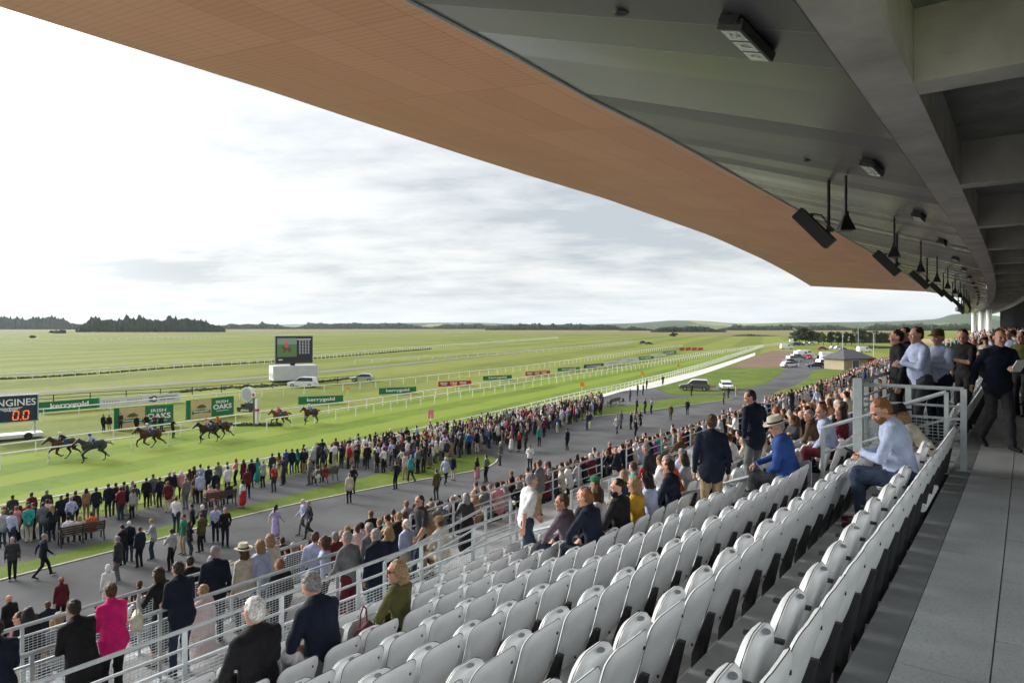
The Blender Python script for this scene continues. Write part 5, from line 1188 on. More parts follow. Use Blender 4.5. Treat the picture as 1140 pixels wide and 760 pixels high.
AP = '''13.8,646,160,stand,charcoal,black,grey
48,643,-90,walk,navy,black,grey
131,648,40,cap,charcoal,grey,grey
137,630,30,card,black,black,black
143.7,626,-30,stand,navy,denim,white
155.6,632,10,stand,navy,black,brown
170,623,50,card,light grey,denim,blond
191,636,20,shirt2,light grey,black,dark brown
196,594,-40,shirt2,white,denim,brown
204.5,617,100,stand,green,khaki,black
211,624.5,-100,wlong,black,denim,dark brown
224,615,30,cap,olive,black,brown
213.5,603,60,stand,black,black,black
226,604,10,card,charcoal,charcoal,white
240,604,150,shirt2,pale blue,navy,dark brown
250.5,609,160,hip,black,navy,grey
306.7,602,-80,wwalk,lilac,lilac,dark brown
338,595,70,walk2,pale blue,grey,white
344.5,599,70,walk2,charcoal,charcoal,grey
270,566.5,20,wskirt,white,red,black
275.5,555,-20,hip,burgundy,navy,brown
344.5,540,30,behind,grey,grey,grey
207,567,10,stand,grey,grey,grey
389,560.6,-10,stand,cream,black,grey
393,550.5,-10,shirt,black,black,brown
440.6,545,0,behind,navy,navy,brown
451,534,0,hip,pale pink,khaki,brown
458,537,-10,walk2,teal,navy,grey
465.5,527.5,0,shirt,grey,black,brown
472,526.6,0,wlong,charcoal,black,dark brown
496,539.5,-70,walk,pale blue,black,white
504,535,-80,stand,navy,cream,brown
486,557,-10,cap,olive,charcoal,brown
491,501,70,walk,pale blue,black,brown
512.5,495,20,stand,navy,denim,brown
531,537,0,wskirt,black,pink,dark brown
541.4,537,0,shirt,grey,black,black
557,518,60,stand,charcoal,charcoal,white
590,523.4,130,card,white,black,brown
569,503,10,wdress,tan,white,blond
578,503,0,wskirt,red,black,blond
585.6,502,10,stand,charcoal,black,brown
631.7,501.3,-10,stand,navy,black,black
606,486.6,0,cross,burgundy,black,black
595,484,10,shirt,grey,denim,brown
589,483,0,stand,charcoal,navy,brown
620.6,482,0,wlong,blue,white,brown
632,471.8,0,shirt2,lilac,cream,grey
641,466,0,stand,black,black,brown
653.8,479,80,stand,navy,denim,brown
656.6,478,80,hip,charcoal,cream,brown
687,483.8,90,walk,light grey,denim,brown
691.5,477.4,60,stand,charcoal,black,brown
702.6,478.3,0,stand,black,black,blond
707,476,0,wlong,khaki,black,blond
712.8,475.8,70,wwalk,black,black,black
561.7,488,0,shirt,pale blue,navy,brown
551.6,489,0,stand,black,black,brown
546,487,10,wstand,charcoal,black,blond
533,495.8,0,stand,charcoal,charcoal,brown
538.7,495,0,stand,black,charcoal,black
709,460,0,stand,navy,denim,brown
718.3,460.7,0,cross,charcoal,navy,brown
725.3,460.7,0,shirt,lilac,navy,brown
765.3,462,90,stand,black,black,black
746.8,468,100,stand,olive,charcoal,brown
708,489,0,stand,navy,navy,brown
701.7,447,0,stand,purple,navy,brown
710,440.8,0,stand,navy,black,brown
716,440,0,stand,black,black,brown
720,434,0,stand,black,navy,brown
738,429.4,-60,rail,navy,black,brown
770,440.8,60,stand,black,black,brown
811,443.6,60,stand,black,black,brown
806,450,40,stand,charcoal,black,brown
819.6,442.6,0,stand,pale pink,cream,brown
600,497,170,wstand,teal,black,blond
520,499,30,hip,grey,black,brown'''
for ln in AP.split('\n'):
    a = ln.split(','); fp(float(a[0]), float(a[1]), float(a[2]) + rnd.uniform(-6, 6), a[3], a[4], a[5], a[6])
RL = '''3,610,0,stand,light grey,denim,grey
13,612,-40,shirt2,pale blue,denim,brown
22,601,60,wstand,charcoal,black,dark brown
31,600,-20,hip,red,black,brown
38,601,60,card,black,black,brown
48,602,-10,stand,grey,denim,brown
58,603,0,wlong,navy,navy,blond
79,592,0,shirt,pale blue,denim,grey
68,590,-10,stand,navy,charcoal,brown
75,588,10,stand,black,black,black
84,586,0,stand,black,black,dark brown
14,590,-20,stand,charcoal,black,dark brown
35,588,10,stand,burgundy,black,brown
52,585,0,stand,charcoal,charcoal,grey
96,578,-10,wstand,tan,tan,black
107,580,0,stand,navy,grey,black
120.6,576,0,stand,navy,charcoal,brown
129,574,10,hip,black,charcoal,black
138,572,10,cross,charcoal,black,black
147.4,569,20,wstand,light grey,light grey,blond
163,566,-40,stand,black,black,dark brown
170.4,563,0,shirt,grey,grey,brown
177.8,565,10,stand,navy,navy,brown
188.8,560,-60,hip,black,navy,grey
194,557,40,stand,navy,cream,white
201.7,556,-30,wstand,pink,black,white
211,553,0,wlong,brown,cream,dark brown
216,551,0,wlong,black,tan,brown
223,550,0,shirt,pale blue,black,burgundy
232,550,0,stand,navy,black,dark brown
243,545.5,0,stand,grey,denim,brown
253,545,-20,shirt2,white,khaki,brown
262.5,541,40,wlong,pink,black,ginger
271,541,0,wstand,burgundy,black,brown
280,543,0,stand,black,navy,brown
286.4,539,0,wdress,teal,teal,brown
293,543,0,cross,light grey,black,grey
303,534,0,stand,charcoal,navy,brown
310.4,531.5,0,wlong,tan,cream,dark brown
318.3,529,0,stand,blue,navy,blond
325,528,0,stand,navy,denim,brown
331,527,0,wlong,teal,denim,dark brown
337,526,10,stand,black,black,brown'''
hairs = ['black'] * 3 + ['dark brown'] * 5 + ['brown'] * 5 + ['grey'] * 4 + ['blond'] * 2 + ['white', 'ginger']
for ln in RL.split('\n'):
    a = ln.split(','); fp(float(a[0]), float(a[1]), float(a[2]) + rnd.uniform(-8, 8), a[3], a[4], a[5], a[6] if a[6] in HAIRC else 'brown', 'at the trackside rail')
topc = ['navy'] * 7 + ['black'] * 7 + ['charcoal'] * 5 + ['grey'] * 3 + ['light grey', 'light grey', 'light grey', 'white', 'white', 'white', 'white', 'pale blue', 'pale blue', 'pale blue', 'cream', 'cream', 'khaki', 'pink', 'blue', 'olive', 'brown', 'brown', 'red', 'purple', 'teal', 'burgundy', 'burgundy', 'mauve grey', 'pale pink', 'tan', 'denim', 'denim']
botc = ['black', 'black', 'navy', 'charcoal', 'charcoal', 'denim', 'denim', 'khaki', 'grey', 'cream']
stt = ['stand', 'stand', 'cross', 'hip', 'behind', 'card', 'drink', 'wstand', 'wstand', 'wlong', 'wskirt', 'wdress', 'shirt', 'shirt2', 'cap', 'rail']
stS = ['sit', 'sit', 'sit', 'sit3', 'sitw', 'sit2', 'sit3', 'sitw', 'sitw2', 'sit', 'sit2', 'sitb']
def lerpt(T, x):
    for (a, *u), (b, *v) in zip(T, T[1:]):
        if a <= x <= b: t = (x - a) / (b - a); return [p + (q - p) * t for p, q in zip(u, v)]
    return list(T[-1][1:]) if x > T[-1][0] else list(T[0][1:])
for k_ in range(18):
    x = 5 + rnd.random() * 320; lo_ = 596 - (x - 0) * 0.205 + 6
    fp(x, lo_ + rnd.uniform(0, 9), rnd.gauss(0, 35), rnd.choice(stt), rnd.choice(topc), rnd.choice(botc), rnd.choice(hairs), 'at the trackside rail')
# back edge (towards the stand) and front edge (at the rail) of the packed crowd
def rlook(s, w_):
    folk_t = rnd.choice(stt); return folk_t
RCR = [(340, 529, 521), (370, 521, 515), (400, 524, 508), (430, 528, 502), (470, 526, 494), (500, 512, 488), (560, 497, 475.5), (610, 482, 464), (650, 468, 454), (672, 461, 449)]
x = 341.0
while x < 672:
    lo, up_ = lerpt(RCR, x); y = up_
    while y <= lo + 0.3:
        if rnd.random() < 0.86:
            p = G(x + rnd.uniform(-3.2, 3.2), y + rnd.uniform(-0.5, 0.5)); p.z = 0.022; s, d = SD(p.x, p.y)
            folk(p, head(s) + math.radians(rnd.gauss(0, 22)), rnd.choice(stt), rnd.choice(topc), rnd.choice(botc), rnd.choice(hairs), 'in the crowd packed against the trackside rail', rnd.uniform(0.88, 1.07))
        y += 0.75 * (y - HZ) ** 2 / (F * CAM_H) / 0.80 * 1.0
    x += 0.62 * F / (F * CAM_H / (up_ - HZ)) * 1.05
# a few on benches, seated crowd on the stand
def seatrow(d, h, s, where, occ, step=0.52, smax=SEND, lookup=None):
    while s < smax:
        ina = any(a - 0.15 < s < a + AW + 0.15 for a in AISLES)
        o_ = occ(s)
        if not ina and rnd.random() < o_:
            dd = d + (0.20 if d < D8 else 0.30)
            if not any((Vector((W(s, dd, h).x, W(s, dd, h).y, 0)) - Vector((q[0].location.x, q[0].location.y, 0))).length < 0.55 for q in ppl):
                hd_ = rnd.choice(hairs); t_ = rnd.choice(stS)
                if rnd.random() < 0.05: t_ = rnd.choice(['stand', 'shirt', 'wstand'])
                if t_ == 'sitw' and hd_ == 'white': hd_ = 'blond'
                folk(W(s + rnd.uniform(-0.05, 0.05), dd, h), head(s) + math.radians(rnd.gauss(0, 12)), t_, rnd.choice(topc), rnd.choice(botc), hd_, where, rnd.uniform(0.95, 1.05))
        s += step
for n in range(NUP):
    far = lambda s, n=n: (0.0 if s < 11.9 else (0.0 if n < 1 and s < 24 else (0.06 if n < 4 and s < 22 else (0.34 if s < 22 else (0.62 if s < 34 else 0.86)))))
    seatrow(ROW0 + PITCH * n, upper_h(n), 12.2, 'in the upper tier', far)
for m_ in range(NLO):
    nearo = lambda s, m_=m_: (0.10 if s < 7 else 0.45 if s < 10 else 0.8 if s < 20 else 0.88)
    seatrow(D10 + PITCH * m_, lower_h(m_), 2.0, 'in the lower tier', nearo)
# people on the cross aisle and the walkway further along
for s in srange(13, 150, 1.4):
    if rnd.random() < 0.5: folk(W(s, rnd.uniform(D8 + 0.4, D10 - 0.5), H9), head(s) + rnd.gauss(0, 0.5), rnd.choice(stt), rnd.choice(topc), rnd.choice(botc), rnd.choice(hairs), 'on the cross aisle between the tiers')
for q in crowd[-60:]:
    s, d = SD(q['p'].x, q['p'].y)
    if 'cross aisle' in q['where']: q['p'] = W(s, d, floor_h(s, d))
for s in srange(19, 120, 0.9):
    if rnd.random() < 0.55: folk(W(s, rnd.uniform(-0.7, 0.6), 1.86), head(s) + rnd.gauss(0, 0.6), rnd.choice(stt), rnd.choice(topc), rnd.choice(botc), rnd.choice(hairs), 'far along the walkway')
# ================================================================== TRACK FURNITURE, SIGNS, HORSES, VEHICLES
N_OTHER_PEOPLE = 0
GREEN = mat('board_green', (0.005, 0.17, 0.06), 0.5, 0.05, 1); REDB = mat('board_red', (0.42, 0.012, 0.02), 0.5, 0.05, 1); WHB = mat('board_white', (0.66, 0.66, 0.66), 0.55, 0.05, 1); NAVB = mat('board_navy', (0.006, 0.030, 0.058), 0.45, 0.05, 1)
GOLD = mat('board_gold', (0.60, 0.48, 0.25), 0.55, 0.1, 1.5); WHT = mat('sign_white', (0.85, 0.85, 0.85), 0.6); REDP = mat('sign_red', (0.5, 0.01, 0.02), 0.5)
PALEG = mat('sign_pale_grey', (0.38, 0.39, 0.42), 0.6); NAVP = mat('sign_navy', (0.02, 0.04, 0.12), 0.6)
def text_mesh(txt, m, hgt, bold=0.0, width=None, ext=0.01, space=1.0):
    """lettering as a mesh in its own x (right), z (up) plane, origin at its centre"""
    cu = bpy.data.curves.new('lettering', 'FONT'); cu.body = txt; cu.size = 1.0; cu.extrude = ext; cu.offset = bold; cu.align_x = 'CENTER'; cu.align_y = 'CENTER'; cu.space_character = space; cu.resolution_u = 3
    o = bpy.data.objects.new('lettering', cu); COL.objects.link(o); bpy.context.view_layer.update()
    me = bpy.data.meshes.new_from_object(o.evaluated_get(bpy.context.evaluated_depsgraph_get())); bpy.data.objects.remove(o)
    co = np.empty(len(me.vertices) * 3); me.vertices.foreach_get('co', co); co = co.reshape(-1, 3)
    lo, hi = co.min(0), co.max(0); sy = hgt / (hi[1] - lo[1]); sx = (width / (hi[0] - lo[0])) if width else sy
    c = (lo + hi) / 2; q = np.stack([(co[:, 0] - c[0]) * sx, -(co[:, 2]), (co[:, 1] - c[1]) * sy], 1)
    me.vertices.foreach_set('co', q.ravel()); me.materials.clear(); me.materials.append(m); me.update(); return me
def place_on(me, name, parent, x, y, z):
    o = link(bpy.data.objects.new(name, me), parent); o.location = (x, y, z); return o
def board(name, label, pl, pr, top, bot, m, cat='advertising board', group=None, legs=True, th=0.08):
    """pl, pr: (px, py) of the lower corners seen in the photo; top/bot: heights derived there. Face looks at the stand (local -y)."""
    a, b = pl, pr
    t = empty(name, label, cat, (a + b) / 2, math.atan2((b - a).y, (b - a).x), group); w_ = (b - a).length
    q = MB(); q.box((0, 0, (top + bot) / 2), (w_, th, top - bot)); q.build('panel', m, t)
    if legs:
        for x in (-w_ * 0.42, w_ * 0.42):
            q = MB(); q.box((x, th / 2 + 0.03, top / 2), (0.06, 0.05, top)); q.tube([(x, th / 2 + 0.05, top * 0.8), (x, 0.9, 0.02)], 0.025, 5); q.build('leg', M['galv'], t)
    return t, w_
def gpt(px, base): return G(px, base)
def hgt_at(py, base): return CAM_H * (1 - (py - HZ) / (base - HZ))     # height of a point seen at py above the ground seen at base
# --- results board
A, B_ = G(-24, 492.5), G(42, 486.5)
t = empty('results_board', 'dark blue results board with orange zeros on a trailer, at the left edge', 'results board', (A + B_) / 2, math.atan2((B_ - A).y, (B_ - A).x)); w_ = (B_ - A).length
z1, z0 = hgt_at(438.5, 486.5), hgt_at(467.5, 486.5)
q = MB(); q.box((0, 0, (z0 + z1) / 2), (w_, 0.35, z1 - z0)); q.build('panel', NAVB, t)
q = MB()
for x, z, sx, sz in ((0, z1, w_ + 0.1, 0.08), (0, z0, w_ + 0.1, 0.08), (w_ / 2, (z0 + z1) / 2, 0.08, z1 - z0), (-w_ / 2, (z0 + z1) / 2, 0.08, z1 - z0)): q.box((x, 0, z), (sx, 0.4, sz))
q.build('frame', M['galv'], t)
place_on(text_mesh('LONGINES', WHT, 0.62, 0.012, w_ * 0.92), 'lettering', t, 0, -0.185, z1 - 0.62)
q = MB()
for sgn in (-1, 1):
    for k in range(4): q.poly([(sgn * 0.1, -0.19, z1 - 1.10 - k * 0.07), (sgn * (0.95 - 0.17 * k), -0.19, z1 - 1.04 - k * 0.10), (sgn * (0.90 - 0.17 * k), -0.19, z1 - 1.10 - k * 0.10), (sgn * 0.1, -0.19, z1 - 1.14 - k * 0.07)], [(0, 1, 2, 3)])
q.poly([(-0.1, -0.191, z1 - 1.05), (0.1, -0.191, z1 - 1.05), (0.03, -0.191, z1 - 1.22), (0.1, -0.191, z1 - 1.40), (-0.1, -0.191, z1 - 1.40), (-0.03, -0.191, z1 - 1.22)], [(0, 1, 2, 3, 4, 5)])
wg = q.build('emblem', WHT, t); wg.location.x = 0.05
orl = newmat('led_orange'); orl[2].inputs['Base Color'].default_value = (0.8, 0.12, 0.02, 1); orl[2].inputs['Emission Color'].default_value = (1, 0.16, 0.03, 1); orl[2].inputs['Emission Strength'].default_value = 0.45; orl = orl[0]
xs = w_ / 2 - (42 - 16.5) / 66 * w_, w_ / 2 - (42 - 28) / 66 * w_
for x in xs:
    q = MB()
    for dx, dz, a_, b_ in ((0, 0.42, 0.36, 0.1), (0, -0.42, 0.36, 0.1), (-0.19, 0.22, 0.1, 0.36), (0.19, 0.22, 0.1, 0.36), (-0.19, -0.22, 0.1, 0.36), (0.19, -0.22, 0.1, 0.36)): q.box((x + dx + dz * 0.1, -0.185, z0 + 0.58 + dz * 0.88), (a_ * 0.9, 0.03, b_ * 0.88))
    q.build('digit', orl, t)
q = MB(); q.box(((xs[0] + xs[1]) / 2, -0.185, z0 + 0.2), (0.08, 0.03, 0.08)); q.build('point', orl, t)
q = MB(); q.box((0, 0.1, 0.35), (w_ * 1.15, 1.9, 0.3)); q.build('trailer', WHB, t)
for x in (-1.8, 1.9):
    q = MB(); q.tube([(x, 0, 0.5), (x, 0, z0)], 0.09, 8); q.tube([(x - 0.6, -0.6, 0.02), (x, 0, z0 - 0.4), (x + 0.6, -0.6, 0.02)], 0.04, 6); q.build('leg', M['galv'], t)
for x in (-1.2, 1.3):
    q = MB(); q.tube([(x, -0.9, 0.32), (x, -1.05, 0.32)], 0.32, 16); q.build('wheel', M['black'], t)
# --- boards: (name, label, material, TL-y, base px left/right + base y left/right, text)
BO = [
 ('green sponsor board with white lettering, leftmost, beside the results board', GREEN, (42, 461), (111, 455), 447.8, 'kerrygold', 0.0),
 ('long white board with faint grey marks and a navy ring', WHB, (111, 455.5), (200.4, 447.5), 443.6, None, 0.0),
 ('green sponsor board with white lettering, just right of the winning post', GREEN, (332, 451.3), (382, 449), 441.6, 'kerrygold', 0.0),
 ('green sponsor board, second to the right of the winning post', GREEN, (421.7, 440), (463.3, 438), 431.9, 'kerrygold', 0),
 ('red board, first of the red boards beyond the post', REDB, (488, 431), (524.5, 429.5), 424.6, 'red', 0),
 ('green sponsor board between the two red boards', GREEN, (537.7, 424), (569.7, 422.4), 418.6, 'kerrygold', 0),
 ('red board, second of the red boards beyond the post', REDB, (585, 419), (612.3, 417.4), 413.8, 'red', 0),
 ('green sponsor board left of the small navy board', GREEN, (620.7, 414), (645.3, 412.4), 409.6, 'kerrygold', 0),
 ('small navy board among the distant boards', NAVB, (650, 410.6), (672, 408.8), 405.9, 'LONGINES', 0),
 ('white board right of the small navy board', WHB, (672, 407.3), (693.3, 405.3), 402.7, None, 1),
 ('white board before the thin green distant board', WHB, (692.7, 403.8), (711, 402), 399.4, None, 1),
 ('thin green board between distant white boards', GREEN, (710, 400.5), (727.7, 399.3), 397.1, 'kerrygold', 0),
 ('farthest white board in the line', WHB, (725, 397.6), (741, 396.4), 394.4, None, 1),
 ('farthest green board in the line', GREEN, (738.3, 394.9), (752.7, 393.9), 391.2, 'kerrygold', 0)]
for lab, m, l_, r_, ty, tx, pl in BO:
    a, b = G(*l_), G(*r_); top = hgt_at(ty, l_[1]); bot = 0.12 * top
    t, w_ = board('advertising_board', lab, a, b, top, bot, m, group='advertising boards along the inside rail'); hh = top - bot
    if tx == 'kerrygold':
        place_on(text_mesh(tx, WHT, hh * 0.60, 0.028, w_ * 0.62), 'lettering', t, 0, -0.055, bot + hh * 0.5)
    elif tx == 'LONGINES': place_on(text_mesh(tx, WHT, hh * 0.34, 0.02, w_ * 0.7), 'lettering', t, 0, -0.055, bot + hh * 0.5)
    elif tx == 'red':
        q = MB(); rr = random.Random(2)
        for g_ in range(3):
            x = -w_ * 0.42 + g_ * w_ * 0.29
            for k in range(5): q.box((x + k * w_ * 0.042, -0.05, bot + hh * 0.62), (w_ * 0.026, 0.02, hh * 0.32))
            q.box((x + w_ * 0.09, -0.05, bot + hh * 0.26), (w_ * 0.16, 0.02, hh * 0.09))
        q.build('pale_lettering', WHT, t)
    elif not pl:
        q = MB()
        for x0 in (-0.45, -0.17):
            for k in range(6): q.box(((x0 + k * 0.033) * w_, -0.05, bot + hh * 0.55), (w_ * 0.018, 0.02, hh * 0.26))
        q.build('faint_marks', PALEG, t)
        q = MB(); q.tube([(w_ * 0.155, -0.045, bot + hh * 0.5), (w_ * 0.155, -0.07, bot + hh * 0.5)], hh * 0.36, 20); q.build('ring', NAVP, t)
        q = MB(); q.tube([(w_ * 0.155, -0.06, bot + hh * 0.5), (w_ * 0.155, -0.08, bot + hh * 0.5)], hh * 0.2, 20); q.build('ring_centre', WHT, t)
        q = MB()
        for k, z in enumerate((0.68, 0.52, 0.36)): q.box((w_ * 0.33, -0.05, bot + hh * z), (w_ * (0.26 - 0.03 * k), 0.02, hh * 0.07))
        q.box((w_ * 0.11, -0.05, bot + hh * 0.5), (w_ * 0.035, 0.02, hh * 0.5)); q.build('navy_marks', NAVP, t)
    else:
        q = MB(); q.box((0, -0.05, bot + hh * 0.5), (w_ * 0.5, 0.02, hh * 0.2)); q.build('faint_marks', PALEG, t)
for lab, l_, r_, ty in (('tall green and gold race title board on the left, officials in front', (126.7, 479.5), (193, 474), 454.0), ('tall green and gold race title board beside the winning post', (207, 468.5), (260, 461.8), 445.7)):
    a, b = G(*l_), G(*r_); top = hgt_at(ty, l_[1]); t, w_ = board('race_title_board', lab, a, b, top, 0.1, GREEN, 'race board', group='tall race title boards'); hh = top - 0.1
    q = MB(); q.box((-w_ * 0.20, -0.05, 0.1 + hh * 0.5), (w_ * 0.42, 0.03, hh * 0.96)); gp_ = q.build('gold_panel', GOLD, t)
    q = MB(); q.loft([[Vector((-w_ * 0.20 + x * w_ * 0.19 * k, -0.07 - k2, 0.1 + hh * (0.34 + z * 0.17 * k))) for x, z in ((-1, 0.2), (-0.8, 0.55), (0, 0.75), (0.8, 0.55), (1, 0.2), (1, -0.7), (0.75, -0.35), (0, -0.2), (-0.75, -0.35), (-1, -0.7))] for k, k2 in ((1, 0), (1, 0.02))]); q.build('ribbon', GREEN, gp_)
    place_on(text_mesh('kerrygold', WHT, hh * 0.13, 0.02, w_ * 0.30), 'lettering', gp_, -w_ * 0.20, -0.10, 0.1 + hh * 0.37)
    q = MB(); q.loft([[Vector((-w_ * 0.20 + x * w_ * 0.10, y, 0.1 + hh * (0.60 + z * 0.16))) for x, z in ((-1, -0.3), (-0.5, 0.5), (0.2, 0.8), (0.9, 0.2), (1, -0.4), (0, -0.5))] for y in (-0.066, -0.08)]); q.build('hill_picture', mat('sign_hill', (0.10, 0.10, 0.05), 0.6), gp_)
    place_on(text_mesh('IRISH', WHT, hh * 0.15, 0.015, w_ * 0.26), 'lettering', t, w_ * 0.24, -0.06, 0.1 + hh * 0.76)
    place_on(text_mesh('OAKS', WHT, hh * 0.26, 0.03, w_ * 0.40), 'lettering', t, w_ * 0.25, -0.06, 0.1 + hh * 0.50)
    q = MB()
    for k in range(9): q.box((w_ * (0.13 + 0.03 * k), -0.05, 0.1 + hh * 0.28), (w_ * 0.018, 0.02, hh * 0.045))
    q.build('small_marks', WHT, t)
# --- running rails
def rail_thing(label, rail_px, H_, spacing, m, name='running_rail', rails=1, post_r=0.045, cat='rail', slant=0.0, n_max=100, r_=0.05, group=None):
    """rail_px: pixels along the top rail"""
    P = crv([G(x, y, H_) for x, y in rail_px], 8); t = empty(name, label, cat, (P[len(P) // 2].x, P[len(P) // 2].y, 0), group=group); o0 = t.location
    P = [p - o0 for p in P]
    for k in range(rails):
        z = H_ - k * H_ / max(rails, 1) * 0.8
        q = MB(); q.tube([Vector((p.x, p.y, z)) for p in P], r_, 6); q.build('top_rail' if k == 0 else 'lower_rail', m, t, smooth=True)
    acc, pts = 0.0, []
    for a, b in zip(P, P[1:]):
        L_ = (b - a).length
        while acc <= L_:
            c = a.lerp(b, acc / L_); pts.append((c, (b - a).normalized())); acc += spacing
        acc -= L_
    pts.sort(key=lambda c: c[0].y + o0.y); rest = MB(); pm = None
    for i, (c, u) in enumerate(pts):
        nrm = Vector((-u.y, u.x, 0)) * slant
        if i < n_max:
            if pm is None or slant:
                q = MB(); q.tube([(0, 0, H_ - 0.02), (nrm.x, nrm.y, 0)], post_r, 6)
                if pm is None or slant: pm = q.mesh('post', m)
            o = link(bpy.data.objects.new('post', pm), t); o.location = (c.x, c.y, 0)
        else: rest.tube([c + Vector((0, 0, H_ - 0.02 - c.z)), Vector((c.x + nrm.x, c.y + nrm.y, 0))], post_r, 4)
    if rest.v: rest.build('distant_post', m, t, recalc=False)['kind'] = 'stuff'
    return t
WP = M['white_paint']
rail_thing('white running rail nearest the galloping horses on the inside of the track', [(-200, 532), (0, 505.5), (105, 491.5), (210, 478), (268, 470.5)], 1.15, 3.0, WP, slant=0.0, r_=0.065, post_r=0.05)
rail_thing('white running rail on the inside of the track beyond the winning post', [(297, 466.5), (410, 450.5), (500, 437), (600, 422.5), (700, 407.5), (760, 398), (830, 386.5), (885, 379)], 1.15, 3.0, WP, slant=0.0, r_=0.065, post_r=0.05)
rail_thing('second white rail just inside the nearest running rail', [(-200, 518), (0, 495), (105, 481.5), (210, 468.8), (300, 457), (410, 444), (500, 431), (600, 417.5), (700, 403.8), (790, 391), (850, 383.5)], 1.15, 3.0, WP, r_=0.065, post_r=0.05)
rail_thing('white rail behind the advertising boards', [(-200, 472), (42, 455.5), (120, 449), (200, 441.5), (300, 433), (410, 424.5), (500, 415.5), (600, 405), (700, 391.5), (760, 384)], 1.15, 3.4, WP, r_=0.075, post_r=0.05)
rail_thing('white rail of the middle gallop across the plain', [(-200, 423), (0, 416.6), (105, 411), (200, 404.3), (307, 398.8), (400, 391.3), (500, 383.5), (622, 374.8)], 1.3, 2.6, WP, r_=0.13, post_r=0.08)
rail_thing('farthest pale rail across the plain below the wood', [(-200, 378), (0, 376.8), (210, 375), (350, 371.8), (527, 369.8)], 1.3, 5.0, WP, r_=0.2, post_r=0.12)
rail_thing('thin white rail on the infield between the gallops', [(395, 400.5), (520, 394), (640, 386), (705, 380)], 1.0, 6.0, WP, r_=0.06)
rail_thing('white public rail between the spectators and the track', [(-240, 606), (-60, 574), (0, 563), (151, 537), (298, 509.5), (420, 486.5), (560, 456), (640, 437.3), (710, 422.8), (780, 404.8), (850, 383.6)], 1.15, 1.9, WP, rails=2, r_=0.06, post_r=0.045)
rail_thing('brown wooden post and rail fence along the service track', [(-200, 453), (42, 440.5), (105, 436.5), (210, 431), (300, 425), (410, 417)], 1.15, 4.3, M['wood'], 'wooden_fence', 2, 0.07, 'fence', r_=0.045)
# clear screen panels of the public rail nearest the camera are solid pale pickets
def scrub(name, px, n, spread, r0, r1):
    hg = MB(); P = crv([G(*p) for p in px]); rh_ = random.Random(len(px) * 7 + n)
    for a, b in zip(P, P[1:]):
        for k in range(int((b - a).length * n)):
            c = a.lerp(b, rh_.random()) + Vector((0, rh_.gauss(0, spread), 0)); rr = rh_.uniform(r0, r1); hg.tube([c, c + Vector((0, 0, rr * .5)), c + Vector((rh_.uniform(-.1, .1), 0, rr))], [rr * 0.9, rr, rr * 0.15], 5)
    tag(hg.build(name, M['leaf'], recalc=False), kind='stuff')
scrub('scrub', [(-200, 428.5), (0, 422.3), (105, 416.3), (200, 409), (307, 402.5), (400, 395.2), (480, 388.5)], 7, 0.3, 0.15, 0.42)
scrub('undergrowth', [(195, 437), (240, 433), (300, 429.5), (345, 426.5), (395, 421)], 9, 1.3, 0.12, 0.38)
# --- winning post
p = G(286, 474)
t = empty('winning_post', 'white winning post with a red band and a small red and white disc on top', 'winning post', p, TRK * -1)
q = MB(); q.box((0, 0, 1.35), (0.30, 0.26, 2.7)); q.build('white_post', WHB, t)
q = MB()
for z in (1.62,): q.box((0, 0, z), (0.36, 0.32, 0.22))
q.build('red_band', REDP, t)
q = MB(); q.box((-0.42, 0, 1.45), (0.10, 0.12, 2.9)); q.build('dark_post', mat('post_green', (0.01, 0.06, 0.04), 0.5), t)
q = MB(); q.tube([(-0.35, -0.08, 3.15), (-0.35, -0.14, 3.15)], 0.30, 24); ds = q.build('disc', WHB, t)
q = MB(); q.tube([(-0.35, -0.13, 3.15), (-0.35, -0.16, 3.15)], 0.17, 24); q.build('disc_centre', REDP, ds)
rh = random.Random(5); hedge = MB()
for k in range(120): c = Vector((rh.uniform(-3.4, 2.4), rh.uniform(-0.25, 0.25), 0)); rr = rh.uniform(0.12, 0.24); hedge.tube([c, c + Vector((0, 0, rr * .8)), c + Vector((0, 0, rr * 1.6))], [rr, rr, rr * 0.2], 6)
ho = hedge.build('low_hedge', M['leaf'], recalc=False); ho.location = p; tag(ho, 'low clipped hedge at the foot of the winning post', 'hedge')
p = G(276, 458)
t = empty('photo_finish_dial', 'big round white dial on a dark wheeled frame left of the winning post', 'dial', p, -0.4)
q = MB(); q.tube([(0, 0.22, 2.05), (0, -0.22, 2.05)], 0.88, 28); q.build('drum', WHB, t, smooth=True)
q = MB(); q.tube([(0, -0.23, 2.05), (0, -0.26, 2.05)], 0.72, 28); q.build('dial_face', PALEG, t)
q = MB(); q.box((-0.3, 0, 3.05), (0.45, 0.3, 0.28)); q.build('camera_box', M['black'], t)
q = MB(); q.tube([(0, 0, 1.25), (0, 0, 0.5)], 0.18, 10); q.build('neck', M['galv'], t)
q = MB(); q.box((0, 0, 0.42), (2.6, 0.9, 0.22)); q.box((0.35, 0, 0.8), (1.1, 0.6, 0.5)); q.box((-0.7, 0, 0.7), (0.35, 0.5, 0.4)); q.build('frame', M['dark_metal'], t)
for x in (-0.9, 0.9):
    q = MB(); q.tube([(x, -0.45, 0.25), (x, -0.56, 0.25)], 0.25, 14); q.build('wheel', M['black'], t)
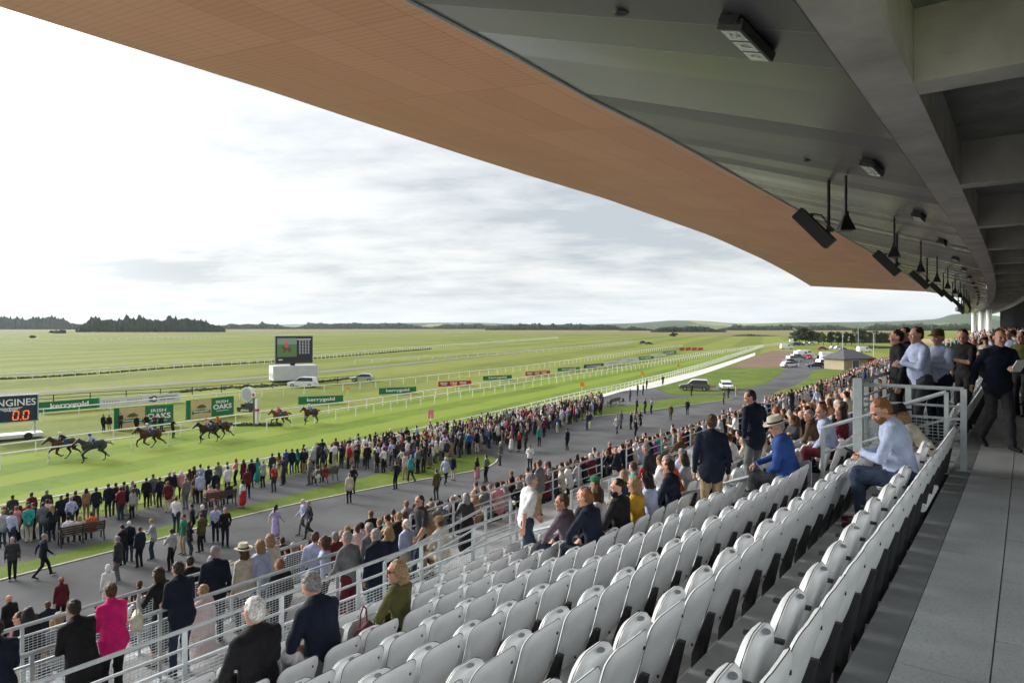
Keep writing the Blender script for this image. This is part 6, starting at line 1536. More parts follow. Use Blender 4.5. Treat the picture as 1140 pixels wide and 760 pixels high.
# --- the big screen on its white container
p0, p1 = G(304, 426.5), G(354, 424.5); d_ = (p1 - p0); ang = math.atan2(d_.y, d_.x); mid = (p0 + p1) / 2
t = empty('screen_container', 'white metal container box carrying the big screen out on the infield', 'container', mid, ang); Lc = d_.length; hc_ = hgt_at(407.5, 425.5)
WC = mat('container_white', (0.62, 0.63, 0.64), 0.5, 0.08, 0.6)
q = MB(); q.box((0, 1.9, 0.25 + hc_ / 2), (Lc, 3.8, hc_ - 0.3)); q.build('body', WC, t, bevel=0.05)
q = MB()
for k in range(22): q.box((-Lc / 2 + Lc * (k + 0.5) / 22, -0.03, 0.25 + hc_ / 2), (Lc / 60, 0.05, hc_ - 0.6))
q.build('ribs', WC, t)
q = MB(); q.box((0, 1.9, 0.12), (Lc * 0.96, 3.2, 0.24)); q.build('skid', M['black'], t)
for y in (0.9, 2.6):
    q = MB(); q.tube([(-Lc / 2 - 0.02, y, 1.3), (-Lc / 2 - 0.06, y, 1.3)], 0.45, 16); q.build('fan_grille', M['galv'], t)
t = empty('big_screen', 'big video screen on a short post above the white container, showing a horse and rider', 'screen', mid + Vector((0, 0, hc_)), ang); s0, s1 = (307.4 - 329) / 50 * Lc, (349.2 - 329) / 50 * Lc; zt = hgt_at(374, 425.5) - hc_; zb = hgt_at(404.5, 425.5) - hc_
q = MB(); q.box(((s0 + s1) / 2, 1.2, (zt + zb) / 2), (s1 - s0, 0.9, zt - zb)); q.build('casing', M['dark_metal'], t, bevel=0.05)
q = MB(); q.box(((s0 + s1) / 2 - 0.2, 1.4, zb / 2 - 0.2), (0.8, 0.6, zb + 0.6)); q.build('post', M['black'], t)
def em(name, c, k=1.0):
    m, tt, b = newmat(name); b.inputs['Base Color'].default_value = (*[x * 0.3 for x in c], 1); b.inputs['Emission Color'].default_value = (*c, 1); b.inputs['Emission Strength'].default_value = k * 0.45; return m
W_, H_ = s1 - s0 - 0.5, zt - zb - 0.7; cx, cz = (s0 + s1) / 2, (zt + zb) / 2
q = MB(); q.box((cx - W_ * 0.21, 0.74, cz + H_ * 0.1), (W_ * 0.56, 0.02, H_ * 0.8)); pic = q.build('picture', em('screen_green', (0.10, 0.20, 0.07), 0.5), t)
q = MB(); q.box((cx - W_ * 0.21, 0.735, cz + H_ * 0.36), (W_ * 0.56, 0.012, H_ * 0.26)); q.build('picture_top', em('screen_pale', (0.22, 0.32, 0.26), 0.5), pic)
q = MB(); q.box((cx, 0.745, cz), (W_, 0.016, H_)); q.build('screen_black', em('screen_dark', (0.02, 0.024, 0.03), 0.4), t)
q = MB()   # horse and rider on the screen
ho_ = [(-1.0, 0.25), (-0.85, 0.4), (-0.6, 0.3), (-0.1, 0.18), (0.45, 0.25), (0.6, 0.05), (0.7, -0.35), (0.6, -0.4), (0.45, -0.1), (0.35, -0.4), (0.25, -0.4), (0.2, -0.08), (-0.2, -0.1), (-0.35, -0.42), (-0.45, -0.42), (-0.42, -0.05), (-0.6, -0.38), (-0.72, -0.36), (-0.6, 0.05)]
q.loft([[Vector((cx - W_ * 0.21 + x * 1.0, y, cz + H_ * 0.02 + z * 1.5)) for x, z in ho_] for y in (0.725, 0.73)]); q.build('pictured_horse', em('screen_brown', (0.13, 0.045, 0.03), 0.6), pic)
q = MB(); q.box((cx - W_ * 0.22, 0.715, cz + H_ * 0.20), (0.42, 0.01, 0.9)); q.box((cx - W_ * 0.22, 0.715, cz + H_ * 0.37), (0.26, 0.01, 0.26)); q.build('pictured_rider', em('screen_red', (0.7, 0.05, 0.05), 0.7), pic)
q = MB(); q.box((cx - W_ * 0.2, 0.71, cz + H_ * 0.1), (0.34, 0.01, 0.4)); q.build('pictured_saddlecloth', em('screen_blue', (0.05, 0.1, 0.4), 0.7), pic)
q = MB()
for i in range(4):
    for j in range(9): q.box((cx + W_ * (0.16 + 0.085 * i), 0.73, cz + H_ * (0.36 - j * 0.065)), (W_ * 0.045, 0.012, H_ * 0.03))
q.box((cx + W_ * 0.28, 0.73, cz + H_ * 0.44), (W_ * 0.4, 0.012, H_ * 0.05)); q.build('result_marks', em('screen_white', (0.55, 0.55, 0.55), 0.6), t)
q = MB(); q.box((cx - W_ * 0.4, 0.73, cz - H_ * 0.42), (W_ * 0.12, 0.012, H_ * 0.05)); q.build('caption_mark', em('screen_white2', (0.5, 0.5, 0.5), 0.6), t)
# --- vehicles
glass = newmat('car_glass'); glass[2].inputs['Base Color'].default_value = (0.015, 0.02, 0.025, 1); glass[2].inputs['Roughness'].default_value = 0.08; glass = glass[0]
CARC = {'white': (0.75, 0.75, 0.75), 'silver': (0.40, 0.42, 0.44), 'black': (0.012, 0.012, 0.014), 'navy': (0.012, 0.02, 0.06), 'red': (0.3, 0.01, 0.015), 'grey': (0.12, 0.125, 0.13)}
carm = {}
def car(label, p, rz, col='white', style='hatch', group='cars parked by the track', two=None):
    for c_ in (col, two or col):
        if c_ not in carm: carm[c_] = mat('car_paint_' + c_, CARC[c_], 0.22, spec=0.6)
    t = empty('parked_car' if style != 'van' else 'parked_van', label, 'car' if style != 'van' else 'van', p, rz, group)
    L_, Wd, Hh = {'hatch': (4.3, 1.78, 1.48), 'suv': (4.7, 1.9, 1.78), 'van': (5.6, 2.0, 2.35)}[style]
    prof_b = [(-L_ / 2, 0.32), (-L_ / 2 + 0.02, 0.72), (-L_ * 0.45, Hh * 0.60), (L_ * 0.22, Hh * 0.60), (L_ * 0.44, Hh * 0.52), (L_ / 2, 0.66), (L_ / 2, 0.32)]
    if style == 'van': prof_b = [(-L_ / 2, 0.35), (-L_ / 2, Hh * 0.62), (L_ * 0.30, Hh * 0.62), (L_ * 0.45, Hh * 0.45), (L_ / 2, 0.8), (L_ / 2, 0.35)]
    rings = []
    for y, k in ((-Wd / 2, 0.94), (-Wd / 2 + 0.06, 1.0), (Wd / 2 - 0.06, 1.0), (Wd / 2, 0.94)): rings.append([Vector((x * (0.985 if k < 1 else 1), y, 0.32 + (z - 0.32) * k)) for x, z in prof_b])
    q = MB(); q.loft(rings); b = q.build('body', carm[two or col], t, bevel=0.05)
    if style == 'van': cab = [(-L_ * 0.49, Hh * 0.6), (-L_ * 0.485, Hh), (L_ * 0.16, Hh), (L_ * 0.31, Hh * 0.6)]
    elif style == 'suv': cab = [(-L_ * 0.46, Hh * 0.59), (-L_ * 0.42, Hh * 0.97), (-L_ * 0.05, Hh), (L_ * 0.08, Hh * 0.97), (L_ * 0.24, Hh * 0.59)]
    else: cab = [(-L_ * 0.44, Hh * 0.59), (-L_ * 0.34, Hh * 0.95), (-L_ * 0.05, Hh), (L_ * 0.06, Hh * 0.96), (L_ * 0.24, Hh * 0.59)]
    q = MB(); q.loft([[Vector((x, y * (1 if z < Hh * 0.7 else 0.86), z)) for x, z in cab] for y in (-Wd / 2 + 0.05, Wd / 2 - 0.05)]); q.build('roof', carm[col], t, bevel=0.06)
    q = MB(); c2 = [(x * 0.93, Hh * 0.60 + (z - Hh * 0.6) * 0.80 + 0.03) for x, z in cab] if style != 'van' else [(L_ * 0.02, Hh * 0.63), (L_ * 0.02, Hh * 0.9), (L_ * 0.15, Hh * 0.9), (L_ * 0.25, Hh * 0.63)]
    for sg in (-1, 1):
        f_ = [Vector((x, sg * (Wd / 2 - 0.045 + (0.012)) * (1 if z < Hh * 0.7 else 0.875), z)) for x, z in c2]; g_ = [v - Vector((0, sg * 0.03, 0)) for v in f_]
        q.loft([f_, g_])
    q.build('side_window', glass, t)
    x0, z0 = cab[-1]; x1, z1 = cab[-2]
    q = MB(); q.poly([(x0 + 0.015, -Wd * 0.43, z0 + 0.03), (x0 + 0.015, Wd * 0.43, z0 + 0.03), (x1 + 0.03, Wd * 0.37, z1 - 0.05), (x1 + 0.03, -Wd * 0.37, z1 - 0.05)], [(0, 1, 2, 3)]); q.build('windscreen', glass, t)
    for x in (-L_ * 0.31, L_ * 0.31):
        for y in (-Wd / 2 + 0.08, Wd / 2 - 0.08):
            q = MB(); q.tube([(x, y - 0.11, 0.33), (x, y + 0.11, 0.33)], 0.33, 16); wh = q.build('wheel', M['black'], t)
            q = MB(); sg = 1 if y > 0 else -1; q.tube([(x, y + sg * 0.105, 0.33), (x, y + sg * 0.12, 0.33)], 0.19, 12); q.build('rim', M['galv'], wh)
    for y in (-Wd * 0.34, Wd * 0.34):
        q = MB(); q.box((L_ / 2 - 0.03, y, 0.72), (0.1, 0.34, 0.14)); q.build('headlight', WHT, t)
        q = MB(); q.box((-L_ / 2 + 0.03, y * 1.1, 0.8), (0.08, 0.2, 0.2)); q.build('tail_light', REDP, t)
    return t
car('white off-roader parked in front of the screen container', G(337.5, 431), -0.1 + math.pi, 'white', 'suv')
car('silver estate car parked on the infield right of the screen', G(403, 424.5), 0.1 + math.pi, 'silver', 'hatch')
car('grey off-roader with a white roof parked on the lawn behind the rail crowd', G(773, 434.5), 2.9, 'white', 'suv', two='grey')
car('white car parked facing the camera on the lawn', G(808.5, 433.5), -1.75, 'white', 'hatch')
LOT = [(879, 408.6, 'white', 'hatch', 0.2, 'white hatchback nearest the lawn at the car park edge'), (880, 405.2, 'grey', 'hatch', 0.25, 'dark grey car behind the nearest white hatchback'), (884, 402.4, 'silver', 'suv', 0.3, 'silver car third in the left row of the car park'), (888, 400.2, 'grey', 'suv', 0.3, 'grey off-roader far up the left row of the car park'),
       (893, 398.6, 'white', 'van', 0.4, 'white van at the far end of the left row'), (899.5, 399.4, 'red', 'hatch', -1.5, 'dark red car between white vans at the back'), (897.5, 397.3, 'white', 'van', 0.2, 'white van behind the dark red car'),
       (908.5, 409.3, 'navy', 'hatch', 2.9, 'dark blue car alone at the front of the right row'), (918, 407.2, 'white', 'suv', 0.3, 'white car at the front right of the car park'), (921, 404.0, 'white', 'hatch', 0.3, 'white car just behind the front right one'), (914.5, 402.0, 'black', 'suv', 0.2, 'black car in the right row'),
       (926, 405.5, 'white', 'van', 0.1, 'white van beside the lodge'), (923, 400.4, 'white', 'van', 0.1, 'white van at the back right of the car park'), (876, 388.6, 'white', 'van', 0.0, 'white van alone on the far green'), (716, 382.6, 'navy', 'suv', 0.2, 'dark off-roader far out on the infield, left of a pair'), (722.5, 383.4, 'black', 'hatch', 0.1, 'dark car far out on the infield, right of a pair'),
       (916, 389.3, 'red', 'hatch', 0.0, 'red car on the far green'), (887, 384.6, 'black', 'suv', 0.1, 'black car at the foot of the far trees'), (892, 384.3, 'navy', 'hatch', 0.1, 'navy car at the foot of the far trees'), (898, 383.8, 'silver', 'hatch', 0.1, 'silver car at the foot of the far trees'), (904, 383.6, 'white', 'hatch', 0.1, 'white car at the foot of the far trees'), (929, 388.2, 'silver', 'hatch', 0.2, 'silver car on the access road'), (934, 388.8, 'white', 'hatch', 0.2, 'white car on the access road'), (939, 390.6, 'grey', 'hatch', 0.2, 'grey car on the access road'), (962, 392.2, 'white', 'van', 0.2, 'white van behind the lodge')]
for x, y, c, st, a_, lab in LOT:
    if 'beside the lodge' in lab: x = 925
    car(lab, G(x, y), a_, c, st, 'cars in the far car park' if y > 393 else 'far off cars')
for i, (a, b, ty) in enumerate([((786.7, 434.8), (799.7, 434.2), 429.6)]):
    p0, p1 = G(*a), G(*b); t, w_ = board('lawn_sign', 'low white sign with pale red marks between two vehicles on the lawn', p0, p1, hgt_at(ty, 434.6), 0.1, WHB, 'sign')
    q = MB(); q.box((0, -0.05, 0.62), (w_ * 0.6, 0.02, 0.22)); q.build('pale_lettering', mat('pale_red', (0.6, 0.25, 0.2), 0.6), t)
for x, lab in ((759, 'leftmost'), (766, 'second'), (773, 'third'), (779.5, 'rightmost')):
    a, b = G(x - 2.5, 390.2), G(x + 3, 389.6); board('distant_red_board', 'dark red board far down the track, %s of its four' % lab, a, b, 1.2, 0.1, REDB, group='dark red boards far down the track')
for x, y, lab in ((387, 437, 'nearest'), (507, 433, 'second'), (605, 420.5, 'third'), (669, 411, 'farthest')):
    p = G(x + 0, y + 2); t = empty('distance_marker', 'small yellow marker on the inside rail, %s from the winning post' % lab, 'marker', p, 0.3, 'small yellow markers on the inside rail'); q = MB(); q.box((0, 0, 0.9), (0.5, 0.06, 0.4)); q.build('plate', mat('marker_yellow', (0.75, 0.36, 0.01), 0.5), t); q = MB(); q.tube([(0, 0.06, 0), (0, 0.06, 0.9)], 0.03, 6); q.build('post', WP, t)
for x, y, lab in ((648, 437.5, 'by the packed crowd'), (715, 423, 'near the leaning person'), (755, 412.5, 'farthest along')):
    p = G(x, y + 2); t = empty('rail_marker', 'small orange marker on the public rail, %s' % lab, 'marker', p, 0.3, 'orange markers on the public rail'); q = MB(); q.box((0, 0, 1.55), (0.7, 0.06, 0.6)); q.build('plate', mat('marker_orange', (0.75, 0.26, 0.01), 0.5), t); q = MB(); q.tube([(0, 0.06, 0), (0, 0.06, 1.3)], 0.03, 6); q.build('post', WP, t)
p = G(479.5, 484); t = empty('furlong_post', 'pink and white furlong disc standing above the packed rail crowd', 'marker', p, 0.3); q = MB(); q.tube([(0, 0, 0), (0, 0, 1.9)], 0.05, 8); q.build('post', WP, t); q = MB(); q.box((0, 0, 1.95), (0.55, 0.08, 0.8)); q.build('plate', mat('marker_pink', (0.7, 0.22, 0.22), 0.5), t)
# --- lodge
p = G(955.5, 411.5); t = empty('lodge', 'small cream lodge with a grey hipped roof beside the car park', 'building', p, 0.35)
CR = mat('lodge_render', (0.33, 0.28, 0.18), 0.85, 0.08, 0.5); RF = mat('lodge_slates', (0.075, 0.075, 0.085), 0.7, 0.25, 3)
q = MB(); q.box((0, 3.0, 1.3), (8.4, 6.0, 2.6)); wl = q.build('wall', CR, t)
q = MB(); q.loft([[Vector((x * k, 3.0 + y * k2, z)) for x, y in ((-4.8, -3.6), (4.8, -3.6), (4.8, 3.6), (-4.8, 3.6))] for z, k, k2 in ((2.5, 1, 1), (2.65, 1, 1), (4.6, 0.30, 0.03))]); q.build('roof', RF, t)
q = MB(); q.box((-0.8, -0.02, 1.15), (1.9, 0.1, 2.0)); dr = q.build('door', mat('lodge_door', (0.06, 0.08, 0.08), 0.5), t)
q = MB(); q.box((-0.8, -0.03, 1.2), (2.15, 0.06, 2.25)); q.build('frame', WHB, dr)
q = MB(); q.tube([(-4.25, -0.08, 0), (-4.25, -0.08, 2.6)], 0.06, 6); q.build('downpipe', M['black'], t)
p = G(972, 411); t = empty('red_parasol', 'red parasol standing beside the lodge', 'parasol', p, 0); q = MB(); q.tube([(0, 0, 0), (0, 0, 2.5)], 0.04, 6); q.build('pole', M['galv'], t); q = MB(); q.loft([[Vector((math.cos(a) * r, math.sin(a) * r, z)) for a in [2 * math.pi * i / 8 for i in range(8)]] for z, r in ((1.95, 1.9), (2.1, 1.8), (2.65, 0.1))]); q.build('canopy', REDP, t)
p = G(1003, 385.5); t = empty('long_shed', 'long low white roofed shed among the far hedges', 'shed', G(983, 381.5), 0.0); q = MB(); q.box((0, 4, 1.6), (40, 8, 3.2)); q.build('wall', mat('shed_wall', (0.16, 0.12, 0.09), 0.8), t); q = MB(); q.prism([(-20.5, 3.1), (20.5, 3.1), (20.0, 4.6), (-20.0, 4.6)], -0.6, 8.6); q.build('roof', mat('shed_roof', (0.55, 0.55, 0.55), 0.6), t)
for x, y, top, lab in ((938, 392, 371, 'leftmost'), (955.5, 389, 364.5, 'second from left'), (972.5, 398, 371, 'third from left'), (974, 384, 368, 'shortest'), (994.5, 386, 372, 'rightmost')):
    p = G(x, y); hh = hgt_at(top, y); t = empty('light_pole', 'slim tall pole near the lodge, %s' % lab, 'pole', p, 0, 'slim poles near the lodge'); q = MB(); q.tube([(0, 0, 0), (0, 0, hh)], [0.14, 0.08], 6); q.build('mast', M['galv'], t); q = MB(); q.box((0.3, 0, hh), (0.9, 0.3, 0.15)); q.build('lamp_head', M['galv'], t)
p = G(882, 381); Yp = p.y; t = empty('boom_lift', 'white cranked boom lift raised beside the far trees', 'boom lift', p, 0); sc = Yp / F
q = MB(); q.tube([(0, 0, 1.5), (6.3 * sc, 0, 12.5 * sc)], 0.45, 6); q.build('lower_boom', WHB, t); q = MB(); q.tube([(6.3 * sc, 0, 12.5 * sc), (-1.0 * sc, 0, 16.5 * sc)], 0.32, 6); q.build('upper_boom', WHB, t)
q = MB(); q.box((0, 0, 1.1), (3.2, 2, 1.4)); q.build('chassis', WHB, t); q = MB(); q.box((-1.4 * sc, 0, 16.6 * sc), (1.6, 1, 1.1)); q.build('basket', M['dark_metal'], t)
# --- broadleaf trees by the car park and lone bushes
def tree(label, p, H_, wd, seed, dark=1.0, name='broadleaf_tree', group='broadleaf trees beyond the car park'):
    r = random.Random(seed); t = empty(name, label, 'tree', p, r.random() * 6, group)
    q = MB(); q.tube([(0, 0, 0), (0.1, 0, H_ * 0.3), (0.0, 0.1, H_ * 0.75)], [H_ * 0.03, H_ * 0.022, H_ * 0.008], 7)
    for k in range(5):
        a = r.random() * 6.3; z = H_ * r.uniform(0.25, 0.5); q.tube([(0, 0, z), (math.cos(a) * wd * 0.25, math.sin(a) * wd * 0.25, z + H_ * 0.15), (math.cos(a) * wd * 0.4, math.sin(a) * wd * 0.4, z + H_ * 0.3)], [H_ * 0.013, H_ * 0.009, H_ * 0.003], 5)
    q.build('trunk', M['wood'], t)
    cl = [(Vector((r.gauss(0, wd * 0.24), r.gauss(0, wd * 0.24), H_ * r.uniform(0.28, 0.85))), r.uniform(0.14, 0.26) * wd) for _ in range(16)]; V_, F_ = [], []
    cl.append((Vector((0, 0, H_ * 0.82)), 0.18 * H_))
    for c, rd in cl:
        for k in range(170):
            d_ = Vector((r.gauss(0, 1), r.gauss(0, 1), r.gauss(0, 0.8))).normalized(); pp = c + d_ * rd * r.uniform(0.55, 1.08); s_ = wd * r.uniform(0.022, 0.05)
            u = Vector((r.gauss(0, 1), r.gauss(0, 1), r.gauss(0, 1))).normalized(); v = u.orthogonal().normalized(); n = len(V_)
            V_ += [tuple(pp + u * s_), tuple(pp + v * s_), tuple(pp - u * s_ * 0.9), tuple(pp - v * s_)]; F_.append((n, n + 1, n + 2, n + 3))
    me = bpy.data.meshes.new('crown'); me.from_pydata(V_, [], F_); me.materials.append(M['leaf']); link(bpy.data.objects.new('crown', me), t)
TR = [(884, 382.5, 369, 6), (890, 382.8, 365.5, 9), (897, 383, 364.5, 11), (904, 383, 367, 10), (911, 383.3, 369.5, 9), (917, 384, 371, 8), (926, 384.2, 369, 9), (933, 384.4, 368.2, 9), (941, 384.4, 369, 9), (948, 384.4, 370, 8), (956, 384, 363.0, 9), (961, 383, 367.5, 9), (968, 382, 368.8, 9), (975.5, 382, 367.0, 8), (984, 381.8, 370.5, 10), (992, 381.6, 369.8, 10)]
for i, (x, by, ty, wpx) in enumerate(TR):
    p = G(x, by); tree('dark broadleaf tree, %s from the left in the line beyond the car park' % ords[i].replace('nearest', 'first'), p, hgt_at(ty, by), wpx * p.y / F * 1.15, i + 3)
for i, (x, by, ty, wpx, lab) in enumerate([(749.5, 374.7, 370.6, 5.5, 'lone round bush on the dry far meadow'), (36, 376.3, 373.5, 4, 'small dark bush far left beyond the rails'), (58, 370.8, 368.3, 4, 'small bush below the wood, left of a wider one'), (69, 371, 368.5, 8, 'wide low bush below the wood'), (941, 396, 393, 6, 'bush on the green right of the vans')]):
    p = G(x, by); tree(lab, p, hgt_at(ty, by), wpx * p.y / F * 1.2, 60 + i, name='bush', group='lone bushes on the plain')
# --- benches
def bench(label, pa, pb, flip=False):
    d_ = pb - pa; t = empty('park_bench', label, 'bench', (pa + pb) / 2 + Vector((0, 0, 0.02)), math.atan2(d_.y, d_.x) + (math.pi if flip else 0), 'dark slatted benches on the apron'); L_ = d_.length
    q = MB()
    for k in range(4): q.box((0, 0.08 + k * 0.11, 0.44), (L_, 0.085, 0.03))
    q.build('seat', M['wood'], t); q = MB()
    for k in range(4): q.box((0, -0.03 - k * 0.03, 0.56 + k * 0.11), (L_, 0.025, 0.085))
    q.build('backrest', M['wood'], t)
    for x in (-L_ * 0.47, 0, L_ * 0.47):
        q = MB(); q.tube([(x, 0.45, 0), (x, 0.42, 0.42), (x, 0.0, 0.42), (x, -0.12, 0.95)], 0.03, 6); q.tube([(x, 0.0, 0.42), (x, -0.1, 0)], 0.03, 6); q.tube([(x, 0.45, 0.42), (x, 0.45, 0.64), (x, -0.03, 0.66)], 0.022, 6); q.build('end_frame', M['black'], t)
    return t
bn = [('long dark slatted bench with three people at the bottom left', (66, 610), (117, 600)), ('dark slatted bench with people in pink, left of the red skirt', (229, 568), (263, 562)), ('dark slatted bench with an empty end on the grass strip', (351, 540.5), (376, 535)), ('far dark bench by the rail crowd', (655, 456.5), (662, 455.3)), ('farthest dark bench, by the wheelchairs', (679, 452), (690, 450))]
for lab, a, b in bn: bench(lab, G(*a), G(*b))
def bsit(px, py, top, hair, t_='sit', lab=None):
    p = G(px, py); p.z = 0.02; s, d = SD(p.x, p.y); folk(p, head(s), t_, top, 'charcoal', hair, 'on a bench on the apron')
for a in ((77, 607, 'white', 'dark brown', 'sit'), (90, 604.5, 'cream', 'blond', 'sitw2'), (103, 602, 'orange', 'brown', 'sit'), (236, 566.5, 'pink', 'grey', 'sit2'), (243, 565, 'pink', 'brown', 'sitw'), (256, 563, 'black', 'black', 'sit'), (354, 540, 'white', 'brown', 'sitw'), (363, 538, 'red', 'brown', 'sitw2')): bsit(*a)
for a in ((115, 482, 20, 'stand', 'black', 'black'), (121.5, 481.5, -10, 'stand', 'black', 'khaki'), (152, 483, 10, 'stand', 'black', 'black'), (163, 482, 0, 'stand', 'black', 'navy'), (172, 482, 0, 'cross', 'charcoal', 'black'), (179.5, 482, 0, 'stand', 'navy', 'black'), (192.5, 487.5, 30, 'shirt2', 'black', 'black'), (134, 480, 0, 'rail', 'charcoal', 'black')): fp(a[0], a[1], a[2] + 180, a[3], a[4], a[5], 'brown', 'on the track side in front of the race board')
# --- horses
HM_ = {}
def horse_mesh(gal, h=0.045):
    if gal in HM_: return HM_[gal]
    S = Solid(); C_, D_, Mn = 0, 1, 2
    # local: +y forward, feet at z=0; height at withers about 1.62
    bz = 1.22
    S.cone((0, -0.55, bz), (0, 0.45, bz), 0.30, 0.31, C_, 0.08, (1, 0, 0), 0.78); S.cone((0, 0.40, bz - 0.04), (0, 0.62, bz - 0.02), 0.33, 0.26, C_, 0.08, (1, 0, 0), 0.72)
    S.cone((0, -0.62, bz + 0.04), (0, -0.78, bz - 0.05), 0.30, 0.24, C_, 0.08, (1, 0, 0), 0.8); S.cone((0, 0.32, bz + 0.24), (0, 0.1, bz + 0.2), 0.10, 0.08, C_, 0.1)
    S.cone((0, 0.55, bz + 0.12), (0, 1.10, bz + 0.50), 0.22, 0.12, C_, 0.08, (1, 0, 0), 0.6); S.cone((0, 1.08, bz + 0.52), (0, 1.48, bz + 0.24), 0.125, 0.075, C_, 0.04, (1, 0, 0), 0.75); S.cone((0, 1.44, bz + 0.26), (0, 1.54, bz + 0.19), 0.075, 0.06, D_, 0.03)
    for q in (-1, 1): S.cone((0.05 * q, 1.06, bz + 0.60), (0.06 * q, 1.03, bz + 0.74), 0.03, 0.012, C_, 0.01)
    S.cone((0, 0.62, bz + 0.33), (0, 1.05, bz + 0.64), 0.05, 0.04, Mn, 0.02)
    S.cone((0, -0.95, bz + 0.10), (0, -1.25, bz + 0.02), 0.06, 0.09, Mn, 0.02); S.cone((0, -1.25, bz + 0.02), (0, -1.55, bz - 0.22), 0.08, 0.03, Mn, 0.02)
    G_ = [  # hip/shoulder, knee/hock, fetlock, hoof for each leg in two strides
        {'fl': [(0.13, 0.55, 1.0), (0.13, 0.98, 0.78), (0.13, 1.10, 0.42), (0.13, 0.98, 0.28)], 'fr': [(-0.13, 0.5, 1.0), (-0.13, 0.62, 0.58), (-0.13, 0.25, 0.30), (-0.13, 0.12, 0.36)], 'bl': [(0.15, -0.7, 1.05), (0.16, -0.42, 0.80), (0.15, -0.62, 0.45), (0.15, -0.35, 0.12), (0.15, -0.25, 0.04)], 'br': [(-0.15, -0.75, 1.05), (-0.16, -0.62, 0.78), (-0.15, -1.05, 0.52), (-0.15, -1.30, 0.22), (-0.15, -1.40, 0.24)]},
        {'fl': [(0.13, 0.55, 1.0), (0.13, 0.72, 0.56), (0.13, 0.62, 0.14), (0.13, 0.72, 0.04)], 'fr': [(-0.13, 0.5, 1.0), (-0.13, 0.92, 0.66), (-0.13, 0.70, 0.36), (-0.13, 0.55, 0.36)], 'bl': [(0.15, -0.7, 1.05), (0.16, -0.55, 0.78), (0.15, -0.98, 0.52), (0.15, -1.20, 0.20), (0.15, -1.32, 0.2)], 'br': [(-0.15, -0.72, 1.05), (-0.16, -0.50, 0.80), (-0.15, -0.82, 0.46), (-0.15, -0.80, 0.12), (-0.15, -0.70, 0.04)]}][gal]
    for nm, pts in G_.items():
        rs = [0.14, 0.075, 0.045, 0.04] if nm[0] == 'f' else [0.19, 0.12, 0.058, 0.042, 0.04]
        for i in range(len(pts) - 1): S.cone(pts[i], pts[i + 1], rs[i] if i else rs[0], rs[i + 1], C_ if i < len(pts) - 3 else D_, 0.03)
        a = np.array(pts[-1]); S.cone(a, a + v3(0, 0.07, -0.0), 0.05, 0.045, D_, 0.01)
    HM_[gal] = np_mesh('horse', [S.mesh(h)], [M['coat'], M['leg_dark'], M['mane']]); return HM_[gal]
M['leg_dark'] = attr_mat('animal_points', 'c_points', 0.5, 0.1); M['mane'] = attr_mat('animal_mane', 'c_mane', 0.7, 0.2)
JP = dict(pose='crouch', lean=62, hpitch=-35, arms=('reins', 'reins'), H=1.58, jacket=False, hair='bald')
jk, _, JJ = body_mesh(dict(JP, det=1), 0.035, 'jockey')
def runner(px, py, gal, coat, pts, silks, hatc, lab, jlab, trs='white'):
    p = G(px, py); rz = math.atan2(-math.cos(TRK), -math.sin(TRK)) - math.pi / 2
    o = link(bpy.data.objects.new('horse', horse_mesh(gal))); o.location = (p.x, p.y, 0.03); o.rotation_euler = (0, 0, rz + 0.03 * math.sin(px)); tag(o, lab, 'horse', 'galloping racehorses')
    o['c_coat'], o['c_points'], o['c_mane'] = coat; 
    q = MB(); q.loft([[Vector((x, y, z)) for y, z in ((-0.25, 1.12), (0.18, 1.12), (0.20, 1.50), (-0.22, 1.50))] for x in (-0.275, -0.265)]); q.loft([[Vector((x, y, z)) for y, z in ((-0.25, 1.12), (0.18, 1.12), (0.20, 1.50), (-0.22, 1.50))] for x in (0.265, 0.275)]); q.box((0, -0.02, 1.535), (0.42, 0.42, 0.04)); q.build('saddlecloth', NAVP, o)
    q = MB(); q.tube([(0, -0.15, 1.58), (0, 0.05, 1.575), (0, 0.2, 1.6)], [0.12, 0.13, 0.08], 8); q.build('saddle', M['black'], o)
    q = MB()
    for s_ in (-1, 1): q.tube([(0.06 * s_, 1.40, 1.50), (0.12 * s_, 0.85, 1.60), (0.10 * s_, 0.42, 1.78)], 0.012, 4)
    q.tube([(-0.085, 1.36, 1.54), (0, 1.36, 1.60), (0.085, 1.36, 1.54), (0.08, 1.40, 1.45), (-0.08, 1.40, 1.45)], 0.014, 4); q.build('bridle', M['black'], o)
    j = link(bpy.data.objects.new('person', jk)); R_ = Matrix.Rotation(o.rotation_euler.z, 3, 'Z'); j.location = Vector(o.location) + R_ @ Vector((0, -0.02, 0.93 - 0.10)); j.rotation_euler = o.rotation_euler; tag(j, jlab, 'jockey', 'jockeys on the galloping horses')
    colours(j, silks, trs, 'brown', 1, 'black'); add_hat(j, JJ, 'helmet', hatc)
    return o
bay = ((0.060, 0.024, 0.012), (0.010, 0.008, 0.007), (0.008, 0.007, 0.006)); grey_ = ((0.040, 0.042, 0.046), (0.012, 0.012, 0.014), (0.22, 0.22, 0.21)); dkb = ((0.028, 0.014, 0.010), (0.008, 0.007, 0.006), (0.006, 0.005, 0.005)); ches = ((0.13, 0.045, 0.018), (0.04, 0.016, 0.008), (0.10, 0.035, 0.015))
runner(71, 511.5, 0, bay, 0, 'navy', 'white', 'dark bay horse with a white blaze, in front of the field', 'jockey in dark blue silks and pale cap leading the field', 'white')
runner(104, 513.8, 1, grey_, 0, 'pale blue', 'blue', 'grey horse just behind the leader', 'jockey in pale blue silks on the grey horse')
runner(167, 499.0, 0, bay, 0, 'lilac', 'white', 'bay horse alone in third place', 'jockey in pale lilac silks on the lone third horse')
runner(232, 492.5, 1, dkb, 0, 'pale pink', 'pink', 'dark horse on the left of the close pair', 'jockey in pale pink silks in the close pair')
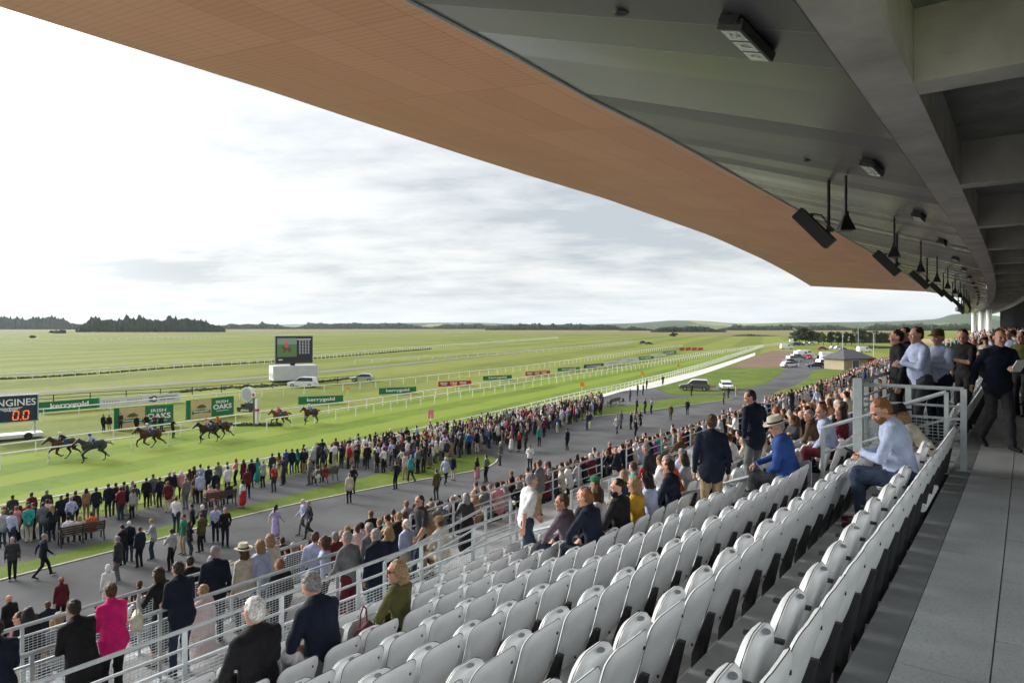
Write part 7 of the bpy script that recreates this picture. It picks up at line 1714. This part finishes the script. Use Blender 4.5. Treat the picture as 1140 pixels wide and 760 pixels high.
runner(245, 489.5, 0, bay, 0, 'orange', 'orange', 'brown horse on the right of the close pair', 'jockey in orange silks in the close pair')
runner(312, 475.5, 0, ches, 0, 'magenta', 'pink', 'chestnut horse passing the winning post', 'jockey in magenta silks on the chestnut horse')
runner(346, 472.0, 1, bay, 0, 'pale blue', 'white', 'bay horse at the rear of the field', 'jockey in pale blue and white silks at the rear of the field')
N_OTHER_PEOPLE = 7
# --- prams / wheelchairs in the rail crowd
def wheelchair(label, p):
    t = empty('wheelchair', label, 'wheelchair', p, head(20), 'wheelchairs near the rail')
    for x in (-0.3, 0.3):
        q = MB()
        for k in range(16):
            a, b = 2 * math.pi * k / 16, 2 * math.pi * (k + 1) / 16; q.tube([(x, math.cos(a) * 0.3, 0.31 + math.sin(a) * 0.3), (x, math.cos(b) * 0.3, 0.31 + math.sin(b) * 0.3)], 0.02, 4)
        q.build('wheel', M['black'], t)
    q = MB(); q.box((0, 0.15, 0.5), (0.5, 0.45, 0.05)); q.build('seat', M['black'], t); q = MB(); q.box((0, -0.1, 0.75), (0.5, 0.04, 0.5)); q.build('backrest', M['black'], t)
    q = MB(); q.tube([(-0.25, -0.1, 1.0), (-0.25, -0.3, 1.0)], 0.02, 5); q.tube([(0.25, -0.1, 1.0), (0.25, -0.3, 1.0)], 0.02, 5); q.build('handle', M['galv'], t)
wheelchair('wheelchair left of the farthest bench', G(679.5, 453.5) + Vector((0, 0, 0.02))); wheelchair('wheelchair right of the farthest bench', G(693, 451.5) + Vector((0, 0, 0.02)))
# ================================================================== turn the crowd list into objects
for q in crowd:
    p = q['p']; q['Y'] = max(p.y, 1); q['px'] = 570 + F * p.x / q['Y']; q['py'] = HZ + F * (CAM_H - p.z - 1.0) / q['Y']
crowd = [q for q in crowd if -60 < q['px'] < 1200 and q['py'] < 840]
stand_w = lambda q: (1.75 if not q['t'].startswith('sit') else 0.9) / q['Y'] * (1.0 if 'tier' not in q['where'] else (0.8 if q['Y'] < 45 else 0.3)) * (0.75 if 'packed' in q['where'] and rnd.random() < 0.5 else 1)
crowd.sort(key=lambda q: -stand_w(q))
room = 292 - len(ppl) - N_OTHER_PEOPLE
things, rest = crowd[:room], crowd[room:]
def lodh(Y): return 0.026 if Y < 22 else 0.034 if Y < 34 else 0.042 if Y < 55 else 0.055 if Y < 90 else 0.075
used = {}
for q in sorted(things, key=lambda q: q['px']):
    desc = '%s in %s top and %s %s, %s' % ({'grey': 'grey haired', 'white': 'white haired', 'blond': 'blond', 'ginger': 'ginger haired', 'black': 'black haired'}.get(q['hair'], 'brown haired') + ' person ' + POSEW[q['t']].replace('standing in a dress', 'standing').replace('standing in a skirt', 'standing'), q['top'], q['bot'], 'skirt' if 'skirt' in q['t'] or 'dress' in q['t'] or q['t'] == 'wwalk' else 'trousers', q['where'].replace('in the crowd packed against the trackside rail', 'packed against the track rail'))
    used.setdefault(desc, []).append(q)
for desc, L_ in used.items():
    for i, q in enumerate(L_):
        lab = desc if len(L_) == 1 else desc + (', leftmost such' if i == 0 else ', %s such from left' % ordn(i + 1))
        h = lodh(q['Y']); me, _, J = body_mesh(TPL[q['t']], h, (q['t'], h))
        o = link(bpy.data.objects.new('person', me)); o.location = q['p']; o.rotation_euler = (0, 0, q['rz']); o.scale = (q['sc'],) * 3
        wd = lab.split()
        if len(wd) > 16: wd = [x for x in wd if x not in ('the', 'person', 'in', 'such', 'on', 'a')]
        tag(o, ' '.join(wd[:16]), 'person', 'spectators ' + q['where']); colours(o, q['top'], q['bot'], q['hair'], q['skin'], q['shoe'])
def build_crowd(name, lst, label):
    Vs, Qs, Cs, off = [], [], [], 0
    for q in lst:
        h = lodh(q['Y']); h = 0.04 if h < 0.04 else 0.085 if q['Y'] > 90 else h
        key = ('raw', q['t'], h)
        if key not in mcache:
            B, _, _, _, _ = figure(TPL[q['t']]); mcache[key] = B.mesh(h)
        V, Q, m = mcache[key]
        c, s_ = math.cos(q['rz']) * q['sc'], math.sin(q['rz']) * q['sc']
        P_ = np.stack([V[:, 0] * c - V[:, 1] * s_ + q['p'].x, V[:, 0] * s_ + V[:, 1] * c + q['p'].y, V[:, 2] * q['sc'] + q['p'].z], 1)
        pal = np.array([SKINS[q['skin']], PAL[q['top']], PAL[q['bot']], HAIRC.get(q['hair'], HAIRC['brown']), PAL[q['shoe']], (0, 0, 0), (0, 0, 0), (1, 1, 1)])
        Vs.append(P_); Qs.append(Q + off); Cs.append(pal[m]); off += len(V)
    V = np.concatenate(Vs); Q = np.concatenate(Qs); C = np.concatenate(Cs); C = np.concatenate([C, np.ones((len(C), 1))], 1)
    me = bpy.data.meshes.new(name); me.vertices.add(len(V)); me.vertices.foreach_set('co', V.astype(np.float32).ravel())
    me.loops.add(len(Q) * 4); me.loops.foreach_set('vertex_index', Q.astype(np.int32).ravel())
    me.polygons.add(len(Q)); me.polygons.foreach_set('loop_start', np.arange(len(Q), dtype=np.int32) * 4)
    a = me.attributes.new('Col', 'FLOAT_COLOR', 'FACE'); a.data.foreach_set('color', C.astype(np.float32).ravel())
    me.materials.append(M['crowd']); me.polygons.foreach_set('use_smooth', np.ones(len(Q), bool)); me.update(calc_edges=True)
    print('crowd', len(lst), 'verts', len(V))
    return tag(link(bpy.data.objects.new(name, me)), label, 'crowd', kind='stuff')
build_crowd('crowd', rest, 'dense crowd of spectators filling the stand and lining the rail in the distance')
put_seats()
print('OBJECTS TOTAL', len(SC.objects), 'people things', len(things) + len(ppl))

for o in SC.objects:
    l = o.get('label')
    if isinstance(l, str) and not 4 <= len(l.split()) <= 16: print('LABEL', o.name, l)
